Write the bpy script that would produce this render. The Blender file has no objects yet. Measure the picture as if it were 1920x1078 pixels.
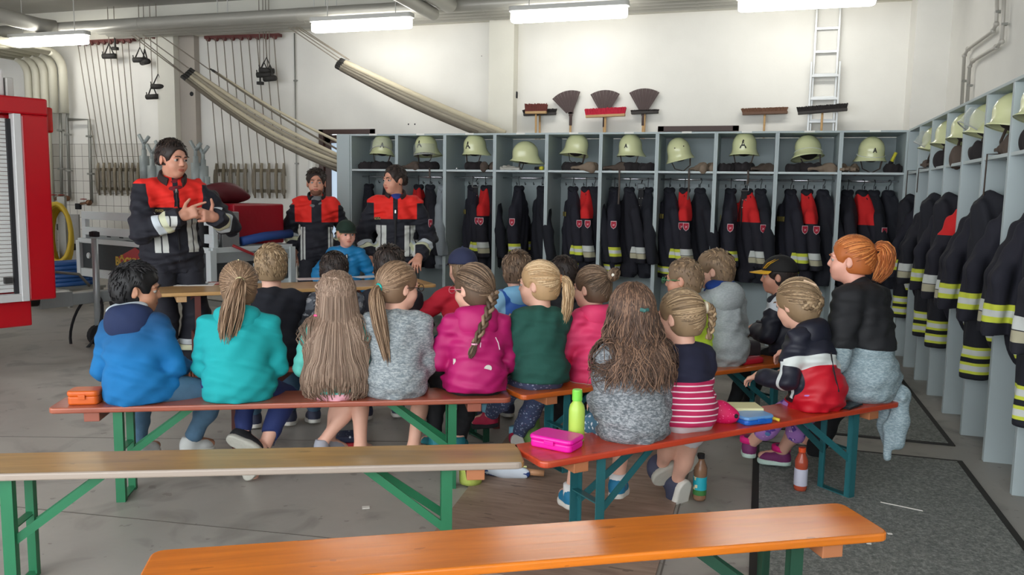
import bpy, math, random
import numpy as np
from mathutils import Vector, Matrix, Euler
random.seed(11)
rng = np.random.default_rng(5)
SC = bpy.context.scene
COL = SC.collection
PI = math.pi
sin, cos, rad = math.sin, math.cos, math.radians

# ---------------------------------------------------------------- camera
F_PX, YAW, PITCH, ROLL, CAM_H = 1509.7, .2983, .1127, -.0166, 1.5
def _axes():
    cy, sy, cp, sp = cos(YAW), sin(YAW), cos(PITCH), sin(PITCH)
    f = Vector((-sy * cp, cy * cp, -sp)); r = Vector((cy, sy, 0)); d = f.cross(r)
    c, s = cos(ROLL), sin(ROLL)
    return c * r + s * d, -s * r + c * d, f
CR, CD, CF = _axes()
CO = Vector((0, 0, CAM_H))
def _ray(px, py): return CR * ((px - 960) / F_PX) + CD * ((py - 539) / F_PX) + CF
def atZ(px, py, z=0.0): r = _ray(px, py); return CO + r * ((z - CAM_H) / r.z)
def atY(px, py, y): r = _ray(px, py); return CO + r * (y / r.y)
def atX(px, py, x): r = _ray(px, py); return CO + r * (x / r.x)
cam = bpy.data.cameras.new('camera'); co = bpy.data.objects.new('camera', cam); COL.objects.link(co)
m = Matrix.Identity(4)
for i in range(3): m[i][0] = CR[i]; m[i][1] = -CD[i]; m[i][2] = -CF[i]; m[i][3] = CO[i]
co.matrix_world = m
cam.sensor_fit = 'HORIZONTAL'; cam.sensor_width = 36; cam.lens = F_PX / 1920 * 36
cam.clip_start = .05; cam.clip_end = 100
SC.camera = co

# ---------------------------------------------------------------- materials
def srgb(c):
    if isinstance(c, str): c = tuple(int(c[i:i + 2], 16) for i in (0, 2, 4))
    o = []
    for v in c[:3]:
        v = v / 255
        o.append(v / 12.92 if v <= .04045 else ((v + .055) / 1.055) ** 2.4)
    return (*o, 1)
class NT:
    def __init__(s, name):
        s.m = bpy.data.materials.new(name); s.m.use_nodes = True
        s.n = s.m.node_tree.nodes; s.l = s.m.node_tree.links
        s.b = s.n['Principled BSDF']; s._tc = None
    def new(s, t, **k):
        n = s.n.new(t)
        for a, v in k.items(): setattr(n, a, v)
        return n
    def tc(s):
        if s._tc is None: s._tc = s.new('ShaderNodeTexCoord').outputs['Object']
        return s._tc
    def put(s, sock, v):
        if isinstance(v, (int, float, tuple, Vector)): sock.default_value = v
        else: s.l.new(v, sock)
    def math(s, op, a, b=0.0, c=None):
        n = s.new('ShaderNodeMath', operation=op); s.put(n.inputs[0], a); s.put(n.inputs[1], b)
        if c is not None: s.put(n.inputs[2], c)
        return n.outputs[0]
    def vec(s, op, a, b=(0, 0, 0)):
        n = s.new('ShaderNodeVectorMath', operation=op); s.put(n.inputs[0], a); s.put(n.inputs[1], b)
        return n.outputs['Value'] if op in ('DOT_PRODUCT', 'LENGTH', 'DISTANCE') else n.outputs[0]
    def mix(s, f, a, b, mode='MIX'):
        n = s.new('ShaderNodeMix', data_type='RGBA', blend_type=mode)
        s.put(n.inputs[0], f); s.put(n.inputs[6], a); s.put(n.inputs[7], b)
        return n.outputs[2]
    def noise(s, scale, detail=3, stretch=None, dist=0.0, rough=.5, out='Fac'):
        n = s.new('ShaderNodeTexNoise'); n.inputs['Scale'].default_value = scale
        n.inputs['Detail'].default_value = detail; n.inputs['Distortion'].default_value = dist
        n.inputs['Roughness'].default_value = rough
        v = s.tc()
        if stretch: v = s.vec('MULTIPLY', v, stretch)
        s.l.new(v, n.inputs['Vector'])
        return n.outputs[out]
    def ramp(s, f, stops):
        n = s.new('ShaderNodeValToRGB'); e = n.color_ramp.elements
        while len(e) < len(stops): e.new(.5)
        for i, (p, c) in enumerate(stops): e[i].position = p; e[i].color = c
        s.put(n.inputs[0], f); return n.outputs[0]
    def bump(s, h, st=.3, dist=.01):
        n = s.new('ShaderNodeBump'); n.inputs['Strength'].default_value = st; n.inputs['Distance'].default_value = dist
        s.l.new(h, n.inputs['Height']); s.l.new(n.outputs[0], s.b.inputs['Normal'])
    def col(s, c): s.put(s.b.inputs['Base Color'], c)
    def test(s, t):
        k = t[0]; tc = s.tc()
        if k == 'box':      # axis ranges in the part's own space, None = open
            out = None; sp = s.new('ShaderNodeSeparateXYZ'); s.l.new(tc, sp.inputs[0])
            for a in range(3):
                lo, hi = t[1 + 2 * a], t[2 + 2 * a]
                for v, op in ((lo, 'GREATER_THAN'), (hi, 'LESS_THAN')):
                    if v is None: continue
                    o = s.math(op, sp.outputs[a], float(v)); out = o if out is None else s.math('MULTIPLY', out, o)
            return out
        if k == 'slab':
            d = s.vec('DOT_PRODUCT', tc, tuple(t[1]))
            return s.math('MULTIPLY', s.math('GREATER_THAN', d, float(t[2])), s.math('LESS_THAN', d, float(t[3])))
        if k == 'sph':
            return s.math('LESS_THAN', s.vec('DISTANCE', tc, tuple(t[1])), float(t[2]))
        if k == 'el':       # centre, 3 axes, 3 radii
            p = s.vec('SUBTRACT', tc, tuple(t[1])); cb = s.new('ShaderNodeCombineXYZ')
            for i in range(3): s.l.new(s.vec('DOT_PRODUCT', p, tuple(Vector(t[2][i]) / t[3][i])), cb.inputs[i])
            return s.math('LESS_THAN', s.vec('LENGTH', cb.outputs[0]), 1.0)
        if k == 'wave':     # stripes: dir, period, duty
            d = s.math('FRACT', s.math('DIVIDE', s.vec('DOT_PRODUCT', tc, tuple(t[1])), float(t[2])))
            return s.math('LESS_THAN', d, float(t[3]))
        if k == 'vor':
            n = s.new('ShaderNodeTexVoronoi'); n.inputs['Scale'].default_value = t[1]; s.l.new(tc, n.inputs['Vector'])
            return s.math('LESS_THAN', n.outputs['Distance'], float(t[2]))
        if k == 'noise':
            return s.math('GREATER_THAN', s.noise(t[1], 4), float(t[2]))
    def tests(s, ts):
        out = None
        for t in ts:
            o = s.test(t); out = o if out is None else s.math('MULTIPLY', out, o)
        return out
MATS = {}
def mat(name, c, rough=.6, metal=0.0, var=0.0, vs=6, bump=None, zones=(), heather=None, grad=None, spec=None,
        sheen=0, coat=0, trans=0, alpha=1, emit=None, stretch=None, ior=None):
    """procedural surface: base colour, optional tone variation, bump and colour zones in object space"""
    if name in MATS: return MATS[name]
    t = NT(name); b = t.b; base = srgb(c)
    b.inputs['Roughness'].default_value = rough; b.inputs['Metallic'].default_value = metal
    if spec is not None: b.inputs['Specular IOR Level'].default_value = spec
    if ior: b.inputs['IOR'].default_value = ior
    col = base
    if grad:                      # (dir, t0, t1, colour1): dip-dyed cloth
        d = t.vec('DOT_PRODUCT', t.tc(), tuple(grad[0]))
        f = t.math('DIVIDE', t.math('SUBTRACT', d, float(grad[1])), float(grad[2] - grad[1])); n = t.new('ShaderNodeClamp'); t.l.new(f, n.inputs[0])
        col = t.mix(n.outputs[0], base, srgb(grad[3]))
    if heather:                   # (colour2, scale, lo, hi)
        f = t.noise(heather[1], 5, stretch=heather[4] if len(heather) > 4 else (1, 1, 2.5), rough=.75)
        col = t.ramp(f, [(heather[2], base), (heather[3], srgb(heather[0]))])
    for z in zones:               # (colour, [tests])
        col = t.mix(t.tests(z[1]), col, srgb(z[0]))
    if var:
        f = t.noise(vs, 4, stretch=stretch); lo = t.math('MULTIPLY_ADD', f, 2 * var, 1 - var)
        cb = t.new('ShaderNodeCombineColor')
        for i in range(3): t.l.new(lo, cb.inputs[i])
        col = t.mix(1.0, col, cb.outputs[0], 'MULTIPLY')
    t.col(col)
    if bump: t.bump(t.noise(bump[0], 4, stretch=stretch), bump[1], bump[2] if len(bump) > 2 else .01)
    if sheen: b.inputs['Sheen Weight'].default_value = sheen
    if coat: b.inputs['Coat Weight'].default_value = coat; b.inputs['Coat Roughness'].default_value = .15
    if trans: b.inputs['Transmission Weight'].default_value = trans
    if alpha < 1: b.inputs['Alpha'].default_value = alpha
    if emit: b.inputs['Emission Color'].default_value = srgb(c); b.inputs['Emission Strength'].default_value = emit
    MATS[name] = t.m
    return t.m

# ---------------------------------------------------------------- mesh building
def frame(d, up=(0, 0, 1)):
    d = Vector(d).normalized(); u = Vector(up)
    if abs(d.dot(u.normalized())) > .98: u = Vector((1, 0, 0)) if abs(d.x) < .9 else Vector((0, 1, 0))
    x = u.cross(d).normalized(); y = d.cross(x)
    return x, y, d
class MB:
    def __init__(s): s.v = []; s.f = []; s.m = []; s.mi = 0; s.T = None
    def add(s, vs, fs):
        o = len(s.v)
        if s.T is not None: vs = [s.T @ Vector(v) for v in vs]
        s.v += [tuple(v) for v in vs]; s.f += [tuple(i + o for i in f) for f in fs]; s.m += [s.mi] * len(fs)
        return s
    def box(s, c, sz, R=None):
        hx, hy, hz = sz[0] / 2, sz[1] / 2, sz[2] / 2
        vs = [Vector((x * hx, y * hy, z * hz)) for x in (-1, 1) for y in (-1, 1) for z in (-1, 1)]
        if R is not None: vs = [R @ v for v in vs]
        c = Vector(c)
        return s.add([v + c for v in vs], [(0, 1, 3, 2), (4, 6, 7, 5), (0, 4, 5, 1), (2, 3, 7, 6), (0, 2, 6, 4), (1, 5, 7, 3)])
    def bar(s, a, b, w, h, up=(0, 0, 1)):
        a, b = Vector(a), Vector(b); x, y, d = frame(b - a, up)
        R = Matrix((x, y, d)).transposed()
        return s.box((a + b) / 2, (w, h, (b - a).length), R)
    def tube(s, P, r, n=8, caps=True, sq=1.0, up=(0, 0, 1)):
        P = [Vector(p) for p in P]; k = len(P)
        rr = r if isinstance(r, (list, tuple, np.ndarray)) else [r] * k
        x, y, d = frame(P[1] - P[0], up); vs = []
        for i in range(k):
            t = (P[min(i + 1, k - 1)] - P[max(i - 1, 0)])
            if t.length < 1e-9: t = d
            t.normalize(); x = (x - t * x.dot(t)); x = x.normalized() if x.length > 1e-6 else frame(t)[0]; y = t.cross(x); d = t
            for j in range(n):
                a = 2 * PI * j / n; vs.append(P[i] + x * (rr[i] * cos(a)) + y * (rr[i] * sq * sin(a)))
        fs = [(i * n + j, i * n + (j + 1) % n, (i + 1) * n + (j + 1) % n, (i + 1) * n + j) for i in range(k - 1) for j in range(n)]
        if caps: fs += [tuple(range(n))[::-1], tuple((k - 1) * n + j for j in range(n))]
        return s.add(vs, fs)
    def lathe(s, prof, n=20, c=(0, 0, 0), sx=1, sy=1):
        c = Vector(c); k = len(prof)
        vs = [c + Vector((r * cos(2 * PI * j / n) * sx, r * sin(2 * PI * j / n) * sy, z)) for r, z in prof for j in range(n)]
        fs = [(i * n + j, i * n + (j + 1) % n, (i + 1) * n + (j + 1) % n, (i + 1) * n + j) for i in range(k - 1) for j in range(n)]
        fs += [tuple(range(n))[::-1], tuple((k - 1) * n + j for j in range(n))]
        return s.add(vs, fs)
    def ball(s, c, r, n=12, R=None):
        r = (r, r, r) if isinstance(r, (int, float)) else r; c = Vector(c); vs = []; fs = []; m_ = n // 2
        for i in range(m_ + 1):
            a = PI * i / m_
            for j in range(n):
                b = 2 * PI * j / n; p = Vector((r[0] * sin(a) * cos(b), r[1] * sin(a) * sin(b), r[2] * cos(a)))
                vs.append(c + (R @ p if R is not None else p))
        fs = [(i * n + j, (i + 1) * n + j, (i + 1) * n + (j + 1) % n, i * n + (j + 1) % n) for i in range(m_) for j in range(n)]
        return s.add(vs, fs)
    def prism(s, poly, z0, z1):
        n = len(poly); vs = [(x, y, z0) for x, y in poly] + [(x, y, z1) for x, y in poly]
        fs = [tuple(range(n))[::-1], tuple(range(n, 2 * n))] + [(i, (i + 1) % n, n + (i + 1) % n, n + i) for i in range(n)]
        return s.add(vs, fs)
    def mesh(s, name, mats, smooth=False):
        me = bpy.data.meshes.new(name); me.from_pydata(s.v, [], s.f)
        for q in (mats if isinstance(mats, (list, tuple)) else [mats]): me.materials.append(q)
        if max(s.m or [0]): me.polygons.foreach_set('material_index', s.m)
        if smooth: me.polygons.foreach_set('use_smooth', [True] * len(s.f))
        me.update()
        return me
    def obj(s, name, mats, parent=None, bevel=0, smooth=False, label=None, seg=2):
        return link(name, s.mesh(name, mats, smooth), parent, bevel, label, seg, smooth)
def link(name, me, parent=None, bevel=0, label=None, seg=2, smooth=False):
    o = bpy.data.objects.new(name, me); COL.objects.link(o)
    if parent is not None: o.parent = parent
    if bevel:
        md = o.modifiers.new('bevel', 'BEVEL'); md.width = bevel; md.segments = seg; md.limit_method = 'ANGLE'; md.angle_limit = rad(40)
        md.harden_normals = False
    if label: o['label'] = label
    return o
def thing(name, label, cat, loc=(0, 0, 0), rz=0.0, group=None):
    o = bpy.data.objects.new(name, None); COL.objects.link(o); o.empty_display_size = .1
    o.location = loc; o.rotation_euler = (0, 0, rz)
    return tag(o, label, cat, group)
def tag(o, label, cat, group=None, kind=None):
    o['label'] = label; o['category'] = cat
    if group: o['group'] = group
    if kind: o['kind'] = kind
    return o
def struct(o): o['kind'] = 'structure'; return o
def dup(root, loc=None, rz=None, label=None, group=None):
    r = root.copy(); COL.objects.link(r)
    if loc is not None: r.location = loc
    if rz is not None: r.rotation_euler = (0, 0, rz)
    if label: r['label'] = label
    if group: r['group'] = group
    for ch in list(root.children):
        c = ch.copy(); COL.objects.link(c); c.parent = r
        for g in list(ch.children):
            d = g.copy(); COL.objects.link(d); d.parent = c
    return r
def rrect(w, d, r, n=4, cx=0, cy=0):
    out = []
    for (sx, sy, a0) in ((1, 1, 0), (-1, 1, 90), (-1, -1, 180), (1, -1, 270)):
        for i in range(n + 1):
            a = rad(a0 + 90 * i / n); out.append((cx + sx * (w / 2 - r) + r * cos(a), cy + sy * (d / 2 - r) + r * sin(a)))
    return out
def text_verts(txt, size, ext=.0015, bold=0.0):
    cu = bpy.data.curves.new('lettering', 'FONT'); cu.body = txt; cu.size = size; cu.extrude = ext; cu.align_x = 'CENTER'; cu.align_y = 'CENTER'
    cu.offset = bold
    o = bpy.data.objects.new('lettering', cu); COL.objects.link(o)
    me = bpy.data.meshes.new_from_object(o.evaluated_get(bpy.context.evaluated_depsgraph_get()))
    vs = [tuple(v.co) for v in me.vertices]; fs = [tuple(p.vertices) for p in me.polygons]
    bpy.data.objects.remove(o); bpy.data.curves.remove(cu); bpy.data.meshes.remove(me)
    return vs, fs
def arc(c, r, a0, a1, n, ax=(1, 0, 0), ay=(0, 0, 1)):
    c, ax, ay = Vector(c), Vector(ax), Vector(ay)
    return [c + ax * (r * cos(rad(a0 + (a1 - a0) * i / n))) + ay * (r * sin(rad(a0 + (a1 - a0) * i / n))) for i in range(n + 1)]
def bez(a, b, c, d, n=12):
    a, b, c, d = map(Vector, (a, b, c, d)); o = []
    for i in range(n + 1):
        t = i / n; o.append(a * (1 - t) ** 3 + b * 3 * t * (1 - t) ** 2 + c * 3 * t * t * (1 - t) + d * t ** 3)
    return o
# ================================================================ room
YW, XR, ZC, XL, YF = 11.0, 1.97, 4.40, -13.0, -2.5
def wall_mat(name, c, tiles=None):
    t = NT(name); t.b.inputs['Roughness'].default_value = .85
    f = t.noise(1.3, 5); g = t.noise(40, 3)
    col = t.ramp(f, [(.3, srgb(c)), (.75, srgb(tuple(int(v * .95) for v in c)))])
    t.col(col); t.bump(g, .08, .01)
    return t.m
M_wall = wall_mat('white painted plaster', (230, 228, 222))
M_beam = wall_mat('grey white concrete', (222, 219, 208))
M_col = wall_mat('grey brown concrete', (176, 168, 158))
M_ceil = wall_mat('grey ceiling', (186, 184, 178))
def floor_mat():
    t = NT('worn grey concrete'); t.b.inputs['Roughness'].default_value = .42
    a = t.noise(.7, 6, rough=.6); b_ = t.noise(7, 5, rough=.65); c = t.noise(2.2, 6, dist=1.2)
    col = t.ramp(a, [(.3, srgb((154, 150, 144))), (.7, srgb((180, 175, 167)))])
    col = t.mix(t.math('MULTIPLY', b_, .35), col, srgb((130, 123, 114)))
    st = t.ramp(c, [(.52, (0, 0, 0, 1)), (.72, (1, 1, 1, 1))])
    n = t.new('ShaderNodeRGBToBW'); t.l.new(st, n.inputs[0])
    col = t.mix(t.math('MULTIPLY', n.outputs[0], .62), col, srgb((92, 87, 82)))
    sp = t.noise(14, 2); st2 = t.math('GREATER_THAN', sp, .70)
    col = t.mix(t.math('MULTIPLY', st2, .35), col, srgb((78, 68, 60)))
    t.col(col); t.b.inputs['Roughness'].default_value = .45
    t.put(t.b.inputs['Roughness'], t.math('MULTIPLY_ADD', a, .35, .28)); t.bump(b_, .05, .01)
    return t.m
fl = MB().box(((XL + XR) / 2, (YF + YW) / 2, -.05), (XR - XL, YW - YF, .1)).obj('floor', floor_mat()); struct(fl)
# back wall with two doorways (openings made from wall pieces)
w = MB()
D1 = (-6.49, -5.55, 2.46); D2 = (-1.38, -.34, 2.46)
xs = [XL, D1[0], D1[1], D2[0], D2[1], XR]
for i in range(0, 6, 2): w.box(((xs[i] + xs[i + 1]) / 2, YW + .12, ZC / 2), (xs[i + 1] - xs[i], .24, ZC))
for d in (D1, D2): w.box(((d[0] + d[1]) / 2, YW + .12, (ZC + d[2]) / 2), (d[1] - d[0], .24, ZC - d[2]))
struct(w.obj('wall_back', M_wall))
struct(MB().box((XR + .12, (YF + YW) / 2, ZC / 2), (.24, YW - YF, ZC)).obj('wall_right', M_wall))
struct(MB().box((XL - .12, (YF + YW) / 2, ZC / 2), (.24, YW - YF, ZC)).obj('wall_left', M_wall))
struct(MB().box(((XL + XR) / 2, (YF + YW) / 2, ZC + .06), (XR - XL, YW - YF, .12)).obj('ceiling', M_ceil))
struct(MB().box(((XL + 1.6) / 2, YW - .06, 4.16), (1.6 - XL, .12, .48)).obj('trim_1', M_beam))
# pilasters
pb = MB().box((-3.53, YW - .10, 1.97), (.36, .20, 3.94)); struct(pb.obj('trim_2', M_beam))
pb = MB(); pb.box((-9.07, YW - .12, 1.97), (.33, .24, 3.94)); pb.mi = 1; pb.box((-8.76, YW - .06, 1.97), (.29, .12, 3.94)); struct(pb.obj('trim_3', [M_beam, M_col]))
pb = MB().box((1.785, YW - .22, 2.2), (.37, .44, 4.4)); struct(pb.obj('trim_4', M_wall))
# tiled wainscot on the far left of the back wall
def tile_mat():
    t = NT('white wall tiles'); t.b.inputs['Roughness'].default_value = .25
    n = t.new('ShaderNodeTexBrick'); n.offset = 0; n.inputs['Scale'].default_value = 1
    n.inputs['Brick Width'].default_value = .155; n.inputs['Row Height'].default_value = .205; n.inputs['Mortar Size'].default_value = .004
    n.inputs['Color1'].default_value = srgb((206, 203, 196)); n.inputs['Color2'].default_value = srgb((214, 211, 204)); n.inputs['Mortar'].default_value = srgb((120, 116, 110))
    mp = t.new('ShaderNodeMapping'); mp.inputs['Rotation'].default_value = (PI / 2, 0, 0); t.l.new(t.tc(), mp.inputs[0])
    t.l.new(mp.outputs[0], n.inputs['Vector']); t.l.new(n.outputs['Color'], t.b.inputs['Base Color'])
    return t.m
struct(MB().box(((XL - 9.24) / 2, YW - .006, 1.13), (-9.24 - XL, .012, 2.255)).obj('trim_5', tile_mat()))
# doors in the back wall
M_brown = mat('dark brown door paint', (62, 40, 34), .45)
M_dglass = mat('pale door glass', (200, 214, 226), .15)
def door(n, d, open_glass):
    x0, x1, h = d; b = MB()
    b.box(((x0 + x1) / 2, YW + .03, h - .035), (x1 - x0, .1, .07)); b.box((x0 + .04, YW + .03, h / 2), (.08, .1, h)); b.box((x1 - .04, YW + .03, h / 2), (.08, .1, h))
    r = struct(b.obj('door_%d' % n, M_brown, bevel=.004))
    lf = MB()
    if open_glass:
        lf.box((x0 + .13, YW + .05, h / 2), (.1, .06, h - .1)); lf.box((x1 - .13, YW + .05, h / 2), (.1, .06, h - .1)); lf.box(((x0 + x1) / 2, YW + .05, h - .14), (x1 - x0 - .16, .06, .12)); lf.box(((x0 + x1) / 2, YW + .05, .2), (x1 - x0 - .16, .06, .3))
        lf.obj('door_leaf', M_brown, r, bevel=.004)
        MB().box(((x0 + x1) / 2, YW + .06, h / 2 + .1), (x1 - x0 - .36, .02, h - .5)).obj('glass_pane', mat('daylit door glass', (186, 205, 226), .1, emit=.55), r)
    else:
        lf.box(((x0 + x1) / 2, YW + .05, h / 2), (x1 - x0 - .16, .05, h - .1)); lf.obj('door_leaf', M_brown, r, bevel=.004)
        hd = MB().tube([(x1 - .2, YW + .02, 1.05), (x1 - .2, YW - .03, 1.05), (x1 - .33, YW - .03, 1.05)], .01).obj('door_handle', mat('brushed steel', (170, 172, 174), .3, .9), r)
door(1, D1, True); door(2, D2, False)
# floor groove lines
M_line = mat('dark floor joint', (108, 102, 96), .8)
M_ply = None
def ply():
    t = NT('worn plywood sheet'); t.b.inputs['Roughness'].default_value = .6
    f = t.noise(3.0, 6, stretch=(1.2, 9, 1), dist=.6, rough=.6); g = t.noise(1.1, 4)
    col = t.ramp(f, [(.3, srgb((124, 100, 86))), (.5, srgb((152, 126, 110))), (.72, srgb((176, 150, 132)))])
    col = t.mix(t.math('MULTIPLY', g, .5), col, srgb((142, 124, 112)))
    sp = t.math('GREATER_THAN', t.noise(10, 2, stretch=(1, 2.5, 1)), .68)
    col = t.mix(t.math('MULTIPLY', sp, .45), col, srgb((66, 50, 42)))
    t.col(col); return t.m
M_ply = ply()
# plywood sheets lying on the floor between the benches
b = MB(); b.prism([(-1.30, 2.9), (-.335, 2.9), (-.335, 4.9), (-1.47, 4.9)], 0, .012)
tag(b.obj('plywood_sheet', M_ply), 'brown worn plywood sheet lying on the floor between the benches, nearer half', 'floor board', 'floor boards under the benches')
b = MB(); b.prism([(-1.475, 4.91), (-.335, 4.91), (-.335, 6.9), (-1.66, 6.9)], 0, .012)
tag(b.obj('plywood_sheet', M_ply), 'brown plywood sheet on the floor reaching back towards the lockers', 'floor board', 'floor boards under the benches')
b = MB()
for (x0, y0, x1, y1) in ((-4.6, 3.55, -1.5, 4.55), (-5.2, 2.6, -1.3, 3.05), (-.318, 2.0, -.318, 7.0)):
    d = Vector((x1 - x0, y1 - y0, 0)); b.bar((x0, y0, .0008), (x1, y1, .0008), .012, .0016) if False else b.box(((x0 + x1) / 2, (y0 + y1) / 2, .0006), (d.length, .008, .0012), Matrix.Rotation(math.atan2(d.y, d.x), 3, 'Z'))
struct(b.obj('trim_6', M_line))
# carpets with dark rubber edges
def carpet_mat():
    t = NT('speckled grey carpet'); t.b.inputs['Roughness'].default_value = .95
    f = t.noise(55, 4, rough=.8); g = t.noise(3, 3)
    col = t.ramp(f, [(.3, srgb((76, 79, 78))), (.5, srgb((124, 127, 123))), (.7, srgb((176, 177, 170)))])
    col = t.mix(t.math('MULTIPLY', g, .4), col, srgb((108, 111, 109))); t.col(col); t.bump(f, .6, .01)
    return t.m
M_carp = carpet_mat(); M_rub = mat('black rubber edge', (34, 32, 30), .7)
def carpet(x0, x1, y0, y1, label):
    r = thing('floor_carpet', label, 'carpet', ((x0 + x1) / 2, (y0 + y1) / 2, 0)); w, d = x1 - x0, y1 - y0
    MB().box((0, 0, .005), (w - .07, d - .07, .010)).obj('pile', M_carp, r)
    e = MB()
    for sx in (-1, 1): e.box((sx * (w / 2 - .02), 0, .0035), (.04, d, .007))
    for sy in (-1, 1): e.box((0, sy * (d / 2 - .02), .0035), (w - .08, .04, .007))
    e.obj('rubber_edge', M_rub, r)
carpet(.02, 1.19, 1.6, 5.15, 'speckled grey black-edged carpet beside the right lockers, the nearer of two')
carpet(.02, 1.22, 5.47, 8.5, 'speckled grey black-edged carpet farther back, by the corner of the lockers')
for (px, py, sx, sy, a) in ((1690, 950, .19, .006, -.3), (1668, 1001, .02, .014, .2), (1629, 1019, .02, .018, 0), (686, 952, .035, .03, .5)):
    p = atZ(px, py, .011 if px > 1000 else .001)
    o = MB().box((0, 0, .002), (sx, sy, .003)).obj('paper_scrap', mat('scrap white', (225, 222, 214), .8)); o.location = p; o.rotation_euler = (0, 0, a)
    tag(o, {1690: 'thin pale straw lying on the carpet behind the orange bench', 1668: 'small white scrap on the carpet, right of the orange bench end', 1629: 'tiny white scrap beside the corner of the orange bench', 686: 'white paper scrap on the concrete beside the wooden bench'}[px], 'litter')
# ================================================================ lamps and pipes under the ceiling
M_tube = mat('fluorescent diffuser', (255, 253, 246), .4, emit=18)
M_lgrey = mat('lamp housing grey', (200, 200, 196), .5)
LZ = atY(1065, 30, 9.9).z + .05
LY_ = 9.9
lampx = [(atY(91, 70, 9.9).x, 'far left lamp above the trailer, partly under the grey pipes'), (atY(677, 45, 9.9).x, 'second lamp from the left, above the hanging hoses'), (atY(1065, 30, 9.9).x, 'lamp above the brooms near the concrete pilaster'), (atY(1510, 10, 9.9).x, 'lamp above the aluminium ladder on the right')]
for x, d in lampx:
    r = thing('ceiling_lamp', 'long glowing fluorescent tube, ' + d, 'lamp', (x, 9.9, LZ), 0, 'fluorescent lamps along the back wall')
    b = MB(); b.prism(rrect(1.50, .16, .05), .03, .09); b.obj('housing', M_lgrey, r, bevel=.008)
    b = MB(); b.prism(rrect(1.46, .145, .06), -.10, .03); b.obj('diffuser', M_tube, r, bevel=.03, smooth=True)
    for sx in (-.5, .5): MB().tube([(sx, 0, .07), (sx, 0, ZC - LZ)], .006).obj('hanger', M_lgrey, r)
M_pipe = mat('grey pipe jacket', (168, 166, 158), .38, .25, var=.06, vs=3)
zp = atY(640, 23, 10.15).z
for i in range(4):
    b = MB(); b.tube([(-9.9 if i else -12.9, 10.15 + .172 * i, zp), (XR - .01, 10.15 + .172 * i, zp)], .088, 24)
    for xx in np.arange(-9, 1.8, 2.7): b.tube([(xx, 10.15 + .172 * i, zp), (xx + .03, 10.15 + .172 * i, zp)], .091, 24)
    o = b.obj('heating_pipe', M_pipe, smooth=True)
    md = o.modifiers.new('edge', 'EDGE_SPLIT'); md.split_angle = rad(50)
    tag(o, 'thick grey insulated pipe under the ceiling, ' + ('front one with the bright upper side' if i == 0 else 'one of those side by side behind the front pipe'), 'pipe', 'grey ceiling pipes')
    if i: o['label'] = ['', 'second grey pipe of the ceiling row, just behind the bright front one', 'third grey pipe of the ceiling row, counting from the bright front one', 'last grey pipe of the ceiling row, nearest to the back wall'][i]
for i, xx in enumerate((-7.62, -7.45, -6.05, -5.87, -5.7)):
    o = MB().tube([(xx, 10.15, zp + .08), (xx, 10.15, ZC)], .007).obj('hanger_rod', mat('bright zinc rod', (214, 214, 210), .3, .6))
    tag(o, 'thin bright rod from the ceiling to the front pipe, %s from the left' % ('first', 'second', 'third', 'fourth', 'fifth')[i], 'rod', 'rods holding the ceiling pipes')
p1 = atY(812, 26, 9.85); p2 = atY(842, 8, 9.95)
for p, l, r in ((p1, 'grey pipe with a closed end coming forward under the ceiling, lower of two', .085), (p2, 'grey pipe coming forward under the ceiling, upper one behind the closed end', .11)):
    o = MB().tube([(p.x, 1.0, p.z), (p.x, p.y, p.z)], r, 20).obj('ceiling_pipe', M_pipe, smooth=True)
    o.modifiers.new('edge', 'EDGE_SPLIT').split_angle = rad(50); tag(o, l, 'pipe')
# big pipe that meets the row from the left
pa = atY(100, 52, 9.2)
o = MB().tube([(pa.x - 1.0, 4.0, zp), (pa.x - 1.0, 9.9, zp), (pa.x - .9, 10.1, zp)], .11, 20).obj('ceiling_pipe', M_pipe, smooth=True); tag(o, 'thick grey pipe running from the upper left corner into the ceiling row', 'pipe')
# cream pipes that bend down on the left of the back wall
M_cream = mat('cream pipe jacket', (206, 202, 184), .45)
M_zinc = mat('galvanised grey', (140, 140, 134), .45, .4, var=.08, vs=20)
M_zincl = mat('light galvanised', (176, 182, 184), .42, .45, var=.08, vs=12)
pz = atY(115, 100, 10.75)
for i, px in enumerate((119, 100, 84, 69, 54)):
    x = atY(px, 160, 10.78).x; z = pz.z - i * .015; zb = atY(px, 212, 10.78).z if i < 2 else .0
    P = [(x, 5.0, z), (x, 10.5, z)] + [tuple(v) for v in arc((x, 10.5, z - .28), .28, 90, 0, 6, (0, 1, 0))] + [(x, 10.78, zb)]
    o = MB().tube(P, .066, 16).obj('heating_pipe', M_cream, smooth=True)
    tag(o, 'cream insulated pipe bending down the back wall, %s from the right' % ('first', 'second', 'third', 'fourth', 'fifth')[i], 'pipe', 'cream pipes bending down')
def wallpipe(pts, y, r, label, red=False, cat='pipe'):
    t = thing('water_pipe', label, cat); P = [atY(a, b_, y) for a, b_ in pts]
    MB().tube(P, r, 10).obj('pipe', M_zinc, t, smooth=True)
    return t, P
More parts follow.
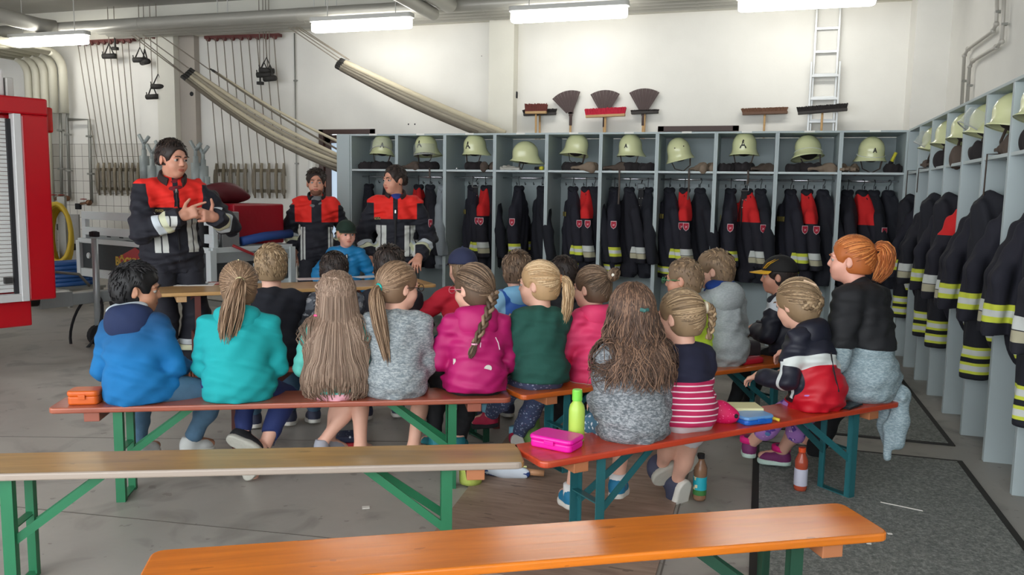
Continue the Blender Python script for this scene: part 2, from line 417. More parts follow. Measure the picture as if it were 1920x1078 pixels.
for (pts, lab, vx) in (([(113, 212), (116, 372)], 'thin grey pipe down the tiled wall, left one with a red tap', 116), ([(127, 212), (126, 222), (131, 372)], 'thin grey pipe down the tiled wall, middle one with a red tap', 131), ([(128, 224), (167, 224), (172, 380)], 'thin grey pipe bridging right and down the tiles with a red tap', 172)):
    t, P = wallpipe(pts, 10.9, .026, lab)
    q = P[-1]
    b = MB(); b.ball(q + Vector((0, -.06, 0)), (.05, .06, .05)); b.tube([q + Vector((0, -.05, 0)), q + Vector((-.14, -.1, -.02))], .022)
    b.obj('tap', mat('brass fitting', (122, 88, 66), .4, .6), t, smooth=True)
    b = MB(); b.lathe([(.0, 0), (.05, 0), (.055, .012), (.0, .02)], 12, q + Vector((-.05, -.12, .05))); b.obj('hand_wheel', mat('red tap wheel', (140, 40, 34), .5), t)
    for zz in (.35, .8):
        c = P[-2] * zz + P[-1] * (1 - zz); MB().box(c, (.11, .06, .03)).obj('pipe_clamp', M_zinc, t, bevel=.004)
# pipes on the right wall
for pts, lab in (([(1870, -30), (1868, 45), (1862, 58), (1815, 92), (1808, 104), (1803, 200)], 'thin steel pipe stepping down the right wall, upper left of the pair'), ([(1884, -30), (1878, 78), (1868, 88), (1824, 114), (1818, 124), (1813, 197)], 'thin steel pipe stepping down the right wall, lower right of the pair')):
    t = thing('water_pipe', lab, 'pipe', group='steel pipes on the right wall'); P = [atX(a, b_, XR - .05) for a, b_ in pts]
    MB().tube(P, .017, 10).obj('pipe', mat('dull steel', (186, 182, 174), .45, .2), t, smooth=True)
    for q in P[1:-1]: MB().ball(q, .026, 10).obj('pipe_elbow', mat('dull steel', (1, 1, 1)), t, smooth=True)
    for k in (1, 4):
        c = (P[k] + P[min(k + 1, 5)]) / 2 if k == 4 else P[0] * .3 + P[1] * .7
        MB().box(c + Vector((.012, 0, 0)), (.05, .05, .02)).obj('pipe_clamp', M_zinc, t)

# ================================================================ lockers
LW, LD, LH, SHZ, LY = .603, .64, 2.2, 1.794, 8.683
M_lock = mat('pale blue grey melamine', (176, 188, 190), .5, var=.03, vs=3)
M_lockin = mat('pale grey locker back', (170, 182, 184), .55)
M_rod = mat('chrome rail', (210, 212, 214), .18, .9)
M_hook = mat('dark hook', (60, 64, 68), .4, .6)
M_label = mat('white name strip', (236, 236, 230), .6)
M_ink = mat('dark print', (40, 40, 44), .7)
def make_locker(w, nm):
    t = thing('locker', '', 'locker')
    pt = .0195
    for s in (-1, 1): MB().box((s * (w / 2 - pt / 2), LD / 2, LH / 2 - .01), (pt, LD, LH - .02)).obj('side_panel', M_lock, t, bevel=.002)
    MB().box((0, LD / 2, LH - .01), (w, LD, .02)).obj('top_panel', M_lock, t, bevel=.002)
    MB().box((0, LD / 2, SHZ - .012), (w - 2 * pt, LD - .012, .022)).obj('shelf', mat('shelf white edge', (196, 206, 208), .5), t, bevel=.002)
    MB().box((0, LD - .005, LH / 2), (w - 2 * pt, .009, LH - .05)).obj('back_panel', M_lockin, t)
    MB().tube([(-w / 2 + pt, .27, 1.712), (w / 2 - pt, .27, 1.712)], .011, 12).obj('clothes_rail', M_rod, t, smooth=True)
    hr = MB().box((0, LD - .02, 1.645), (w - 2 * pt, .018, .05)).obj('hook_rail', M_lock, t, bevel=.002)
    for k in range(5):
        x = (k - 2) * .105
        MB().tube([(x, LD - .03, 1.65), (x, LD - .06, 1.64), (x, LD - .075, 1.655), (x, LD - .075, 1.67)], .005, 6).obj('hook', M_hook, hr)
    if nm:
        b = MB(); b.box((0, -.001, LH + .002 - .008), (.10, .003, .018)); b.obj('name_strip', M_label, t)
    return t
ordn = ['first', 'second', 'third', 'fourth', 'fifth', 'sixth', 'seventh', 'eighth', 'ninth', 'tenth']
lk0 = make_locker(LW, True)
BX = [-4.107 + LW * (i - .5) for i in range(10)]
for i in range(10):
    o = lk0 if i == 0 else dup(lk0)
    o.location = (BX[i], LY, 0); o['group'] = 'open lockers along the back'
    o['label'] = 'open pale blue locker in the back row, %s compartment from its left end' % ordn[i]
RP = .567
RY = [8.617 - RP * (k + .5) for k in range(10)]
lk1 = make_locker(RP, False)
for k in range(10):
    o = lk1 if k == 0 else dup(lk1)
    o.location = (1.31, RY[k], 0); o.rotation_euler = (0, 0, -PI / 2); o['group'] = 'open lockers along the right wall'
    o['label'] = 'open pale blue locker along the right wall, %s from the back corner' % ordn[k]
# filler cabinet at the left end of the back row
t = thing('end_cabinet', 'narrow closed pale blue panel cabinet at the left end of the back lockers', 'cabinet', (-4.80, LY, 0))
MB().box((0, LD / 2, LH / 2), (.176, LD, LH)).obj('body', M_lock, t, bevel=.002)
MB().box((0, -.0035, LH / 2), (.17, .007, LH - .01)).obj('front_panel', M_lock, t, bevel=.002)

# ================================================================ benches and table
def wood_paint(name, c, worn=None, wornamt=.5, rough=.3, edge=None):
    t = NT(name); t.b.inputs['Roughness'].default_value = rough; b = t.b
    f = t.noise(2.0, 6, stretch=(1.2, 14, 14), dist=.5, rough=.62); g = t.noise(1.6, 4); kn = t.noise(7, 2, stretch=(1, 3, 3))
    c0 = srgb(c); col = t.ramp(f, [(.3, tuple(v * .80 for v in c0[:3]) + (1,)), (.7, tuple(min(1, v * 1.12) for v in c0[:3]) + (1,))])
    if worn:
        h = t.noise(1.3, 5, stretch=(1, 4, 4), dist=.3); n = t.new('ShaderNodeMapRange'); n.inputs[1].default_value = .62 - wornamt * .25; n.inputs[2].default_value = .72; t.l.new(h, n.inputs[0])
        col = t.mix(n.outputs[0], col, srgb(worn)); q = t.noise(3.1, 5, stretch=(1, 2, 2)); col = t.mix(t.math('MULTIPLY', q, .30 if wornamt < .6 else .62), col, tuple(v * .55 for v in srgb(worn)[:3]) + (1,))
    col = t.mix(t.math('MULTIPLY', t.math('GREATER_THAN', kn, .71), .5), col, tuple(v * .35 for v in c0[:3]) + (1,))
    if edge:            # bare long edge of the plank
        col = t.mix(t.tests([('box', None, None, None, -.1165, None, None)]), col, srgb(edge))
    t.col(col); t.bump(f, .12, .004)
    b.inputs['Coat Weight'].default_value = .25; b.inputs['Coat Roughness'].default_value = .2
    return t.m
M_leg = {'green': mat('green leg paint', (32, 112, 74), .42, var=.1, vs=9), 'teal': mat('teal leg paint', (36, 98, 104), .42, var=.1, vs=9), 'dgreen': mat('dark green leg paint', (28, 70, 52), .45, var=.1, vs=9), 'brown': mat('red brown leg paint', (92, 44, 38), .45, var=.1, vs=9)}
def bench(a, b_, label, m, legc, cleat, w=.26, L=2.2, zt=.48, name='beer_bench', cat='bench', group='folding beer benches', brace=True, th=.028, inset=.3):
    """a, b_: world ends of the near long edge (left, right as the sitter sees it)"""
    a, b_ = Vector(a), Vector(b_); d = (b_ - a); d.z = 0; d.normalize(); n = Vector((-d.y, d.x, 0))
    c = (a + b_) / 2 + n * (w / 2); ang = math.atan2(d.y, d.x)
    t = thing(name, label, cat, (c.x, c.y, 0), ang, group)
    b = MB(); b.prism(rrect(L, w, .035, 5), zt - th, zt); b.obj('plank' if cat == 'bench' else 'table_top', m, t, bevel=.007, seg=3)
    ml = M_leg[legc]; hw = w / 2 - .035
    for s in (-1, 1):
        MB().box((s * (L / 2 - inset + .11), 0, zt - th - .022), (.07, w - .03, .044)).obj('cleat', cleat, t, bevel=.003)
        x = s * (L / 2 - inset); zz = zt - th
        for q in (-1, 1):
            u = MB(); u.box((x, q * hw, zz / 2), (.042, .006, zz)); u.box((x - s * .018, q * (hw - .014), zz / 2), (.006, .028, zz)); u.obj('leg', ml, t)
        MB().box((x, 0, .012), (.04, 2 * hw, .006)).obj('foot_rail', ml, t)
        MB().box((x, 0, zz * .56), (.034, 2 * hw - .01, .005)).obj('cross_rail', ml, t)
        u = MB()
        for q in (-1, 1): u.bar((x - s * .012, q * (hw - .018), zz * .46), (x - s * .33, q * (hw - .06), zz - .004), .006, .032)
        u.box((x - s * .33, 0, zz - .006), (.03, 2 * hw - .08, .006)); u.obj('brace', ml, t)
    return t
cl_r = mat('red brown cleat', (150, 84, 66), .5); cl_o = mat('raw cleat', (176, 112, 74), .5)
A0, A1 = atZ(93, 766, .48), atZ(955, 746, .48)
dA = Vector((.8939, .4482, 0)); nA = Vector((-.4482, .8939, 0))
bench(A0, A1, 'red brown beer bench with green legs, carrying five children and an orange lunch box', wood_paint('red brown bench paint', (158, 82, 62), (184, 104, 76), .35), 'green', cl_r)
W1 = atZ(985, 867, .48); dW = W1 - atZ(0, 889, .48); dW.z = 0; dW.normalize(); W0 = W1 - dW * 2.2
bench(W0, W1, 'empty worn bare wood beer bench with green legs, in front of the five children', wood_paint('worn yellow wood', (184, 142, 82), (140, 114, 80), .55, .40, edge=(164, 150, 138)), 'green', cl_o, w=.25)
O1 = atZ(1550, 943, .48); dO = O1 - atZ(284, 1031, .48); dO.z = 0; dO.normalize(); nO = Vector((-dO.y, dO.x, 0)); O1 = O1 - nO * .26; O0 = O1 - dO * 2.09
bench(O0, O1, 'empty bright orange beer bench nearest to the viewer', wood_paint('bright orange bench paint', (222, 122, 26), (206, 108, 40), .25, .22), 'dgreen', cl_o)
D0 = atZ(1018, 868, .48); dD = Vector((cos(rad(46.2)), sin(rad(46.2)), 0)); D1_ = D0 + dD * 2.16
bench(D0, D1_, 'red beer bench with teal legs, carrying three girls and a woman', wood_paint('red bench paint', (196, 62, 34), (204, 92, 60), .2), 'teal', cl_o, L=2.16)
C0 = atZ(980, 742, .48); dC = Vector((cos(rad(47.0)), sin(rad(47.0)), 0)); C1 = C0 + dC * 2.2
bench(C0, C1, 'orange beer bench in the second row, under the girls in green and pink', wood_paint('dark orange bench paint', (208, 104, 36), (196, 88, 44), .25), 'teal', cl_o)
T0 = atZ(285, 551, .76); T1 = atZ(815, 533, .76); dT = (T1 - T0); dT.z = 0; dT.normalize(); nT = Vector((-dT.y, dT.x, 0))
bench(T0, T1, 'natural wood folding table with red brown legs, papers lying on it', wood_paint('varnished pine', (196, 152, 96), (204, 166, 112), .3, .35), 'brown', mat('pine cleat', (186, 148, 104), .5), w=.5, zt=.76, name='beer_table', cat='table', group=None, inset=.33)
def _ats(px, s, py=700):
    r = _ray(px, py); return Vector((r.x * s, r.y * s, 0))
b0, b1 = _ats(514, 4.82), _ats(862, 5.2); dB = (b1 - b0).normalized(); nB = Vector((-dB.y, dB.x, 0))
BB0 = (b0 + b1) / 2 - nB * .13 - dB * 1.1; BB1 = BB0 + dB * 2.2
bench(BB0, BB1, 'red brown beer bench beside the table, mostly hidden by the children sitting on it', wood_paint('brown red bench paint', (170, 84, 60), (184, 104, 76), .3), 'brown', cl_r)
# ================================================================ soft body modelling: blended volumes turned into meshes
def _len(a): return np.sqrt((a * a).sum(-1))
class Vol:
    """a volume made of blended tapered limbs and ellipsoids; mesh() gives one continuous surface"""
    def __init__(s): s.p = []; s.cuts = []
    def copy(s): v = Vol(); v.p = list(s.p); v.cuts = list(s.cuts); return v
    def cap(s, a, b, ra, rb=None, k=.02, sub=False):
        a, b = np.array(a, float), np.array(b, float); rb = ra if rb is None else rb
        ba = b - a; L = float(ba @ ba) + 1e-12
        def f(P):
            q = P - a; h = np.clip((q @ ba) / L, 0, 1)
            return _len(q - h[..., None] * ba) - (ra + (rb - ra) * h)
        r = max(ra, rb); s.p.append((f, np.minimum(a, b) - r, np.maximum(a, b) + r, k, sub)); return s
    def ell(s, c, r, R=None, k=.02, sub=False):
        c = np.array(c, float); r = np.array([r] * 3 if isinstance(r, (int, float)) else r, float)
        A = np.eye(3) if R is None else np.array(R, float)      # columns = axes
        def f(P):
            q = (P - c) @ A; a = _len(q / r); b = _len(q / (r * r)) + 1e-9
            return a * (a - 1) / b
        e = np.sqrt(((A * r) ** 2).sum(1)); s.p.append((f, c - e, c + e, k, sub)); return s
    def box(s, c, h, rd, R=None, k=.01, sub=False):
        c = np.array(c, float); h = np.array(h, float) - rd; A = np.eye(3) if R is None else np.array(R, float)
        def f(P):
            q = np.abs((P - c) @ A) - h
            return _len(np.maximum(q, 0)) + np.minimum(q.max(-1), 0) - rd
        e = np.abs(A * (h + rd)).sum(1); s.p.append((f, c - e, c + e, k, sub)); return s
    def path(s, P, r, k=.015):
        rr = r if isinstance(r, (list, tuple)) else [r] * len(P)
        for i in range(len(P) - 1): s.cap(P[i], P[i + 1], rr[i], rr[i + 1], k)
        return s
    def cut(s, n, c, ctr=None, r=None):
        """remove everything beyond the plane through c with normal n (only inside the ball ctr, r if given)"""
        n = np.array(Vector(n).normalized(), float); c = np.array(c, float)
        def f(P):
            d = (P - c) @ n
            return d if ctr is None else -np.maximum(-d, _len(P - np.array(ctr, float)) - r)
        s.cuts.append(f); return s
    def eval(s, P, infl=0.0):
        D = np.full(P.shape[:-1], 1.0)
        for f, lo, hi, k, sub in s.p: D = s._op(D, f(P), k, sub)
        D = D - infl
        for f in s.cuts: D = np.maximum(D, f(P))
        return D
    @staticmethod
    def _op(D, d, k, sub):
        if sub:
            d = -d; h = np.maximum(k - np.abs(D - d), 0) / k; return np.maximum(D, d) + h * h * k * .25
        h = np.maximum(k - np.abs(D - d), 0) / k; return np.minimum(D, d) - h * h * k * .25
    def push(s, P, margin=.006, it=3, infl=0.0):
        P = np.array(P, float)
        for _ in range(it):
            d = s.eval(P, infl); m_ = d < margin
            if not m_.any(): break
            Q = P[m_]; e = 1e-3
            g = np.stack([s.eval(Q + np.eye(3)[i] * e, infl) - s.eval(Q - np.eye(3)[i] * e, infl) for i in range(3)], -1)
            g /= (_len(g)[:, None] + 1e-9); P[m_] = Q + g * (margin - d[m_])[:, None]
        return P
    def mesh(s, h=.008, infl=0.0, folds=None):
        add = [q for q in s.p if not q[4]]
        lo = np.min([q[1] for q in add], 0) - infl - 3 * h - .012; hi = np.max([q[2] for q in add], 0) + infl + 3 * h + .012
        n = np.ceil((hi - lo) / h).astype(int) + 1
        ax = [lo[i] + h * np.arange(n[i]) for i in range(3)]
        D = np.full(n, .2)
        for f, l, u, k, sub in s.p:
            mg = k + infl + 2.5 * h + .01
            i0 = np.clip(np.floor((l - mg - lo) / h).astype(int), 0, n); i1 = np.clip(np.ceil((u + mg - lo) / h).astype(int) + 1, 0, n)
            if (i1 <= i0).any(): continue
            sl = tuple(slice(a, b) for a, b in zip(i0, i1))
            P = np.stack(np.meshgrid(*[ax[i][sl[i]] for i in range(3)], indexing='ij'), -1)
            D[sl] = s._op(D[sl], f(P), k, sub)
        D -= infl
        if s.cuts or folds:
            mk = np.abs(D) < .08 + infl; P = np.stack(np.meshgrid(*ax, indexing='ij'), -1)[mk]; d = D[mk]
            if folds:
                for (amp, fx, fy, fz, ph) in folds:
                    w = 1.6 * np.sin(P[:, 2] * fz * .37 + P[:, 0] * 9 + ph); d = d + amp * np.sin(P[:, 0] * fx + P[:, 1] * fy + P[:, 2] * fz + w + ph)
            for f in s.cuts: d = np.maximum(d, f(P))
            D[mk] = d
            if s.cuts:
                inn = (D < 0) & ~mk
                if inn.any():
                    P = np.stack(np.meshgrid(*ax, indexing='ij'), -1)[inn]; d = D[inn]
                    for f in s.cuts: d = np.maximum(d, f(P))
                    D[inn] = d
        return nets(D, lo, h)
def nets(D, lo, h):
    S = D < 0
    c = np.zeros(tuple(np.array(D.shape) - 1), np.int8)
    for i in (0, 1):
        for j in (0, 1):
            for k in (0, 1): c += S[i:D.shape[0] - 1 + i, j:D.shape[1] - 1 + j, k:D.shape[2] - 1 + k]
    I = np.argwhere((c > 0) & (c < 8)); idx = np.full(c.shape, -1, np.int64); idx[tuple(I.T)] = np.arange(len(I))
    off = np.array([(i, j, k) for i in (0, 1) for j in (0, 1) for k in (0, 1)])
    V = np.stack([D[tuple((I + o).T)] for o in off], 1)
    acc = np.zeros((len(I), 3)); cnt = np.zeros(len(I))
    for a in range(8):
        for b in range(a + 1, 8):
            if np.abs(off[a] - off[b]).sum() != 1: continue
            m_ = (V[:, a] < 0) != (V[:, b] < 0); t = V[m_, a] / (V[m_, a] - V[m_, b])
            acc[m_] += off[a] + t[:, None] * (off[b] - off[a]); cnt[m_] += 1
    P = lo + h * (I + acc / np.maximum(cnt, 1)[:, None]); F = []
    for ax in range(3):
        u, v = [(1, 2), (2, 0), (0, 1)][ax]
        s0 = [slice(None)] * 3; s1 = [slice(None)] * 3; s0[ax] = slice(0, -1); s1[ax] = slice(1, None)
        X = S[tuple(s0)] != S[tuple(s1)]; E = np.argwhere(X)
        E = E[(E[:, u] > 0) & (E[:, v] > 0) & (E[:, u] < D.shape[u] - 1) & (E[:, v] < D.shape[v] - 1)]
        if not len(E): continue
        du = np.eye(3, dtype=int)[u]; dv = np.eye(3, dtype=int)[v]
        q = np.stack([idx[tuple((E - du - dv).T)], idx[tuple((E - dv).T)], idx[tuple(E.T)], idx[tuple((E - du).T)]], 1)
        fl_ = ~S[tuple(E.T)]; q[fl_] = q[fl_][:, ::-1]; F.append(q)
    F = np.concatenate(F) if F else np.zeros((0, 4), int)
    F = F[(F >= 0).all(1)]
    return P, F
def relax(P, F, it=1, w=.5):
    for _ in range(it):
        a = np.zeros_like(P); c = np.zeros(len(P))
        for i in range(4):
            for j in ((i + 1) % 4, (i + 3) % 4):
                np.add.at(a, F[:, i], P[F[:, j]]); np.add.at(c, F[:, i], 1)
        P = P * (1 - w) + w * a / np.maximum(c, 1)[:, None]
    return P
def vol_obj(name, V, m_, parent, h=.008, infl=0.0, folds=None, it=1, label=None):
    P, F = V.mesh(h, infl, folds)
    if it: P = relax(P, F, it)
    return np_obj(name, P, F, m_, parent, label)
def np_mesh(name, P, F, m_):
    me = bpy.data.meshes.new(name); n = len(F)
    me.vertices.add(len(P)); me.vertices.foreach_set('co', P.astype(np.float32).ravel())
    me.loops.add(n * 4); me.loops.foreach_set('vertex_index', F.astype(np.int32).ravel())
    me.polygons.add(n); me.polygons.foreach_set('loop_start', np.arange(0, n * 4, 4, dtype=np.int32))
    me.update(calc_edges=True)
    me.polygons.foreach_set('use_smooth', np.ones(n, bool))
    for q in (m_ if isinstance(m_, (list, tuple)) else [m_]): me.materials.append(q)
    me.update(); return me
def np_obj(name, P, F, m_, parent=None, label=None): return link(name, np_mesh(name, P, F, m_), parent, label=label)
# ================================================================ people
def V3(*a): return Vector(a)
def rotx(a): return Matrix.Rotation(a, 3, 'X')
def rotz(a): return Matrix.Rotation(a, 3, 'Z')
def roty(a): return Matrix.Rotation(a, 3, 'Y')
def ik(a, t, l1, l2, pole):
    a, t = Vector(a), Vector(t); d = t - a; L = min(d.length, (l1 + l2) * .995); d = d.normalized(); t = a + d * L
    x = (l1 * l1 - l2 * l2 + L * L) / (2 * L); h = math.sqrt(max(l1 * l1 - x * x, 0)); p = Vector(pole); p = (p - d * p.dot(d)).normalized()
    return a + d * x + p * h, t
SKIN = {'fair': (222, 172, 150), 'pink': (226, 166, 146), 'tan': (176, 124, 96), 'ruddy': (206, 148, 124)}
class Fig: pass
FIGS = []
def person(key, label, xy, head, seat=.48, b=1.0, hs=1.06, g=1.0, lean=(4, 12, 20), side=0, twist=0, look=0, nod=0, tilt=0,
           arms=None, legs=None, skin='fair', body_h=.0065, th=None, fingers=None, shift=(0, 0), lips=True, z0=0.0, stand=False):
    """build the skeleton and the bare body. xy world spot of the pelvis, head = compass of the body (0 = away along +Y, + = turned left)"""
    F = Fig(); F.key = key; F.b = b; th = th or b; F.th = th; F.hs = hs; F.seat = seat
    F.root = thing('person', label, 'person', (xy[0], xy[1], z0), rad(head))
    F.ang = rad(head); F.xy = Vector((xy[0], xy[1], z0))
    def loc(p): return rotz(-F.ang) @ (Vector(p) - F.xy)
    F.loc = loc
    hz = seat + .085 * b if not stand else seat
    pel = V3(0, 0, hz)
    T = rotz(rad(twist)); sd = rad(side)
    def up(a): return (rotz(rad(twist) * .5) @ rotx(-rad(a)) @ roty(sd)) @ V3(0, 0, 1)
    u1, u2, u3 = up(lean[0]), up(lean[1]), up(lean[2])
    wa = pel + u1 * .13 * b; ch = wa + u2 * .12 * b; nk = ch + u3 * .115 * b
    X = T @ V3(1, 0, 0)
    def fr(u): y = u.cross(X).normalized(); x = y.cross(u).normalized(); return Matrix((x, y, u)).transposed()
    R1, R2, R3 = fr(u1), fr(u2), fr(u3); F.R1, F.R2, F.R3 = R1, R2, R3
    F.pel, F.wa, F.ch, F.nk = pel, wa, ch, nk; Xs = R3.col[0]
    # head
    RH = rotz(rad(look)) @ rotx(-rad(nod)) @ roty(rad(tilt)); F.RH = RH
    nd = (u3 + V3(0, 0, .8)).normalized()
    Hc = nk + nd * .125 * hs * (1 if b < 1.2 else .97) + RH @ V3(0, .012 * hs, 0); F.Hc = Hc
    F.hp = lambda x, y, z: Hc + RH @ V3(x * hs, y * hs, z * hs)
    hp = F.hp
    torso = Vol(); gg = g * th
    torso.ell(pel, (.130 * gg, .104 * gg, .105 * b), R1, k=.05).ell((pel + wa * 1.2) / 2.2, (.112 * gg, .088 * gg, .12 * b), R1, k=.05)
    torso.ell(wa * .35 + ch * .65, (.126 * gg, .088 * gg, .140 * b), R2, k=.05)
    F.sh = {}; F.el = {}; F.wr = {}
    for q, s in (('L', -1), ('R', 1)): F.sh[q] = nk - u3 * .060 * b + Xs * (s * .128 * (gg * .6 + b * .4))
    torso.cap(F.sh['L'] * .82 + F.sh['R'] * .18, F.sh['R'] * .82 + F.sh['L'] * .18, .052 * th, .052 * th, k=.045)
    F.torso = torso
    armv = Vol(); l1, l2 = .235 * b, .205 * b
    arms = arms or {}; F.hd = {}
    for q, s in (('L', -1), ('R', 1)):
        a = arms.get(q, (s * .07, .25, .15)); pole = (s * .5, -.6, -.7)
        if len(a) > 3: pole = a[3:6]
        t = V3(*a[:3]) * 1.0
        if not isinstance(arms.get('abs'), bool): t = V3(a[0] * b, a[1] * b, hz - .085 * b + a[2] * b)
        e, w = ik(F.sh[q], t, l1, l2, pole); F.el[q], F.wr[q] = e, w
        armv.cap(F.sh[q], e, .047 * th * (.6 + .4 * g), .037 * th, k=.02).cap(e, w, .037 * th, .027 * th, k=.012)
    F.armv = armv
    legv = Vol(); F.hip = {}; F.kn = {}; F.an = {}; F.toe = {}; ls, lt = .345 * b, .35 * b
    legs = legs or {}
    for q, s in (('L', -1), ('R', 1)):
        F.hip[q] = pel + R1 @ V3(s * .070 * gg, 0, -.025 * b)
        a = legs.get(q, (s * .11, .36, .075) if not stand else (s * .1, 0, .075)); pole = (s * .25, 1, .9) if not stand else (s * .1, 1, 0)
        if len(a) > 3 and a[3] is not None: pole = a[3:6]
        t = V3(*a[:3])
        e, w = ik(F.hip[q], t, lt if not stand else (hz - .08) * .52, ls if not stand else (hz - .08) * .52, pole); F.kn[q], F.an[q] = e, w
        F.toe[q] = V3(*a[6:9]).normalized() if len(a) > 6 else V3(s * .15, 1, -.12).normalized()
        legv.cap(F.hip[q], e, .069 * th * (.5 + .5 * g), .054 * th, k=.03).cap(e, w, .052 * th, .034 * th, k=.015)
        mid = e * .68 + w * .32; back = (w - e).cross(V3(1, 0, 0)); back.normalize()
        legv.ell(mid - back * .012 * th * (1 if back.y > 0 else -1), (.045 * th, .048 * th, .09 * b), Matrix(frame(w - e)).transposed(), k=.03)
    F.legv = legv
    # ---- the bare body: one continuous surface
    B = Vol(); B.p = torso.p + armv.p + legv.p
    for q in 'LR': B.cap(F.an[q], F.an[q] + F.toe[q] * .12 * b - V3(0, 0, .03 * b), .034 * b, .026 * b, k=.02)
    B.cap(nk - u3 * .03 * b, hp(0, -.018, -.06), .054 * (th * .4 + hs * .6), .048 * hs, k=.03)
    B.ell(hp(0, -.012, .03), (.073 * hs, .092 * hs, .084 * hs), RH, k=.02).ell(hp(0, .028, -.043), (.055 * hs, .058 * hs, .060 * hs), RH, k=.04)
    B.ell(hp(0, .055, -.082), (.026 * hs, .020 * hs, .018 * hs), RH, k=.03)
    for s in (-1, 1):
        B.ell(hp(s * .034, .052, -.032), .026 * hs, k=.03)
        B.ell(hp(s * .031, .097, .005), (.017 * hs, .013 * hs, .011 * hs), RH, k=.016, sub=True)
        B.cap(hp(s * .014, .083, .024), hp(s * .042, .074, .022), .010 * hs, .008 * hs, k=.014)
        B.ell(hp(s * .076, -.006, -.004), (.0085 * hs, .019 * hs, .030 * hs), RH @ rotz(s * -.35), k=.010)
        B.ell(hp(s * .086, .000, -.001), (.006 * hs, .009 * hs, .015 * hs), RH, k=.006, sub=True)
    B.cap(hp(0, .083, .008), hp(0, .096, -.024), .0075 * hs, .0105 * hs, k=.014)
    for s in (-1, 1): B.ell(hp(s * .010, .089, -.026), .0075 * hs, k=.008)
    B.ell(hp(0, .082, -.051), (.021 * hs, .009 * hs, .006 * hs), RH, k=.006).ell(hp(0, .080, -.061), (.018 * hs, .009 * hs, .0065 * hs), RH, k=.006)
    # ---- hands with five fingers
    fingers = fingers or {}
    for q, s in (('L', -1), ('R', 1)):
        e, w = F.el[q], F.wr[q]; fd = fingers.get(q, {})
        d = fd['dir'].normalized() if 'dir' in fd else ((w - e).normalized() + V3(0, .3, -.5)).normalized()
        pn = fd.get('palm', V3(0, 0, -1)); pn = (pn - d * pn.dot(d)).normalized(); sdv = d.cross(pn).normalized() * (s if 'flip' not in fd else -s)   # towards the thumb
        z = fd.get('size', 1.0) * (.155 if b < 1.2 else .182) * (b if b < 1.2 else b / 1.29); F.hd[q] = (d, pn, sdv, z)
        A = Matrix((sdv, pn, d)).transposed(); kk = z * .03
        B.cap(w, w + d * z * .12, .026 * th, z * .15, k=.012)
        B.box(w + d * z * .27, (z * .20, z * .085, z * .25), z * .07, A, k=.012)
        curl = fd.get('curl', (35, 35, 38, 42)); tips = []
        for i in range(4):
            o = (1.5 - i) * .115; L = (.40, .44, .41, .33)[i] * z; c = rad(curl[i]); p = w + d * z * (.49 - .02 * abs(i - 1)) + sdv * z * o
            d1 = d * cos(c * .6) + pn * sin(c * .6) + sdv * o * .25; d2 = d * cos(c * 1.7) + pn * sin(c * 1.7) + sdv * o * .1
            m1 = p + d1.normalized() * L * .52; B.cap(p - d * z * .06, m1, z * .052, z * .047, k=kk * .5).cap(m1, m1 + d2.normalized() * L * .5, z * .047, z * .038, k=.002); tips.append(m1 + d2.normalized() * L * .5)
        tdir = fd.get('thumb', (d * .55 + sdv * .75 + pn * .3)).normalized(); p = w + d * z * .14 + sdv * z * .15
        m1 = p + tdir * z * .26; B.cap(p, m1, z * .07, z * .055, k=.008).cap(m1, m1 + (tdir * .8 + d * .5).normalized() * z * .2, z * .055, z * .042, k=.003)
    sk = SKIN[skin] if isinstance(skin, str) else skin
    zones = []
    ax = [RH.col[0], RH.col[1], RH.col[2]]
    if lips: zones.append((tuple(int(v * f) for v, f in zip(sk, (.86, .68, .68))), [('el', hp(0, .09, -.056), ax, (.021 * hs, .03 * hs, .0095 * hs))]))
    F.skin = mat('skin ' + key, sk, .5, zones=zones, var=.05, vs=30)
    F.bare = B
    F.body = vol_obj('body', B, F.skin, F.root, body_h)
    F.X = Xs; FIGS.append(F)
    return F
M_eyew = mat('eye white', (176, 166, 158), .35)
def face(F, brow=(90, 66, 48), iris=(70, 84, 92), beard=None):
    hs = F.hs; hp = F.hp; RH = F.RH
    mi = mat('iris %d' % iris[0], iris, .2); mp = mat('pupil', (12, 12, 12), .15); mb = mat('brow %d %d' % (brow[0], brow[2]), brow, .8)
    for s in (-1, 1):
        r = .0125 * hs; c = hp(s * .031, .0735, .0045); fw = (RH @ V3(s * .05, 1, -.06)).normalized(); x, y, d = frame(fw)
        b = MB(); b.ball(c, r, 14)
        b.mi = 1; b.lathe([(0.0001, 0), (.0072 * hs, 0)], 12); b.f.pop(); b.f.pop()
        R = Matrix((x, y, d)).transposed(); n = len(b.v)
        for i in range(n - 24, n): b.v[i] = tuple(R @ Vector(b.v[i]) + c + d * (r * .965))
        b.mi = 2; k = len(b.v); b.lathe([(0.0001, 0), (.0025 * hs, 0)], 10); b.f.pop(); b.f.pop()
        for i in range(k, len(b.v)): b.v[i] = tuple(R @ Vector(b.v[i]) + c + d * (r * .985))
        b.obj('eye', [M_eyew, mi, mp], F.root, smooth=True)
        P = [hp(s * t, .0955 - (t - .03) ** 2 * 8 - .002 * abs(t - .02) / .02, .0215 + .004 * (1 - ((t - .032) / .018) ** 2)) for t in (.012, .02, .028, .036, .044, .05)]
        P = [Vector(p) for p in F.bare.push(np.array([tuple(p) for p in P]), .001)]
        MB().tube(P, [.0025 * hs, .0036 * hs, .0036 * hs, .0034 * hs, .0028 * hs, .0014 * hs], 6).obj('eyebrow', mb, F.root, smooth=True)
        lid = Vol().ell(c, r * 1.16).cut(-F.RH.col[2] + F.RH.col[1] * .35, c + F.RH.col[2] * r * .02)
        vol_obj('eyelid', lid, F.skin, F.root, .002 * hs, it=0)
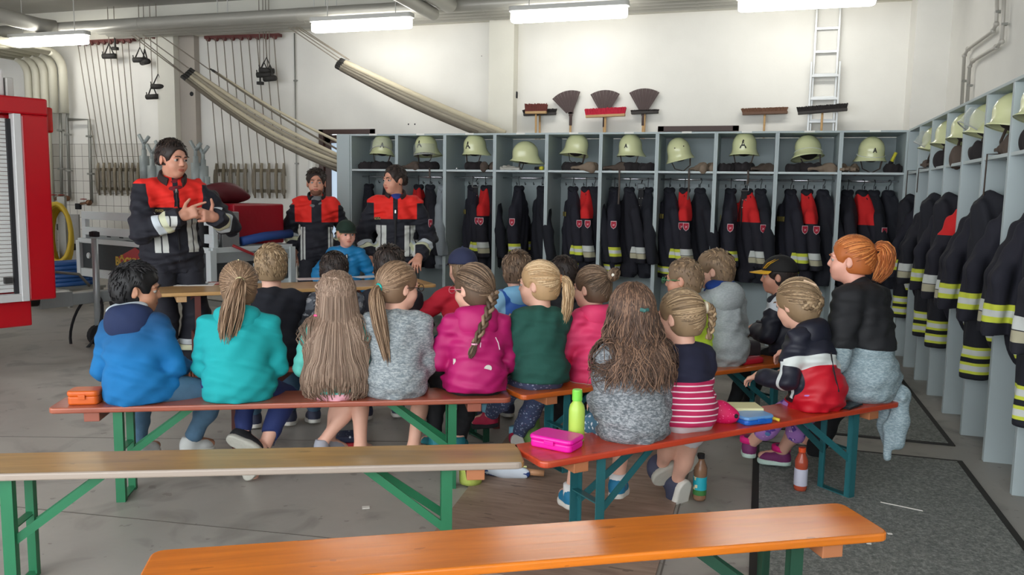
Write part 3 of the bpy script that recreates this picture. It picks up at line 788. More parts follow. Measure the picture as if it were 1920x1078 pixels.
# ---------------------------------------------------------------- hair
def hairmats(name, c, k=.2, hi=None):
    hi = hi or tuple(min(255, int(v * (1 + k) + 8)) for v in c)
    out = []
    for i, q in enumerate((c, tuple(int(v * (1 - k * .7)) for v in c), hi)):
        n = '%s hair %s' % (name, ('base', 'dark', 'light')[i])
        out.append(mat(n, q, .5, bump=(90, .25, .004), var=.14, vs=38, stretch=(1, 1, .35), spec=.35))
    return out
def hcap(F, t=.010, nape=-.075, ears=True, wide=1.0, part=None, high=.0):
    V = Vol(); hp, hs, RH = F.hp, F.hs, F.RH
    V.ell(hp(0, -.013, .031), ((.073 * wide + t) * hs, (.092 + t) * hs, (.084 + t * 1.15) * hs), RH, k=.02)
    V.ell(hp(0, -.042, -.022), ((.063 + t) * hs, (.058 + t) * hs, (.066 + t) * hs), RH, k=.03)
    V.ell(hp(0, .098, -.040 + high), (.068 * hs, .080 * hs, .096 * hs), RH, k=.012, sub=True)
    for s in (-1, 1): V.ell(hp(s * .078, .056, -.050), (.030 * hs, .046 * hs, .052 * hs), RH, k=.01, sub=True)
    if ears:
        for s in (-1, 1): V.ell(hp(s * .085, .008, -.014), (.024 * hs, .026 * hs, .036 * hs), RH, k=.01, sub=True)
    V.cut(-RH.col[2], hp(0, 0, nape))
    return V
def esurf(F, az, el, t=.012):
    """point on the scalp: az 0 = front, 90 = his right; el from the horizon"""
    a, e = rad(az), rad(el); return F.hp(sin(a) * cos(e) * (.073 + t), -.013 + cos(a) * cos(e) * (.092 + t), .031 + sin(e) * (.084 + t * 1.1))
def slerp_dirs(a, b, n):
    a, b = Vector(a).normalized(), Vector(b).normalized(); w = math.acos(max(-1, min(1, a.dot(b))))
    if w < 1e-3: return [a] * (n + 1)
    return [(a * sin((1 - i / n) * w) + b * sin(i / n * w)) / sin(w) for i in range(n + 1)]
def dirv(az, el): a, e = rad(az), rad(el); return V3(sin(a) * cos(e), cos(a) * cos(e), sin(e))
def esurf_d(F, d, t=.012): return F.hp(d.x * (.073 + t), -.013 + d.y * (.092 + t), .031 + d.z * (.084 + t * 1.1))
def hair_obj(F, mats, V=None, strands=(), h=.0065, folds=None, name='hair'):
    """one hair mesh: scalp volume plus strands (path, radius list)"""
    if V is not None:
        P, Q = V.mesh(h, 0, folds); P = relax(P, Q, 1); vs = [P]; fs = [Q]; ms = [np.zeros(len(Q), int)]; n = len(P)
    else: vs, fs, ms, n = [], [], [], 0
    strands = list(strands)
    if V is not None and strands:      # keep every strand outside the scalp volume
        cnt = [len(p) for p, r in strands]; A = V.push(np.array([tuple(q) for p, r in strands for q in p]), .0016, 2); k0 = 0
        for i, (p, r) in enumerate(strands): strands[i] = ([Vector(q) for q in A[k0:k0 + cnt[i]]], r); k0 += cnt[i]
    b = MB(); sides = 5
    for i, (P, r) in enumerate(strands):
        b.mi = i * 7 % 3; b.tube(P, r, sides, caps=False)
    if b.v: vs.append(np.array(b.v)); fs.append(np.array(b.f) + n); ms.append(np.array(b.m))
    me = np_mesh(name, np.concatenate(vs), np.concatenate(fs), mats); me.polygons.foreach_set('material_index', np.concatenate(ms).astype(np.int32)); me.update()
    return link(name, me, F.root)
def short_hair(F, mats, t=.012, length=.03, n=420, sweep=0.2, up_=.5, nape=-.07, fringe=0, folds=None, high=0.0):
    R = random.Random(hash(F.key) % 999 if False else sum(map(ord, F.key)))
    V = hcap(F, t, nape, high=high); S = []
    if fringe: V.ell(F.hp(0, .062, .058 - fringe * .3), (.052 * F.hs, .030 * F.hs, (.026 + fringe) * F.hs), F.RH, k=.03)
    while len(S) < n:
        az, el = R.uniform(-180, 180), R.uniform(-40, 88)
        if abs(az) < 62 and el < 40 + 0 * az: continue
        if abs(az) < 105 and el < 8: continue
        if el < 40 and R.random() < .35: continue
        d = dirv(az, el); dn = (F.RH @ d)
        flow = F.RH @ V3(sweep, .35 if el > 35 else -.1, -1.0 if el < 45 else -.25)
        flow = (flow - dn * flow.dot(dn)).normalized(); L = length * F.hs * R.uniform(.6, 1.1) * (1 if el > 30 else .6)
        p = esurf_d(F, d, t - .005); v = (flow * (1 - up_ * .6) + dn * up_ * R.uniform(.2, .9) + V3(R.uniform(-.25, .25), R.uniform(-.25, .25), R.uniform(-.2, .2))).normalized()
        S.append(([p, p + v * L * .55 + dn * .002, p + v * L * .9 + flow * L * .25 - dn * .001], [.0042 * F.hs, .0034 * F.hs, .0010]))
    return hair_obj(F, mats, V, S, folds=folds or [(.003, 60, 50, 30, 1)])
def pulled(F, R, tie, n=120, t=.0125, bound=None, r=.0026):
    S = []; td = dirv(*tie); n = int(n * 2.4)
    for i in range(n):
        az = R.uniform(-180, 180); a = abs(az)
        el = 40 - a * .05 if a < 45 else (38 - (a - 45) * .75 if a < 100 else -3 - (a - 100) * .55)
        el += R.uniform(-12, 30) * R.random()
        P = [esurf_d(F, d, t + .003 * sin(3.1 * k / 9) + R.uniform(-.0006, .0012)) for k, d in enumerate(slerp_dirs(dirv(az, el), td, 9))]
        S.append((P, [r * F.hs * .7] + [r * F.hs] * 8 + [r * F.hs * .8]))
    return S
def tail(R, C, prof, n=70, r=.004, wob=.004, lenvar=.12, sq=1.0):
    n = int(n * 2.2); r = r * .62
    """strands following a centre path C with disc radius profile prof"""
    S = []; k = len(C); prof = list(np.interp(np.linspace(0, 1, k), np.linspace(0, 1, len(prof)), prof))
    T = [(C[min(i + 1, k - 1)] - C[max(i - 1, 0)]).normalized() for i in range(k)]
    x, y, d = frame(T[0])
    fr = []
    for i in range(k):
        x = (x - T[i] * x.dot(T[i])).normalized(); fr.append((x.copy(), T[i].cross(x)))
    for _ in range(n):
        a, q = R.uniform(0, 2 * PI), math.sqrt(R.random()); end = 1 - lenvar * R.random(); ph = R.uniform(0, 6)
        P = []
        for i in range(k):
            u = i / (k - 1) * end * (k - 1); j = min(int(u), k - 2); f = u - j; c = C[j] * (1 - f) + C[j + 1] * f; pr = prof[j] * (1 - f) + prof[j + 1] * f
            X_, Y_ = fr[j]; w = wob * sin(i * .9 + ph)
            P.append(c + X_ * (cos(a) * q * pr + w) + Y_ * (sin(a) * q * pr * sq + w * .6))
        S.append((P, [r] * (k - 2) + [r * .7, r * .25]))
    return S
def braid(C, w, turns, r=.62, taper=.7):
    S = []; k = len(C); n = k * 5
    for s in range(3):
        P = []; rr = []
        for i in range(n + 1):
            u = i / n * (k - 1); j = min(int(u), k - 2); f = u - j; c = C[j] * (1 - f) + C[j + 1] * f; T = (C[j + 1] - C[j]).normalized(); x, y, d = frame(T, (0, 1, .01))
            ph = 2 * PI * (turns * i / n + s / 3); ww = w * (1 - (1 - taper) * i / n)
            P.append(c + x * (sin(ph) * ww) + y * (sin(2 * ph) * ww * .5)); rr.append(ww * r)
        S.append((P, rr))
    return S
def ring(F, c, d, r, tr, m_, name='hair_tie', label=None):
    x, y, d = frame(d); P = [Vector(c) + x * r * cos(a) + y * r * sin(a) for a in np.linspace(0, 2 * PI, 17)]
    return MB().tube(P, tr, 8, caps=False).obj(name, m_, F.root, smooth=True, label=label)
# ---------------------------------------------------------------- clothing
def top(F, m_, infl=.016, hem=-.06, sleeve=1.0, name='jumper', h=.008, folds=True, flare=0.0, amp=1.0, cuff=None, extra=None, openneck=None):
    V = Vol(); V.p = list(F.torso.p); b = F.th; fb = F.b
    V.ell(F.pel + F.R1 @ V3(0, -.01 * b, -.0 * b), (.130 * b + flare * .6, .106 * b + flare * .6, .110 * b), F.R1, k=.05)
    for q in 'LR':
        e, w, s = F.el[q], F.wr[q], F.sh[q]
        V.cap(s, e, .050 * b, .042 * b, k=.03)
        V.cap(F.hip[q], F.hip[q] * .78 + F.kn[q] * .22, .069 * b, .066 * b, k=.04)
        if sleeve > .55: V.cap(e, w, .042 * b, .034 * b, k=.012)
    V.cap(F.nk - F.R3 @ V3(0, 0, .07 * b), F.nk - F.R3 @ V3(0, 0, .035 * b), .056 * b, .040 * b, k=.05)
    if extra: extra(V)
    # hem and cuffs are clean planes
    V.cut(-F.R1.col[2], F.pel + F.R1.col[2] * hem * F.b)
    for q in 'LR':
        e, w, s = F.el[q], F.wr[q], F.sh[q]
        if sleeve > .55: V.cut(w - e, e + (w - e) * min(1, sleeve), w, .085 * b)
        else: V.cut(e - s, s + (e - s) * sleeve * 1.8, e, .16 * b)
    if openneck: openneck(V)
    fl_ = [(.0038 * amp, 12, 7, 70, sum(map(ord, F.key)) % 7), (.0028 * amp, 34, 24, -44, 2.0), (.0020 * amp, -60, 20, 36, 4), (.0016 * amp, 20, 70, 95, 1)] if folds else None
    F.topv = V; F.topin = infl
    F.top = vol_obj(name, V, m_, F.root, h, infl, fl_)
    return F.top
def bottoms(F, m_, infl=.010, leg=.97, name='trousers', h=.009, amp=1.0, wide=0.0):
    V = Vol(); b = F.th; V.p = [F.torso.p[0], F.torso.p[1]]
    V.p += F.legv.p
    for q in 'LR':
        if wide: V.cap(F.kn[q], F.an[q], .055 * b + wide, .045 * b + wide, k=.02)
    V.cut(F.R1.col[2], F.pel + F.R1.col[2] * .09 * F.b)
    for q in 'LR':
        k_, a, hp_ = F.kn[q], F.an[q], F.hip[q]
        if leg > .5: c = k_ + (a - k_) * (leg - .5) * 2; V.cut(a - k_, c, a, .16 * b + (1 - leg) * .7 * b)
        else: c = hp_ + (k_ - hp_) * leg * 2; V.cut(k_ - hp_, c, k_, .30 * b); V.cut(a - k_, k_ , a, .36 * b)
    return vol_obj(name, V, m_, F.root, h, infl, [(.003 * amp, 22, 16, 60, 1.0), (.002 * amp, 44, -30, 30, 3)])
SHOES = {}
def shoe(F, q, mu, ms, size=None, high=0.0, up=None, name='shoe', label=None, stripes=None, sole_t=.016):
    """a shoe: upper with a sole as its sub-part; foot points along the toe direction"""
    b = F.b; L = (size or .225 * b) ; an = F.an[q]; t = F.toe[q]; u = Vector(up) if up is not None else V3(0, 0, 1)
    x = t.cross(u).normalized(); u = x.cross(t).normalized(); R = Matrix((x, t, u)).transposed()
    o = an - u * .068 * b
    key = (round(high, 3), round(sole_t, 3))
    if key not in SHOES:
        V = Vol(); V.cap((0, -.06, .26), (0, -.02, .42 + high), .20, .175, k=.1)   # heel and ankle in foot lengths
        V.ell((0, -.05, .13), (.17, .22, .22), k=.1).ell((0, .28, .14), (.185, .36, .17), k=.12).cap((0, -.02, .30), (0, .34, .19), .15, .12, k=.1)
        V.cut((0, 0, -1), (0, 0, .05)); V.cut((0, -.15, 1), (0, 0, .44 + high))
        P1, F1 = V.mesh(.028, 0); P1 = relax(P1, F1, 1)
        S_ = Vol().ell((0, -.06, .03), (.185, .22, .2), k=.1).ell((0, .30, .03), (.205, .375, .2), k=.12)
        S_.cut((0, 0, 1), (0, 0, .05 + sole_t * 3.3)); S_.cut((0, -.04, -1), (0, 0, -.03)); P2, F2 = S_.mesh(.028, .005)
        SHOES[key] = (P1, F1, P2, F2)
    P1, F1, P2, F2 = SHOES[key]; A = np.array(R); o_ = np.array(o)
    up_ = np_obj(name, (P1 * L) @ A.T + o_, F1, mu, F.root, label)
    np_obj('sole', (P2 * L) @ A.T + o_, F2, ms, up_)
    if stripes is not None:
        sgn, ms_ = stripes; st = MB()
        for i in range(3):
            y = .16 + i * .11; pts = [Vector((sgn * (.155 + .02 * f), y - .10 * f, .30 - .17 * f)) for f in (0, .5, 1)]
            st.tube([o + R @ (p * L) for p in pts], .028 * L, 6, sq=.5)
        st.obj('stripe', ms_, up_)
    return up_, o, R, L
def collar(F, m_, r=.066, h=.04, th=.012, tilt=-18, name='collar', open_=0, dz=-.035):
    """standing collar round the neck, open_ = opening angle at the front in degrees"""
    b = F.th; c = F.nk + F.R3.col[2] * (dz * b); R = F.R3 @ rotx(rad(tilt)); n = 28; bm_ = MB(); a0 = 90 + open_ / 2; a1 = 450 - open_ / 2
    vs = []; 
    for i in range(n + 1):
        a = rad(a0 + (a1 - a0) * i / n)
        for (rr, zz) in ((r * 1.06, -.02), (r * 1.10, h * .5), (r * 1.04, h), (r * 1.04 - th, h), (r * 1.1 - th, h * .5), (r - th, -.02)):
            vs.append(c + R @ V3(rr * b * cos(a) * 1.06, rr * b * sin(a), zz * b))
    fs = []
    for i in range(n):
        for j in range(6): fs.append((i * 6 + j, (i + 1) * 6 + j, (i + 1) * 6 + (j + 1) % 6, i * 6 + (j + 1) % 6))
    if open_: fs += [tuple(range(6))[::-1], tuple(n * 6 + j for j in range(6))]
    bm_.add(vs, fs); o = bm_.obj(name, m_, F.root, smooth=True); return o
def hood(F, m_, size=1.0, lining=None, drop=.0, name='hood', wide=1.0):
    """a hood lying on the upper back"""
    b = F.th; R = F.R3; c = F.nk + R @ V3(0, -.06 * b, -.05 * b - drop)
    V = Vol().ell(c, (.105 * b * size * wide, .065 * b * size, .085 * b * size), R @ rotx(rad(28)), k=.03)
    for a in np.linspace(-155, -25, 9):
        p = F.nk + R @ V3(.088 * b * cos(rad(a)) * wide, .075 * b * sin(rad(a)) - .008 * b, .000 * b + .012 * b * sin(rad(a)))
        V.ell(p, .030 * b * size, k=.035)
    for s in (-1, 1): V.cap(F.nk + R @ V3(s * .08 * b, -.02 * b, -.005 * b), F.nk + R @ V3(s * .05 * b, .075 * b, -.05 * b), .024 * b, .022 * b, k=.03)
    V.cap(F.nk + R @ V3(0, .01, -.03 * b), F.nk + R @ V3(0, .0, .12 * b), .060 * b, .066 * b, k=.02, sub=True)
    o = vol_obj(name, V, m_, F.root, .007, .004, [(.002, 30, 20, 50, 1)])
    if lining:
        W = Vol().ell(c + R @ V3(-.012 * b, .010 * b, .084 * b), (.095 * b * size, .056 * b * size, .030 * b * size), R @ rotx(rad(28)), k=.02)
        vol_obj('hood_lining', W, lining, o, .007, .004)
    return o
def glasses(F, m_, r=.021):
    hp, hs = F.hp, F.hs; b = MB()
    for s in (-1, 1):
        c = hp(s * .031, .108, .003); x, z = F.RH.col[0], F.RH.col[2]
        P = [c + x * (r * hs * 1.15 * cos(a)) + z * (r * hs * .82 * sin(a)) for a in np.linspace(0, 2 * PI, 17)]
        b.tube(P, .0022 * hs, 6, caps=False); b.tube([hp(s * .055, .106, .006), hp(s * .079, .06, .008), hp(s * .081, .0, .006)], .0022 * hs, 6)
    b.tube([hp(-.008, .110, .006), hp(0, .113, .008), hp(.008, .110, .006)], .0022 * hs, 6)
    o = b.obj('glasses', m_, F.root, smooth=True)
    return o
def capp(F, m_, mv=None, t=.02, brim=None, name='cap', turn=0, label=None):
    """baseball cap: dome, visor as sub-part; turn = degrees the visor is turned from the face"""
    hp, hs, RH = F.hp, F.hs, F.RH
    V = Vol().ell(hp(0, -.012, .036), ((.075 + t) * hs, (.094 + t) * hs, (.084 + t) * hs), RH, k=.02).cut(-RH.col[2] + RH.col[1] * .05, hp(0, 0, .034))
    o = vol_obj(name, V, m_, F.root, .006, 0, None, label=label)
    W = RH @ rotz(rad(turn)); b = MB(); n = 14; vs = []
    for j, rr in enumerate((.0, .35, .7, 1.0)):
        for i in range(n + 1):
            a = rad(-64 + 128 * i / n); x = sin(a) * (.075 + t) ; y = cos(a) * (.094 + t) * .98
            ext = rr * .075 * max(0.0, cos(a * 1.25)) ** .7
            for dz in (0, -.004): vs.append(hp(0, -.012, .040) + W @ (V3(x, y + ext, -.012 * rr - .5 * (x ** 2) * 3 * rr * .6 + dz) * hs))
    m2 = n + 1
    def id_(j, i, k): return (j * m2 + i) * 2 + k
    fs = []
    for j in range(3):
        for i in range(n):
            fs.append((id_(j, i, 0), id_(j, i + 1, 0), id_(j + 1, i + 1, 0), id_(j + 1, i, 0))); fs.append((id_(j, i, 1), id_(j + 1, i, 1), id_(j + 1, i + 1, 1), id_(j, i + 1, 1)))
    for i in range(n): fs.append((id_(3, i, 0), id_(3, i + 1, 0), id_(3, i + 1, 1), id_(3, i, 1)))
    b.add(vs, fs); v = b.obj('visor', mv or m_, o, smooth=True)
    MB().ball(hp(0, -.012, .036 + .084 + t), .008 * hs, 10).obj('button', m_, o, smooth=True)
    return o
def decal(F, txt_or_shape, at, normal, upv, size, m_, name, parent=None, ext=.001):
    """lettering or flat emblem set on the cloth"""
    vs, fs = text_verts(txt_or_shape, size, ext) if isinstance(txt_or_shape, str) else txt_or_shape
    z = Vector(normal).normalized(); x = Vector(upv).cross(z).normalized(); y = z.cross(x); c = Vector(at)
    b = MB(); b.add([c + x * v[0] + y * v[1] + z * v[2] for v in vs], fs); return b.obj(name, m_, parent or F.root)
def surf(F, p, d, infl=None):
    """walk from p along d to the surface of the top garment"""
    p, d = Vector(p), Vector(d).normalized(); vol_ = F.topv if infl is None else F.torso; infl = F.topin if infl is None else infl
    for _ in range(60):
        v = float(vol_.eval(np.array([tuple(p)]), infl)[0])
        if v < .0006: break
        p = p + d * max(.0008, v * .7)
    return p
# ================================================================ the people of the photo
def online(E, d, px, off, py=760):
    d = Vector((d[0], d[1], 0)).normalized(); n = Vector((-d.y, d.x, 0)); B = Vector((E[0], E[1], 0)) + n * off; r = _ray(px, py)
    den = d.x * r.y - d.y * r.x; t = (r.x * B.y - r.y * B.x) / den
    return (B.x + d.x * t, B.y + d.y * t)
def ats(px, s, py=700):
    r = _ray(px, py); return (r.x * s, r.y * s)
def wl(xy, head, p):
    """world point -> the space of a person standing at xy with that heading"""
    return rotz(-rad(head)) @ (Vector(p) - Vector((xy[0], xy[1], 0)))
def wd_(head, v): return rotz(-rad(head)) @ Vector(v)
M_black = mat('black cloth', (24, 24, 28), .8, bump=(60, .2, .004)); M_jean = mat('blue denim', (72, 104, 130), .8, var=.25, vs=14, bump=(120, .3, .003)); M_djean = mat('dark blue denim', (30, 46, 100), .8, var=.15, vs=14, bump=(120, .3, .003))
M_white = mat('white rubber', (214, 212, 204), .6, var=.05); M_wsock = mat('white sock', (226, 226, 226), .8); M_gsole = mat('grey rubber sole', (176, 174, 164), .7, var=.12, vs=40, bump=(60, .6, .006))
M_gold = mat('hair clip metal', (196, 180, 130), .3, .7)
H_black = hairmats('black', (16, 15, 17), .5); H_brown = hairmats('mid brown', (98, 78, 62), .3, (142, 118, 96)); H_lbrown = hairmats('light brown', (124, 98, 76), .2, (162, 134, 108)); H_long = hairmats('ash brown', (134, 110, 94), .14, (164, 140, 122))
H_blond = hairmats('blond', (186, 152, 112), .2, (218, 190, 152)); H_dblond = hairmats('dark blond', (142, 118, 90), .28, (178, 152, 120)); H_dark = hairmats('dark brown', (46, 37, 34), .4, (74, 60, 52)); H_red = hairmats('ginger', (176, 98, 48), .28, (216, 138, 76))
H_sand = hairmats('sandy', (128, 106, 84), .25, (164, 138, 108)); H_wave = hairmats('wavy brown', (92, 70, 58), .22, (132, 102, 82))
RR = random.Random(3)
def sitlegs(head, xy, spec):
    """spec: px, py, depth Y of each ankle, optional toe and knee pole in world axes"""
    o = {}
    for q, a in spec.items():
        p = wl(xy, head, atY(*a[0])); o[q] = (p.x, p.y, p.z)
        pole = wd_(head, a[2]) if len(a) > 2 and a[2] is not None else Vector(((-.25 if q == 'L' else .25), 1, .9))
        toe = wd_(head, a[1]) if len(a) > 1 and a[1] is not None else Vector(((-.15 if q == 'L' else .15), 1, -.1))
        o[q] += tuple(pole) + tuple(toe)
    return o
def hang_hair(F, R, n, z_end, spread=(-105, 105), w=0.0, waves=6, r=.0042, drop=.05, lenv=.06, part=80, start=(150, 40), narrow=1.0, margin=.008):
    """loose hair: from the scalp down the back, kept outside the clothes"""
    S = []; hp = F.hp; n = int(n * 2); r = r * .6
    for i in range(n):
        az = R.uniform(180 - abs(spread[0]), 180 + spread[1]); el0 = R.uniform(20, 84); d0 = dirv(az + R.uniform(-20, 20), el0); d1 = dirv(180 + (az - 180) * .92, R.uniform(-26, -8) if abs(az - 180) < 75 else R.uniform(-22, 2))
        P = [esurf_d(F, d, .016 + R.uniform(-.001, .006)) for d in slerp_dirs(d0, d1, 6)]
        p = P[-1]; k = 14; ze = z_end * 1.0 + R.uniform(-1, 1) * lenv + abs(az - 180) / 105 * drop; ph = R.uniform(0, 6); ph2 = R.uniform(0, 6); am = w * R.uniform(.5, 1.2)
        rel = (p - F.nk); tx = F.nk + V3(rel.x * narrow * R.uniform(.9, 1.1), rel.y - .03, 0)
        for j in range(1, k + 1):
            f = j / k; e = min(1, f * 2.2); q = V3(p.x * (1 - e) + tx.x * e, p.y * (1 - e * .5) + tx.y * e * .5, p.z + (ze - p.z) * f)
            q += V3(sin(f * waves + ph) * am * f ** .5, cos(f * waves * .9 + ph2) * am * .6 * f ** .5, 0); P.append(q)
        A = F.topv.push(np.array([tuple(q) for q in P]), margin + R.uniform(.004, .020), 3, F.topin); P = [Vector(a) for a in A]
        L = len(P); S.append((P, [r * .7] + [r] * (L - 3) + [r * .7, r * .25]))
    return S

# ---------------- front row on the red brown bench
HA = 26.6
# boy with the dip dyed hoodie
h = 8; xy = online(A0, dA, 258, .115)
F = person('A1', 'boy with black hair in a navy to bright blue hoodie beside the orange lunch box', xy, h, b=0.92, g=1.14, lean=(3, 14, 20), side=-8, look=-62, nod=4, skin='tan',
           arms={'L': (-.12, .22, .17), 'R': (.11, .27, .14, .45, -.6, -.6)}, legs=sitlegs(h, xy, {'L': ((262, 832, 3.45), (.1, 1, -.1)), 'R': ((358, 826, 3.42), (.35, .9, -.1), (.9, .6, .7))}))
top(F, mat('dip dyed jersey', (2, 104, 164), .85, grad=((0, 0, 1), .70, .95, (16, 46, 82)), var=.06, vs=40, bump=(150, .2, .002)), .015, -.10, name='hoodie', flare=.012)
hood(F, mat('navy hood', (20, 36, 74), .85, var=.1, vs=30), 1.16, mat('pale grey hood lining', (176, 186, 194), .85, var=.06), drop=.0)
bottoms(F, M_jean, name='jeans'); short_hair(F, H_black, .014, .030, 460, .1, .55, nape=-.062)
face(F, (30, 24, 22), (44, 30, 22))
for q in 'LR': shoe(F, q, mat('white black sneaker', (196, 198, 196), .6), M_white)
# girl in turquoise
h = 27; xy = online(A0, dA, 447, .115)
F = person('A2', 'girl in a turquoise hooded fleece with a messy light brown ponytail, seated with crossed ankles', xy, h, b=0.93, g=1.3, lean=(3, 12, 20), side=0, look=8, nod=2,
           arms={'L': (-.09, .26, .15, -.5, -.6, -.6), 'R': (.10, .26, .15, .5, -.6, -.6)},
           legs=sitlegs(h, xy, {'L': ((455, 815, 3.50), (1, .25, -.42), (-.3, 1, 1.2)), 'R': ((490, 850, 3.55), (-.4, -.15, -1), (.3, 1, 1.2))}))
M_tq = mat('turquoise fleece', (14, 156, 160), .85, var=.05, vs=20, bump=(170, .2, .002))
top(F, M_tq, .015, -.09, name='hooded_fleece', flare=.02); hood(F, M_tq, .92, None, wide=1.05)
bottoms(F, M_djean, name='jeans')
V = hcap(F, .012, -.07); S = pulled(F, RR, (176, 4), 150)
t0 = esurf(F, 176, 4, .018); od = F.RH @ V3(0, -1, .1)
C = bez(t0, t0 + od * .055 + V3(0, 0, .0), F.nk + V3(-.02, -.13, .03), F.nk + V3(-.045, -.125, -.165), 9)
S += tail(RR, C, [.014, .024, .034, .042, .05, .055, .056, .052, .044, .03], 120, .0046, .006, .3)
hair_obj(F, H_lbrown, V, S); ring(F, t0, od, .02, .005, mat('pale hair tie', (206, 200, 150), .6))
MB().tube([esurf(F, 0, 82, .017), esurf(F, 180, 88, .017)], .004, 6).obj('hair_clip', M_gold, F.root)
shoe(F, 'L', M_black, M_gsole, up=wd_(h, (.25, 1, .30))); shoe(F, 'R', M_black, M_gsole, up=wd_(h, (-.2, 1, -.1)))
# girl with very long hair
h = 26; xy = online(A0, dA, 632, .115)
F = person('A3', 'girl with very long straight hair reaching the bench, in a pale mint top', xy, h, hs=1.02, b=0.83, g=1.08, lean=(2, 10, 16), look=2, nod=3,
           arms={'L': (-.09, .24, .15, -.6, -.5, -.5), 'R': (.10, .24, .15)}, legs=sitlegs(h, xy, {'L': ((617, 826, 3.85), (.5, .8, -.3), (.2, 1, .5)), 'R': ((603, 832, 3.72), (-.3, .9, -.25), (.3, 1, .5))}))
top(F, mat('mint jersey', (92, 184, 172), .85, zones=[((232, 170, 184), [('box', None, None, None, None, None, .515)])], var=.08, vs=9), .017, -.10, name='mint_top', flare=.01)
bottoms(F, mat('pink shorts', (226, 160, 176), .8), leg=.34, name='shorts')
V = hcap(F, .012, -.08, ears=False); S = hang_hair(F, RR, 620, .47, (-112, 112), .003, 5, .0034, .0, .03, narrow=1.3)
C = [esurf(F, -20, 62, .02), esurf(F, -60, 40, .022), esurf(F, -95, 12, .022), esurf(F, -112, -14, .024)]; C = C + [C[-1] + V3(-.004, 0, -.03), C[-1] + V3(-.006, -.005, -.09)]
S += braid(C, .012, 5)
C2 = [esurf(F, a, 46 - abs(a) * .05, .022) for a in (-60, -130, 180, 130, 80)]; S += braid(C2, .010, 7)
hair_obj(F, H_long, V, S); ring(F, C[-1], V3(0, 0, 1), .014, .006, mat('pink hair tie', (236, 84, 140), .5))
for q in 'LR': shoe(F, q, mat('pale grey canvas', (164, 166, 176), .8, bump=(120, .3, .003)), M_white)
# girl in the heather grey jumper
h = 22; xy = online(A0, dA, 742, .115)
F = person('A4', 'girl with glasses and a long side ponytail in a heather grey jumper, looking right', xy, h, b=0.93, g=1.08, lean=(2, 10, 18), look=-58, nod=3,
           arms={'L': (-.09, .25, .15), 'R': (.08, .26, .15, .4, -.6, -.7)}, legs=sitlegs(h, xy, {'L': ((676, 838, 3.72), (-.1, 1, -.1)), 'R': ((775, 838, 3.86), (.1, 1, -.1))}))
M_hg = lambda n, a=(118, 128, 134), b_=(172, 178, 180): mat(n, a, .9, heather=(b_, 55, .44, .60), bump=(90, .35, .004))
top(F, M_hg('heather grey knit'), .016, -.10, name='jumper', flare=.014); bottoms(F, mat('grey shorts', (90, 94, 100), .8), leg=.3, name='shorts')
collar(F, mat('green white collar', (238, 238, 236), .8, zones=[((20, 150, 110), [('slab', (0, 0, 1), F.nk.z + .018, 9)])]), .062, .034, .008, -10)
V = hcap(F, .012, -.07); S = pulled(F, RR, (168, -16), 150)
t0 = esurf(F, 168, -16, .018); od = F.RH @ V3(.1, -1, -.3)
C = bez(t0, t0 + od * .05, F.nk + V3(-.075, -.14, .0), F.nk + V3(-.03, -.155, -.25), 10)
S += tail(RR, C, [.012, .02, .028, .034, .037, .038, .037, .035, .03, .024, .012], 110, .0044, .005, .25); hair_obj(F, H_lbrown, V, S)
ring(F, t0, od, .019, .006, mat('teal hair tie', (20, 168, 160), .5)); face(F, (130, 100, 76)); glasses(F, mat('dark spectacle frame', (58, 36, 26), .3))
for q in 'LR': shoe(F, q, mat('pale blue slipper', (168, 196, 204), .6), M_white, high=-.22)
# girl in magenta
h = 30; xy = online(A0, dA, 893, .115)
F = person('A5', 'girl with a braid in a magenta hooded jacket at the end of the bench', xy, h, b=0.91, g=1.14, lean=(3, 12, 20), look=40, nod=6,
           arms={'L': (-.10, .26, .15, -.6, -.5, -.5), 'R': (.09, .25, .15, .5, -.6, -.6)}, legs=sitlegs(h, xy, {'L': ((815, 822, 4.0), (-.8, .6, -.1)), 'R': ((860, 826, 4.05), (-.1, 1, -.1))}))
M_mg = mat('magenta softshell', (176, 14, 100), .6, var=.04, vs=10)
top(F, M_mg, .016, -.07, name='hooded_jacket', flare=.012, amp=1.2); hood(F, M_mg, 1.02, None, drop=.02, wide=1.08)
collar(F, mat('floral lining', (40, 46, 82), .8, zones=[((210, 220, 236), [('vor', 34, .22)]), ((196, 60, 110), [('vor', 27, .16)])]), .082, .050, .02, -26, name='hood_lining')
P0 = [surf(F, F.nk + V3(x, -.3, z), (0, 1, 0)) for x, z in ((.035, -.03), (.02, -.07), (.005, -.11), (.0, -.145))]
b = MB(); b.tube([p + V3(0, -.002, 0) for p in P0], .0028, 6); b.tube([surf(F, F.nk + V3(x, -.3, z), (0, 1, 0)) + V3(0, -.002, 0) for x, z in ((.085, -.10), (.10, -.13), (.108, -.165))], .0026, 6); b.obj('piping', mat('reflective piping', (232, 206, 220), .4), F.top)
vs, fs = [], []
mbk = MB(); mbk.lathe([(.001, .0), (.02, .0)], 18); mbk.f.pop(); mbk.f.pop()
p = surf(F, F.pel + V3(.035, -.4, .075), (0, 1, 0)); decal(F, (mbk.v, mbk.f), p + V3(0, -.005, 0), (0, -1, -.25), (0, 0, 1), 1, M_white, 'logo_patch', F.top)
p = surf(F, F.pel + V3(-.125, -.4, .10), (0, 1, 0)); MB().box(p + V3(0, -.002, 0), (.012, .010, .028)).obj('label_tab', M_white, F.top)
bottoms(F, M_black, name='trousers')
V = hcap(F, .014, -.08); S = pulled(F, RR, (165, -26), 150, .015)
t0 = esurf(F, 160, -24, .018); C = bez(t0, t0 + V3(.0, -.04, -.03), F.nk + V3(.02, -.165, -.02), F.nk + V3(-.03, -.165, -.125), 6)
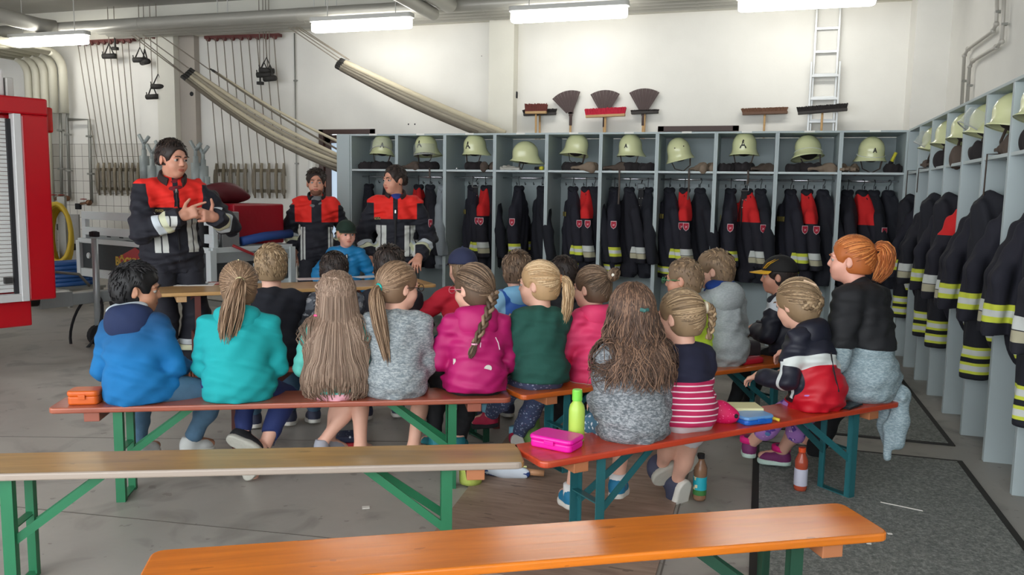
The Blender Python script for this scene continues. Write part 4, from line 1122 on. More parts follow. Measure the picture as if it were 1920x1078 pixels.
S += braid(C, .021, 2.6, .66, .6); C = bez(C[-1], C[-1] + V3(-.004, -.002, -.02), C[-1] + V3(-.016, -.004, -.04), C[-1] + V3(-.026, .0, -.075), 5); S += tail(RR, C, [.010, .014, .018, .02, .018, .008], 50, .0036, .003, .25); hair_obj(F, H_brown, V, S)
ring(F, C[0], V3(0, 0, 1), .013, .005, mat('pale pink hair tie', (226, 170, 190), .5)); face(F, (110, 84, 62)); glasses(F, mat('pink spectacle frame', (200, 120, 130), .3))
M_teal = mat('teal sneaker', (34, 128, 140), .6, var=.1)
for q in 'LR': shoe(F, q, M_teal, M_white)
# ---------------- red bench on the right
h = 34; xy = online(D0, dD, 1190, .125)
F = person('D1', 'girl with wavy brown hair in a grey knit jumper beside the pink lunch box', xy, h, b=0.88, g=1.12, lean=(2, 12, 20), look=-4, nod=2, side=2,
           arms={'L': (-.10, .24, .13, -.25, -.7, -.8), 'R': (.10, .25, .15, .25, -.7, -.8)}, legs=sitlegs(h, xy, {'L': ((1072, 925, 3.48), (-.55, .8, -.1), (-.5, 1, .8)), 'R': ((1158, 905, 3.62), (.1, 1, -.1))}))
top(F, M_hg('dark heather knit', (92, 98, 104), (158, 162, 166)), .017, -.13, name='jumper', flare=.022)
bottoms(F, mat('blue white patterned shorts', (70, 112, 136), .8, zones=[((222, 230, 234), [('vor', 44, .30)])]), .018, leg=.36, name='shorts')
V = hcap(F, .014, -.09, ears=False); S = hang_hair(F, RR, 520, .74, (-112, 112), .024, 9, .0036, .05, .07, narrow=1.25)
hair_obj(F, H_wave, V, S, folds=[(.004, 70, 60, 60, 1)]); c = esurf(F, 178, 0, .026); MB().tube([c + V3(-.018, 0, .004), c + V3(0, -.008, 0), c + V3(.018, 0, .002)], .008, 8).obj('hair_clip', mat('teal hair clip', (62, 110, 106), .35), F.root)
M_bl = mat('blue running shoe', (22, 116, 156), .6, var=.1); M_yl = mat('yellow stripe', (226, 226, 70), .6); 
for q in 'LR':
    shoe(F, q, M_bl, M_white, stripes=(1 if q == 'L' else -1, M_yl))
    MB().tube([F.an[q] + V3(0, 0, -.02), F.an[q] + V3(0, 0, .045)], .040, 12).obj('sock', M_wsock, F.root, smooth=True)
h = 44; xy = online(D0, dD, 1290, .125)
F = person('D2', 'girl with a short side braid in a navy top with pink and white stripes', xy, h, hs=1.02, b=0.82, g=1.04, lean=(3, 10, 16), look=22, nod=3,
           arms={'L': (-.07, .24, .16, -.3, -.6, -.8), 'R': (.07, .24, .16, .3, -.6, -.8)}, legs=sitlegs(h, xy, {'L': ((1236, 893, 4.05), (.75, .3, .45), (-.3, 1, 1)), 'R': ((1262, 925, 4.0), (-.2, .3, -1), (.2, 1, 1))}))
zz = F.pel.z
top(F, mat('navy and striped jersey', (24, 26, 50), .85, zones=[((180, 34, 84), [('box', None, None, None, None, None, zz + .155)]), ((236, 214, 220), [('box', None, None, None, None, None, zz + .157), ('wave', (.05, .12, 1), .026, .22)])], var=.05, vs=30), .014, -.055, name='striped_top', flare=.0)
V = Vol(); 
bottoms(F, mat('pale grey shorts', (200, 198, 202), .8, var=.04), .016, leg=.36, name='shorts')
V = hcap(F, .012, -.075); S = pulled(F, RR, (140, 8), 150); t0 = esurf(F, 140, 8, .018); od = F.RH @ V3(.75, -.65, 0)
C = bez(t0, t0 + od * .04, t0 + od * .045 + V3(0, 0, -.06), t0 + od * .02 + V3(0, 0, -.145), 6); S += braid(C, .017, 2.6, .66, .6); hair_obj(F, H_dblond, V, S); ring(F, t0, od, .02, .008, mat('cream hair tie', (226, 214, 190), .6)); face(F, (130, 100, 76))
M_slate = mat('slate canvas shoe', (58, 62, 84), .7, var=.2, vs=30)
shoe(F, 'L', M_slate, M_gsole, up=wd_(h, (-.35, .85, .5)), size=.27); shoe(F, 'R', M_slate, M_white, up=wd_(h, (-.8, .6, .1)), size=.25)
h = 64; xy = online(D0, dD, 1530, .125)
F = person('D3', 'girl in a navy, white and red jacket and purple patterned leggings, hair pinned up', xy, h, b=0.87, g=1.2, lean=(5, 20, 30), look=-10, nod=12, side=5,
           arms={'L': (-.15, .28, .16, -.5, -.5, -.7), 'R': (.12, .26, .14)}, legs=sitlegs(h, xy, {'L': ((1345, 880, 4.75), (-.05, 1, -.1), (-.6, 1, 1)), 'R': ((1446, 875, 4.75), (-.96, .25, -.05), (.0, 1, 1))}))
zz = F.ch; n3 = (F.R3.col[2] * 1 + F.R3.col[0] * .22).normalized()
d0 = n3.dot(F.pel * .45 + F.ch * .55)
fa = (F.wr['L'] - F.el['L']).normalized(); fd0 = fa.dot(F.el['L'])
top(F, mat('navy white red shell', (26, 28, 44), .55, zones=[((192, 10, 36), [('slab', n3, -9, d0 - .03), ('box', -.26, None, None, .24, None, None)]), ((30, 28, 40), [('sph', F.hip['L'] + V3(-.06, .10, .02), .055)]), ((212, 218, 216), [('slab', n3, d0 - .03, d0 + .022), ('box', -.26, None, None, .09, None, None)]), ((26, 28, 44), [('sph', F.el['L'], .085)]), ((26, 28, 44), [('sph', F.wr['L'], .15)]), ((214, 222, 222), [('slab', fa, fd0 + .0, fd0 + .022), ('sph', F.el['L'], .1)])], var=.04), 0.015, -.10, name='rain_jacket', flare=.02, amp=1.5)
hood(F, mat('navy shell', (24, 26, 42), .55, var=.05), 1.0, None, wide=1.1)
P0 = [surf(F, F.nk + V3(-.05 - .012 * i, -.3, -.08 - .06 * i), (0, 1, 0)) for i in range(4)]; MB().tube([p + V3(0, -.004, 0) for p in P0], .004, 6).obj('drawstring', M_black, F.top)
bottoms(F, mat('purple patterned leggings', (172, 122, 196), .75, zones=[((92, 60, 150), [('noise', 13, .56)]), ((84, 124, 176), [('vor', 17, .26)]), ((222, 200, 230), [('vor', 29, .16)])]), .008, leg=.78, name='leggings')
V = hcap(F, .014, -.085, ears=False); S = pulled(F, RR, (150, -12), 160, .015); S += braid([esurf(F, a, e, .02) for a, e in ((70, 10), (100, 0), (130, -10), (165, -18), (200, -22), (230, -20))], .019, 4, .66, .8)
hair_obj(F, H_dblond, V, S); MB().tube([esurf(F, -150, 50, .02), esurf(F, 175, 30, .021), esurf(F, 140, 5, .021)], .006, 8).obj('hair_band', mat('cream hair band', (232, 200, 170), .6), F.root); face(F, (130, 100, 76))
M_pp = mat('purple high shoe', (112, 38, 92), .65, var=.2, vs=25); M_pk = mat('hot pink sock', (226, 24, 126), .7)
for q in 'LR':
    shoe(F, q, M_pp, mat('mint sole', (184, 206, 196), .6), high=.10)
    MB().tube([F.an[q] + V3(0, 0, .018), F.an[q] + V3(0, 0, .045)], .052, 14).obj('sock', M_pk, F.root, smooth=True)
h = 60; xy = online(D0, dD, 1622, .135)
F = person('D4', 'woman with a ginger ponytail in a cropped black denim jacket over a long grey top', xy, h, b=1.35, th=1.22, g=.88, lean=(-2, 14, 26), look=20, nod=-2, skin='pink', side=4,
           arms={'L': (-.12, .24, .17, -.4, -.6, -.6), 'R': (.08, .26, .15, .5, -.6, -.6)}, legs=sitlegs(h, xy, {'L': ((1520, 875, 5.0), (-.96, .3, -.1), (-.1, 1, 1)), 'R': ((1500, 850, 5.35), (-.9, .4, -.1))}))
top(F, M_hg('pale grey jersey', (132, 152, 160), (172, 188, 194)), .014, -.10, name='long_top', flare=.006)
base = F.top
V0, I0 = F.topv, F.topin
top(F, mat('black denim', (26, 27, 31), .75, var=.25, vs=12, bump=(120, .3, .003)), .021, .115, name='denim_jacket', amp=1.1); 
for x in (.05, .085): p = surf(F, F.pel + F.R1 @ V3(x, -.35, .15 * F.b), (0, 1, 0)); MB().ball(p, .008, 10).obj('button', mat('silver button', (190, 190, 186), .3, .8), F.top)
collar(F, mat('black denim', (1, 1, 1)), .062, .036, .012, -20)
bottoms(F, M_black, name='leggings', leg=.9, infl=.006)
# loose side of the long top hanging over the bench end
pe = loc_ = F.loc(Vector((D1_.x, D1_.y, .47)) + dD * .0 + Vector((-.02, .03, 0)))
tl = Vol(); q0 = F.pel + F.R1 @ V3(.13, -.06, -.03)
tl.path([q0, pe + V3(.0, -.02, .04), pe + V3(.015, -.02, -.10), pe + V3(.01, -.02, -.22)], [.050, .036, .034, .028], k=.04).path([pe + V3(.02, .06, .02), pe + V3(.02, .05, -.14), pe + V3(.005, .03, -.30)], [.032, .034, .018], k=.03)
vol_obj('top_tail', tl, mat('pale grey jersey', (1, 1, 1)), base, .007, 0, [(.007, 95, 60, 8, 1)])
V = hcap(F, .011, -.06); S = pulled(F, RR, (178, 24), 170); t0 = esurf(F, 178, 24, .016); od = F.RH @ V3(0, -1, .25)
C = bez(t0, t0 + od * .06 + V3(0, 0, .03), t0 + od * .075 + V3(0, 0, -.10), t0 + od * .01 + V3(0, 0, -.18), 9); S += tail(RR, C, [.014, .026, .036, .042, .045, .045, .042, .036, .024], 150, .0042, .008, .3); hair_obj(F, H_red, V, S); ring(F, t0, od, .018, .006, mat('brown hair tie', (120, 70, 40), .6)); face(F, (170, 110, 70))
M_conv = mat('black canvas', (52, 44, 54), .8, bump=(120, .3, .003))
for q in 'LR':
    sh_, o, R, L = shoe(F, q, M_conv, mat('cream rubber', (222, 218, 206), .5), size=.245, sole_t=.03)
    lc = MB()
    for i in range(5): y = .12 + i * .07; lc.tube([o + R @ (V3(-.09, y, .33 - .035 * i) * L), o + R @ (V3(0, y + .02, .36 - .035 * i) * L), o + R @ (V3(.09, y, .33 - .035 * i) * L)], .012 * L, 6)
    lc.obj('lace', M_wsock, sh_)
# ---------------- orange bench behind
h = 44; xy = online(C0, dC, 1012, .13)
F = person('C1', 'girl with a blond ponytail in a dark green cardigan, clapping her hands', xy, h, side=4, b=0.93, g=1.05, lean=(3, 10, 16), look=42, nod=0,
           arms={'L': (-.10, .22, .26, -.4, -.3, -1), 'R': (-.04, .24, .25, .5, -.3, -1)}, legs=sitlegs(h, xy, {'L': ((880, 815, 4.7), (-.9, .35, -.2), (-.5, 1, .8)), 'R': ((958, 838, 4.55), (.25, .4, -1), (.0, 1, 1))}),
           fingers={'L': dict(dir=V3(.1, .3, .9), palm=V3(1, .1, -.1), curl=(8, 8, 10, 12)), 'R': dict(dir=V3(-.1, .3, .9), palm=V3(-1, .1, -.1), curl=(8, 8, 10, 12))})
top(F, mat('dark green fleece', (30, 80, 70), .9, var=.12, vs=30, bump=(140, .3, .003)), .017, -.05, name='cardigan', flare=.028)
collar(F, mat('red collar', (196, 28, 62), .8), .062, .032, .01, -14)
bottoms(F, mat('floral leggings', (72, 84, 118), .8, zones=[((160, 172, 200), [('vor', 46, .26)]), ((120, 90, 120), [('vor', 37, .16)])]), .010, leg=.93, name='leggings')
V = hcap(F, .012, -.07); S = pulled(F, RR, (170, 4), 160); t0 = esurf(F, 170, 4, .018); od = F.RH @ V3(0, -1, .1)
C = bez(t0, t0 + od * .05, t0 + od * .05 + V3(0, 0, -.12), t0 + od * .015 + V3(.0, -.01, -.25), 9); S += tail(RR, C, [.012, .018, .024, .028, .03, .03, .028, .022, .012], 90, .004, .006, .35); hair_obj(F, H_blond, V, S); ring(F, t0, od, .018, .005, mat('sand hair tie', (190, 130, 90), .6)); face(F, (180, 146, 106))
M_rs = mat('dark pink shoe', (168, 24, 64), .6, var=.15); 
shoe(F, 'L', M_rs, M_black); shoe(F, 'R', M_rs, M_white, up=wd_(h, (-.6, 1, .4)))
for q in 'LR': MB().tube([F.an[q] + V3(0, 0, .03), F.an[q] + V3(0, 0, .07)], .043, 12).obj('sock', mat('light blue sock', (130, 190, 214), .8), F.root, smooth=True)
h = 40; xy = online(C0, dC, 1115, .13)
F = person('C2', 'girl in a neon pink hooded jacket with her hair in a bun', xy, h, hs=1.03, b=0.86, g=1.08, lean=(2, 8, 14), look=32, nod=2, arms={'L': (-.10, .24, .16, -.6, -.6, -.6), 'R': (.10, .25, .16)})
M_np = mat('neon pink shell', (228, 58, 110), .65, var=.04)
top(F, mat('neon pink shell with pale hem', (228, 58, 110), .65, zones=[((226, 214, 214), [('box', None, None, None, None, F.pel.z - .082, F.pel.z - .068)])], var=.04), .017, -.11, name='hooded_jacket', flare=.008, amp=1.4); hood(F, M_np, .9, None)
bottoms(F, M_black, name='trousers'); V = hcap(F, .012, -.07); S = pulled(F, RR, (178, 26), 150); t0 = esurf(F, 178, 26, .03)
for i in range(3): S += tail(RR, [t0 + (F.RH @ V3(sin(a + i * 2) * .026, -.02 - .016 * cos(a * 1.3 + i), cos(a + i * 2) * .028)) for a in np.linspace(0, 6.0, 12)], [.012] * 12, 26, .0035, .003, .1)
hair_obj(F, H_brown, V, S); b = MB(); b.ball(esurf(F, 150, 34, .022), .011, 10); b.ball(t0 + F.RH @ V3(-.03, -.03, .0), .011, 10); b.obj('hair_bead', mat('pearl', (230, 226, 214), .3), F.root); face(F, (100, 78, 58)); 
for q in 'LR': shoe(F, q, M_rs, M_white)
h = 46; xy = online(C0, dC, 1287, .13)
F = person('C3', 'boy with glasses in a neon yellow jacket, in front of the grey hooded boy', xy, h, b=0.9, g=1.05, lean=(2, 8, 12), look=36, nod=3, skin='ruddy', arms={'L': (-.09, .24, .16), 'R': (.09, .24, .16)})
M_ny = mat('neon yellow shell', (196, 224, 62), .65, var=.05); top(F, M_ny, .018, -.08, name='jacket', amp=1.3); collar(F, mat('neon collar', (204, 228, 80), .6, zones=[((236, 120, 40), [('slab', (0, 0, 1), F.nk.z + .012, F.nk.z + .022)])]), .070, .05, .014, -14)
bottoms(F, M_jean, name='jeans'); short_hair(F, H_sand, .010, .022, 420, .2, .45, fringe=.0); face(F, (120, 92, 66)); glasses(F, mat('green spectacle frame', (70, 140, 90), .3))
for q in 'LR': shoe(F, q, M_slate, M_white)
h = 46; xy = online(C0, dC, 1352, .17)
F = person('C4', 'boy with brown hair in a light grey hoodie with a blue hood lining', xy, h, side=-3, b=1.0, g=1.0, lean=(0, 10, 16), look=38, nod=-2, arms={'L': (-.09, .25, .16), 'R': (.10, .25, .16, .5, -.6, -.6)})
M_lg = mat('light grey sweat cloth', (156, 164, 166), .9, heather=((178, 184, 186), 60, .4, .65), bump=(120, .25, .003)); top(F, M_lg, .020, -.10, name='hoodie', flare=.012, amp=1.2); hood(F, M_lg, 1.2, mat('royal blue lining', (24, 62, 140), .85), wide=1.05)
collar(F, mat('royal blue lining', (1, 1, 1)), .072, .055, .016, -14, name='hood_lining', dz=-.015)
bottoms(F, M_djean, name='jeans'); short_hair(F, H_sand, .014, .030, 460, .5, .35, fringe=.012); face(F, (100, 76, 54))
for q in 'LR': shoe(F, q, M_slate, M_white)
h = 62; xy = online(C0, dC, 1478, .16)
F = person('C5', 'boy in a black cap with yellow visor and a navy jacket with white shoulder', xy, h, b=0.89, g=1.0, lean=(8, 18, 20), look=26, nod=2, skin='ruddy', arms={'L': (-.10, .26, .17, -.6, -.5, -.7), 'R': (.0, .30, .18, .5, -.6, -.7)})
s3 = F.sh['L']; zx = [F.R3.col[0], F.R3.col[1], F.R3.col[2]]
top(F, mat('navy shell white yoke', (26, 28, 42), .6, zones=[((206, 212, 218), [('el', F.sh['L'] + F.R3 @ V3(.02, -.03, -.01), zx, (.095, .15, .075))])], var=.06), .020, -.09, name='jacket', amp=1.2); collar(F, mat('dark grey fleece', (44, 46, 52), .9), .078, .05, .02, -22)
bottoms(F, M_black, name='trousers'); short_hair(F, H_dark, .008, .018, 200, .1, .3)
c = capp(F, mat('black cap cloth', (20, 19, 20), .8), mat('yellow visor', (222, 170, 38), .7, zones=[]), .017, label='black cap with a flame patterned yellow visor'); face(F, (40, 30, 26))
hp = F.hp; fl_ = MB()
for k in range(2):
    P = [hp(*(F.RH.transposed() @ (esurf(F, a, e, .0245) - F.Hc) / F.hs)) for a, e in ((-30 - k * 9, 12), (-44 - k * 12, 30), (-70 - k * 14, 48))]; fl_.tube(P, [.008, .010, .002], 6, sq=.4)
fl_.obj('flame_print', mat('yellow print', (224, 172, 44), .7), c)
for q in 'LR': shoe(F, q, M_black, M_white)
# ---------------- children at the table
BD = Vector((BB1.x - BB0.x, BB1.y - BB0.y, 0)).normalized()
h = 36; xy = online(BB0, BD, 514, .13)
F = person('B1', 'boy with short blond hair in a dark navy pullover, sitting at the table', xy, h, b=0.99, g=1.05, hs=1.1, lean=(4, 14, 20), look=-4, nod=2, arms={'L': (-.14, .30, .30), 'R': (.14, .30, .30)})
M_nv = mat('dark navy knit', (24, 26, 36), .9, var=.1, vs=30); top(F, M_nv, .018, -.1, name='pullover'); bottoms(F, M_jean, name='jeans'); short_hair(F, H_dblond, .013, .026, 620, .3, .55, nape=-.068); collar(F, mat('wine collar', (70, 24, 36), .8), .06, .02, .008, -10)
for q in 'LR': shoe(F, q, M_slate, M_white)
h = 36; xy = online(BB0, BD, 632, .13)
F = person('B2', 'boy with dark hair in a grey camouflage shirt at the table', xy, h, hs=1.04, b=0.93, g=1.0, lean=(4, 14, 20), look=-8, nod=6, arms={'L': (-.14, .28, .30), 'R': (.14, .28, .30)})
top(F, mat('grey camouflage', (92, 96, 104), .85, zones=[((58, 60, 68), [('noise', 22, .52)]), ((150, 152, 156), [('noise', 31, .60)])]), .018, -.1, name='camouflage_shirt'); bottoms(F, M_jean, name='jeans'); short_hair(F, H_dark, .011, .02, 480, .1, .4, nape=-.062)
for q in 'LR': shoe(F, q, M_slate, M_white)
h = 38; xy = online(BB0, BD, 738, .13)
F = person('B3', 'boy with thick dark hair in a black pullover, before the fireman in the blue shirt', xy, h, b=0.97, g=1.05, hs=1.1, lean=(6, 16, 24), look=-10, nod=4, arms={'L': (-.16, .30, .30), 'R': (.16, .30, .30)})
top(F, mat('charcoal knit', (34, 34, 42), .9, var=.1, vs=30), .018, -.1, name='pullover'); bottoms(F, M_black, name='trousers'); short_hair(F, H_dark, .018, .03, 520, .1, .5, nape=-.065)
for q in 'LR': shoe(F, q, M_slate, M_white)
h = 36; xy = online(BB0, BD, 862, .13)
F = person('B4', 'child in a navy blue cap and red long sleeved shirt at the table end', xy, h, hs=1.04, b=0.95, g=.95, lean=(6, 12, 16), look=8, nod=4, side=5, arms={'L': (-.24, .16, .06, -1, -.3, .3), 'R': (.12, .26, .2)})
top(F, mat('red jersey', (186, 22, 46), .85, var=.06, vs=20), .012, -.1, name='shirt'); bottoms(F, M_jean, name='jeans'); short_hair(F, H_sand, .009, .02, 240, .1, .3); capp(F, mat('navy cap cloth', (40, 46, 76), .85, var=.08, vs=30), None, .016)
for q in 'LR': shoe(F, q, M_slate, M_white)
E0 = Vector((*ats(965, 5.1), 0)); dE = dC
h = 40; xy = (E0.x, E0.y); nE = Vector((-dE.y, dE.x, 0))
bench(E0 - nE * .13 - dE * .55, E0 - nE * .13 + dE * 1.65, 'dark orange beer bench in the third row, mostly hidden behind the girl in green', wood_paint('third row bench paint', (190, 92, 40), (196, 88, 44), .25), 'dgreen', cl_o)
F = person('B5', 'boy with brown hair in a blue rain jacket, behind the girl in green', xy, h, side=5, b=0.93, g=1.0, lean=(3, 10, 16), look=-14, nod=6, arms={'L': (-.10, .26, .17), 'R': (.10, .26, .17)})
zx = [F.R3.col[0], F.R3.col[1], F.R3.col[2]]
top(F, mat('blue shell', (30, 86, 168), .6, zones=[((130, 178, 210), [('el', F.sh['L'] + F.R3 @ V3(-.03, -.0, -.06), zx, (.05, .16, .14))]), ((150, 196, 220), [('el', F.nk + F.R3 @ V3(0, -.03, .0), zx, (.10, .12, .035))])], var=.05), .018, -.1, name='rain_jacket', amp=1.3); hood(F, mat('pale blue hood', (120, 176, 212), .6, var=.05), .85, None); bottoms(F, M_jean, name='jeans'); short_hair(F, H_brown, .016, .032, 520, .2, .4, nape=-.066, fringe=.01); face(F, (90, 66, 48))
for q in 'LR': shoe(F, q, M_slate, M_white)
p = E0 + dE * .52; xy = (p.x, p.y); h = 42
F = person('B6', 'child in a black jacket with the hood down, head hidden behind the blond ponytail', xy, h, b=0.9, g=1.05, lean=(8, 24, 34), look=10, nod=8, side=-10, arms={'L': (-.10, .26, .17), 'R': (.10, .26, .17)})
M_bj = mat('black shell', (30, 31, 38), .6, var=.08); top(F, M_bj, .022, -.1, name='hooded_jacket', amp=1.4); hood(F, M_bj, 1.0, None); bottoms(F, M_black, name='trousers'); short_hair(F, H_dark, .012, .026, 300, .1, .4)
for q in 'LR': shoe(F, q, M_slate, M_white)
# ================================================================ the standing people
M_fnavy = (24, 25, 36)
def firecoat(F, name, yz, axz, ax_=.20, strips=((.055, .125),), sz=(-.35, -.06), gap=0, openneck=None, infl=.030, hem=-.28, red=(226, 36, 26)):
    """navy fire coat with red yoke, reflective chest strips and cuff bands"""
    z = [(red, [('box', -ax_, ax_, None, None, yz, None)]), (red, [('box', -.40, .40, None, None, axz, None)])]
    if gap: z.append((M_fnavy, [('box', -gap, gap, 0, None, None, None)]))
    for s in (-1, 1):
        for a, b_ in strips:
            lo, hi = sorted((s * a, s * b_)); z.append(((198, 200, 196), [('box', lo, hi, .02, None, yz + sz[0], yz + sz[1])])); m_ = (lo + hi) / 2; z.append(((40, 40, 46), [('box', m_ - .005, m_ + .005, .02, None, yz + sz[0], yz + sz[1])]))
    for q in 'LR':
        e, w = F.el[q], F.wr[q]; f = (w - e).normalized(); L = (w - e).length; t0 = f.dot(e)
        for a, b_, c in ((.40, .56, (196, 204, 210)), (.575, .72, (206, 208, 178))): z.append((c, [('slab', f, t0 + L * a, t0 + L * b_), ('sph', e * .42 + w * .58, .135)]))
    m_ = mat(name, M_fnavy, .8, zones=z, var=.05, vs=25, bump=(120, .25, .003))
    top(F, m_, infl, hem, name='fire_coat', h=.009, flare=.03, amp=1.6, openneck=openneck)
def shield(F, q, t=.42, out=None):
    s = F.sh[q]; e = F.el[q]; p = s * (1 - t) + e * t; d = (Vector(out) if out else V3(-1 if q == 'L' else 1, .25, 0)).normalized(); p = surf(F, p + d * .2, -d) + d * .002
    badge(F.top, p, d, .085)
def badge(parent, p, d, sz):
    z = Vector(d).normalized(); x = V3(0, 0, 1).cross(z).normalized(); y = z.cross(x)
    for k, (sc, c, nm) in enumerate(((1, (214, 190, 196), 'badge'), (.86, (170, 24, 52), 'badge_field'), (.3, (216, 160, 170), 'badge_emblem'))):
        pts = [(-.36, .5), (.36, .5), (.38, 0), (.28, -.3), (0, -.52), (-.28, -.3), (-.38, 0)] if k < 2 else [(-.5, -.4), (-.15, -.5), (.1, -.15), (.5, -.45), (.3, .1), (.5, .5), (0, .2), (-.5, .45), (-.2, 0)]
        b = MB(); b.T = Matrix.Translation(Vector(p) + z * (.002 * k)) @ Matrix((x, y, z)).transposed().to_4x4(); b.prism([(a * sz * sc, b_ * sz * sc) for a, b_ in pts], 0, .002)
        o = b.obj(nm, mat('badge %d' % k, c, .7), parent)
        if k == 0: parent = o
def zipper(F, z0, z1, x=0.0):
    P = []
    for z in np.linspace(z0, z1, 7): P.append(surf(F, V3(x, .5, z), (0, -1, 0), .034) + V3(0, .003, 0))
    b = MB(); b.tube(P, .010, 6, sq=.5); b.obj('zip_flap', M_black, F.top)
    MB().box(P[-1] + V3(0, .012, -.02), (.012, .006, .03)).obj('zip_pull', mat('silver button', (190, 190, 186), .3, .8), F.top)
def tshirt(F, m_, z0):
    V = Vol(); V.p = list(F.torso.p); V.cap(F.nk - V3(0, 0, .10), F.nk + V3(0, .015, -.035), .08, .062, k=.05); V.cut((0, 0, -1), (0, 0, z0)); return vol_obj('shirt', V, m_, F.root, .009, .012)
def deepneck(V, F, w=.05, d=.16, y=.12):
    V.cap(F.nk + V3(0, y, .06), F.nk + V3(0, y + .03, -d), w, w * .5, k=.02, sub=True)
# tall fireman talking, behind the table
xy = ats(330, 6.55); h = 236
F = person('S1', 'tall fireman in a red and navy coat behind the table, counting on his fingers', xy, h, seat=1.02, b=1.56, hs=1.28, g=1.12, th=1.34, stand=True, lean=(0, 2, 10), look=20, nod=4, skin='ruddy', body_h=.0055,
           arms={'abs': True, 'R': (.03, .36, 1.31, .9, -.3, -.8), 'L': (-.23, .33, 1.30, -.9, -.2, -.8)},
           fingers={'R': dict(dir=V3(-.85, .25, .32), palm=V3(.1, -.9, -.3), curl=(6, 72, 78, 80), size=1.05), 'L': dict(dir=V3(.75, .35, .12), palm=V3(.1, -.9, -.2), curl=(10, 70, 78, 80), thumb=V3(-.2, .1, 1), size=1.05)})
firecoat(F, 'fire coat cloth tall', 1.37, 1.55, ax_=.21, strips=((.075, .165),), gap=.02, openneck=lambda V: deepneck(V, F, .05, .12), hem=-.30)
collar(F, mat('dark brown velour collar', (46, 32, 32), .9), .070, .075, .016, -20, open_=70); tshirt(F, mat('dark red polo', (112, 20, 34), .8), 1.36)
zipper(F, .95, 1.52, -.0)
p = surf(F, V3(.12, .5, 1.345), (0, -1, 0), .034); MB().box(p, (.11, .008, .022)).obj('name_tape', mat('name tape', (34, 32, 28), .8, zones=[((150, 132, 84), [('noise', 140, .48)])]), F.top)
ft = {q: ('slab', (F.an[q] - F.kn[q]).normalized(), 0, 0) for q in 'LR'}
bands = [((198, 204, 208), [('box', None, None, None, None, .285, .33)]), ((206, 208, 178), [('box', None, None, None, None, .235, .28)])]
M_fpants = mat('fire trousers', M_fnavy, .8, zones=bands, var=.05, vs=25, bump=(120, .25, .003))
bottoms(F, M_fpants, .022, name='fire_trousers', wide=.012); short_hair(F, H_dark, .011, .024, 620, .3, .6, nape=-.035, high=.014); face(F, (52, 40, 34), (60, 60, 60))
for q in 'LR': shoe(F, q, mat('black boot', (34, 30, 28), .5), M_black, high=.2, size=.30)
# fireman leaning in front of the lockers
xy = ats(742, 7.85); h = 204
F = person('S4', 'fireman in a red and navy coat over a blue shirt, standing before the first lockers', xy, h, seat=.95, b=1.48, hs=1.16, g=1.04, th=1.24, stand=True, lean=(0, 2, 8), look=-50, nod=2, skin='ruddy', body_h=.0055,
           arms={'abs': True, 'R': (.24, .14, .90, .6, -.8, -.2), 'L': (-.22, .22, .93, -.6, -.8, -.2)})
firecoat(F, 'fire coat cloth blue shirt', 1.27, 1.42, ax_=.20, strips=((.085, .185),), gap=.022, openneck=lambda V: deepneck(V, F, .05, .12)); F.root['group'] = 'firemen'
collar(F, mat('dark brown velour collar', (1, 1, 1)), .070, .07, .016, -20, open_=70); tshirt(F, mat('royal blue shirt', (34, 52, 130), .8), 1.2); zipper(F, .86, 1.36); shield(F, 'L', .55, (-.8, .6, 0))
MB().box(surf(F, V3(.14, .5, 1.275), (0, -1, 0), .034), (.11, .008, .022)).obj('name_tape', mat('name tape', (1, 1, 1)), F.top)
bottoms(F, M_fpants, .02, name='fire_trousers', wide=.012); short_hair(F, H_dark, .009, .020, 620, .2, .55, nape=-.035, high=.014); face(F, (48, 36, 32), (60, 60, 60))
for q in 'LR': shoe(F, q, mat('black boot', (1, 1, 1)), M_black, high=.2, size=.30)
# young fireman at the passage behind the lockers
xy = ats(597, 8.62); h = 210
F = person('S2', 'young bearded fireman in an open red and navy coat over a grey shirt', xy, h, seat=.94, b=1.42, hs=1.18, g=1.0, th=1.18, stand=True, lean=(0, 2, 8), look=-2, nod=-2, skin='ruddy', body_h=.0055,
           arms={'abs': True, 'R': (.24, -.02, .90, .5, -1, -.2), 'L': (-.22, .03, .90, -.5, -1, -.2)})
firecoat(F, 'fire coat cloth open', 1.20, 1.38, ax_=.22, strips=((.115, .165),), sz=(-.42, -.05), gap=.05, openneck=lambda V: deepneck(V, F, .065, .26)); F.root['group'] = 'firemen'
collar(F, mat('black collar', (26, 26, 30), .9), .070, .07, .014, -20, open_=80); tshirt(F, mat('grey print shirt', (110, 112, 114), .85, var=.2, vs=30), 1.0); 
bottoms(F, M_fpants, .02, name='fire_trousers', wide=.012); short_hair(F, H_dark, .011, .03, 620, .2, .8, nape=-.035, high=.014); face(F, (60, 44, 34), (60, 60, 60))
bv = Vol().ell(F.hp(0, .036, -.066), (.050 * F.hs, .054 * F.hs, .044 * F.hs), F.RH, k=.02).ell(F.hp(0, .086, -.054), (.026 * F.hs, .02 * F.hs, .016 * F.hs), F.RH, k=.01, sub=True).cut(F.RH.col[2], F.hp(0, 0, -.040)); vol_obj('beard', bv, mat('stubble brown', (122, 84, 66), .85, var=.2, vs=120), F.root, .004, .001, None)
for q in 'LR': shoe(F, q, mat('black boot', (1, 1, 1)), M_black, high=.2, size=.30)
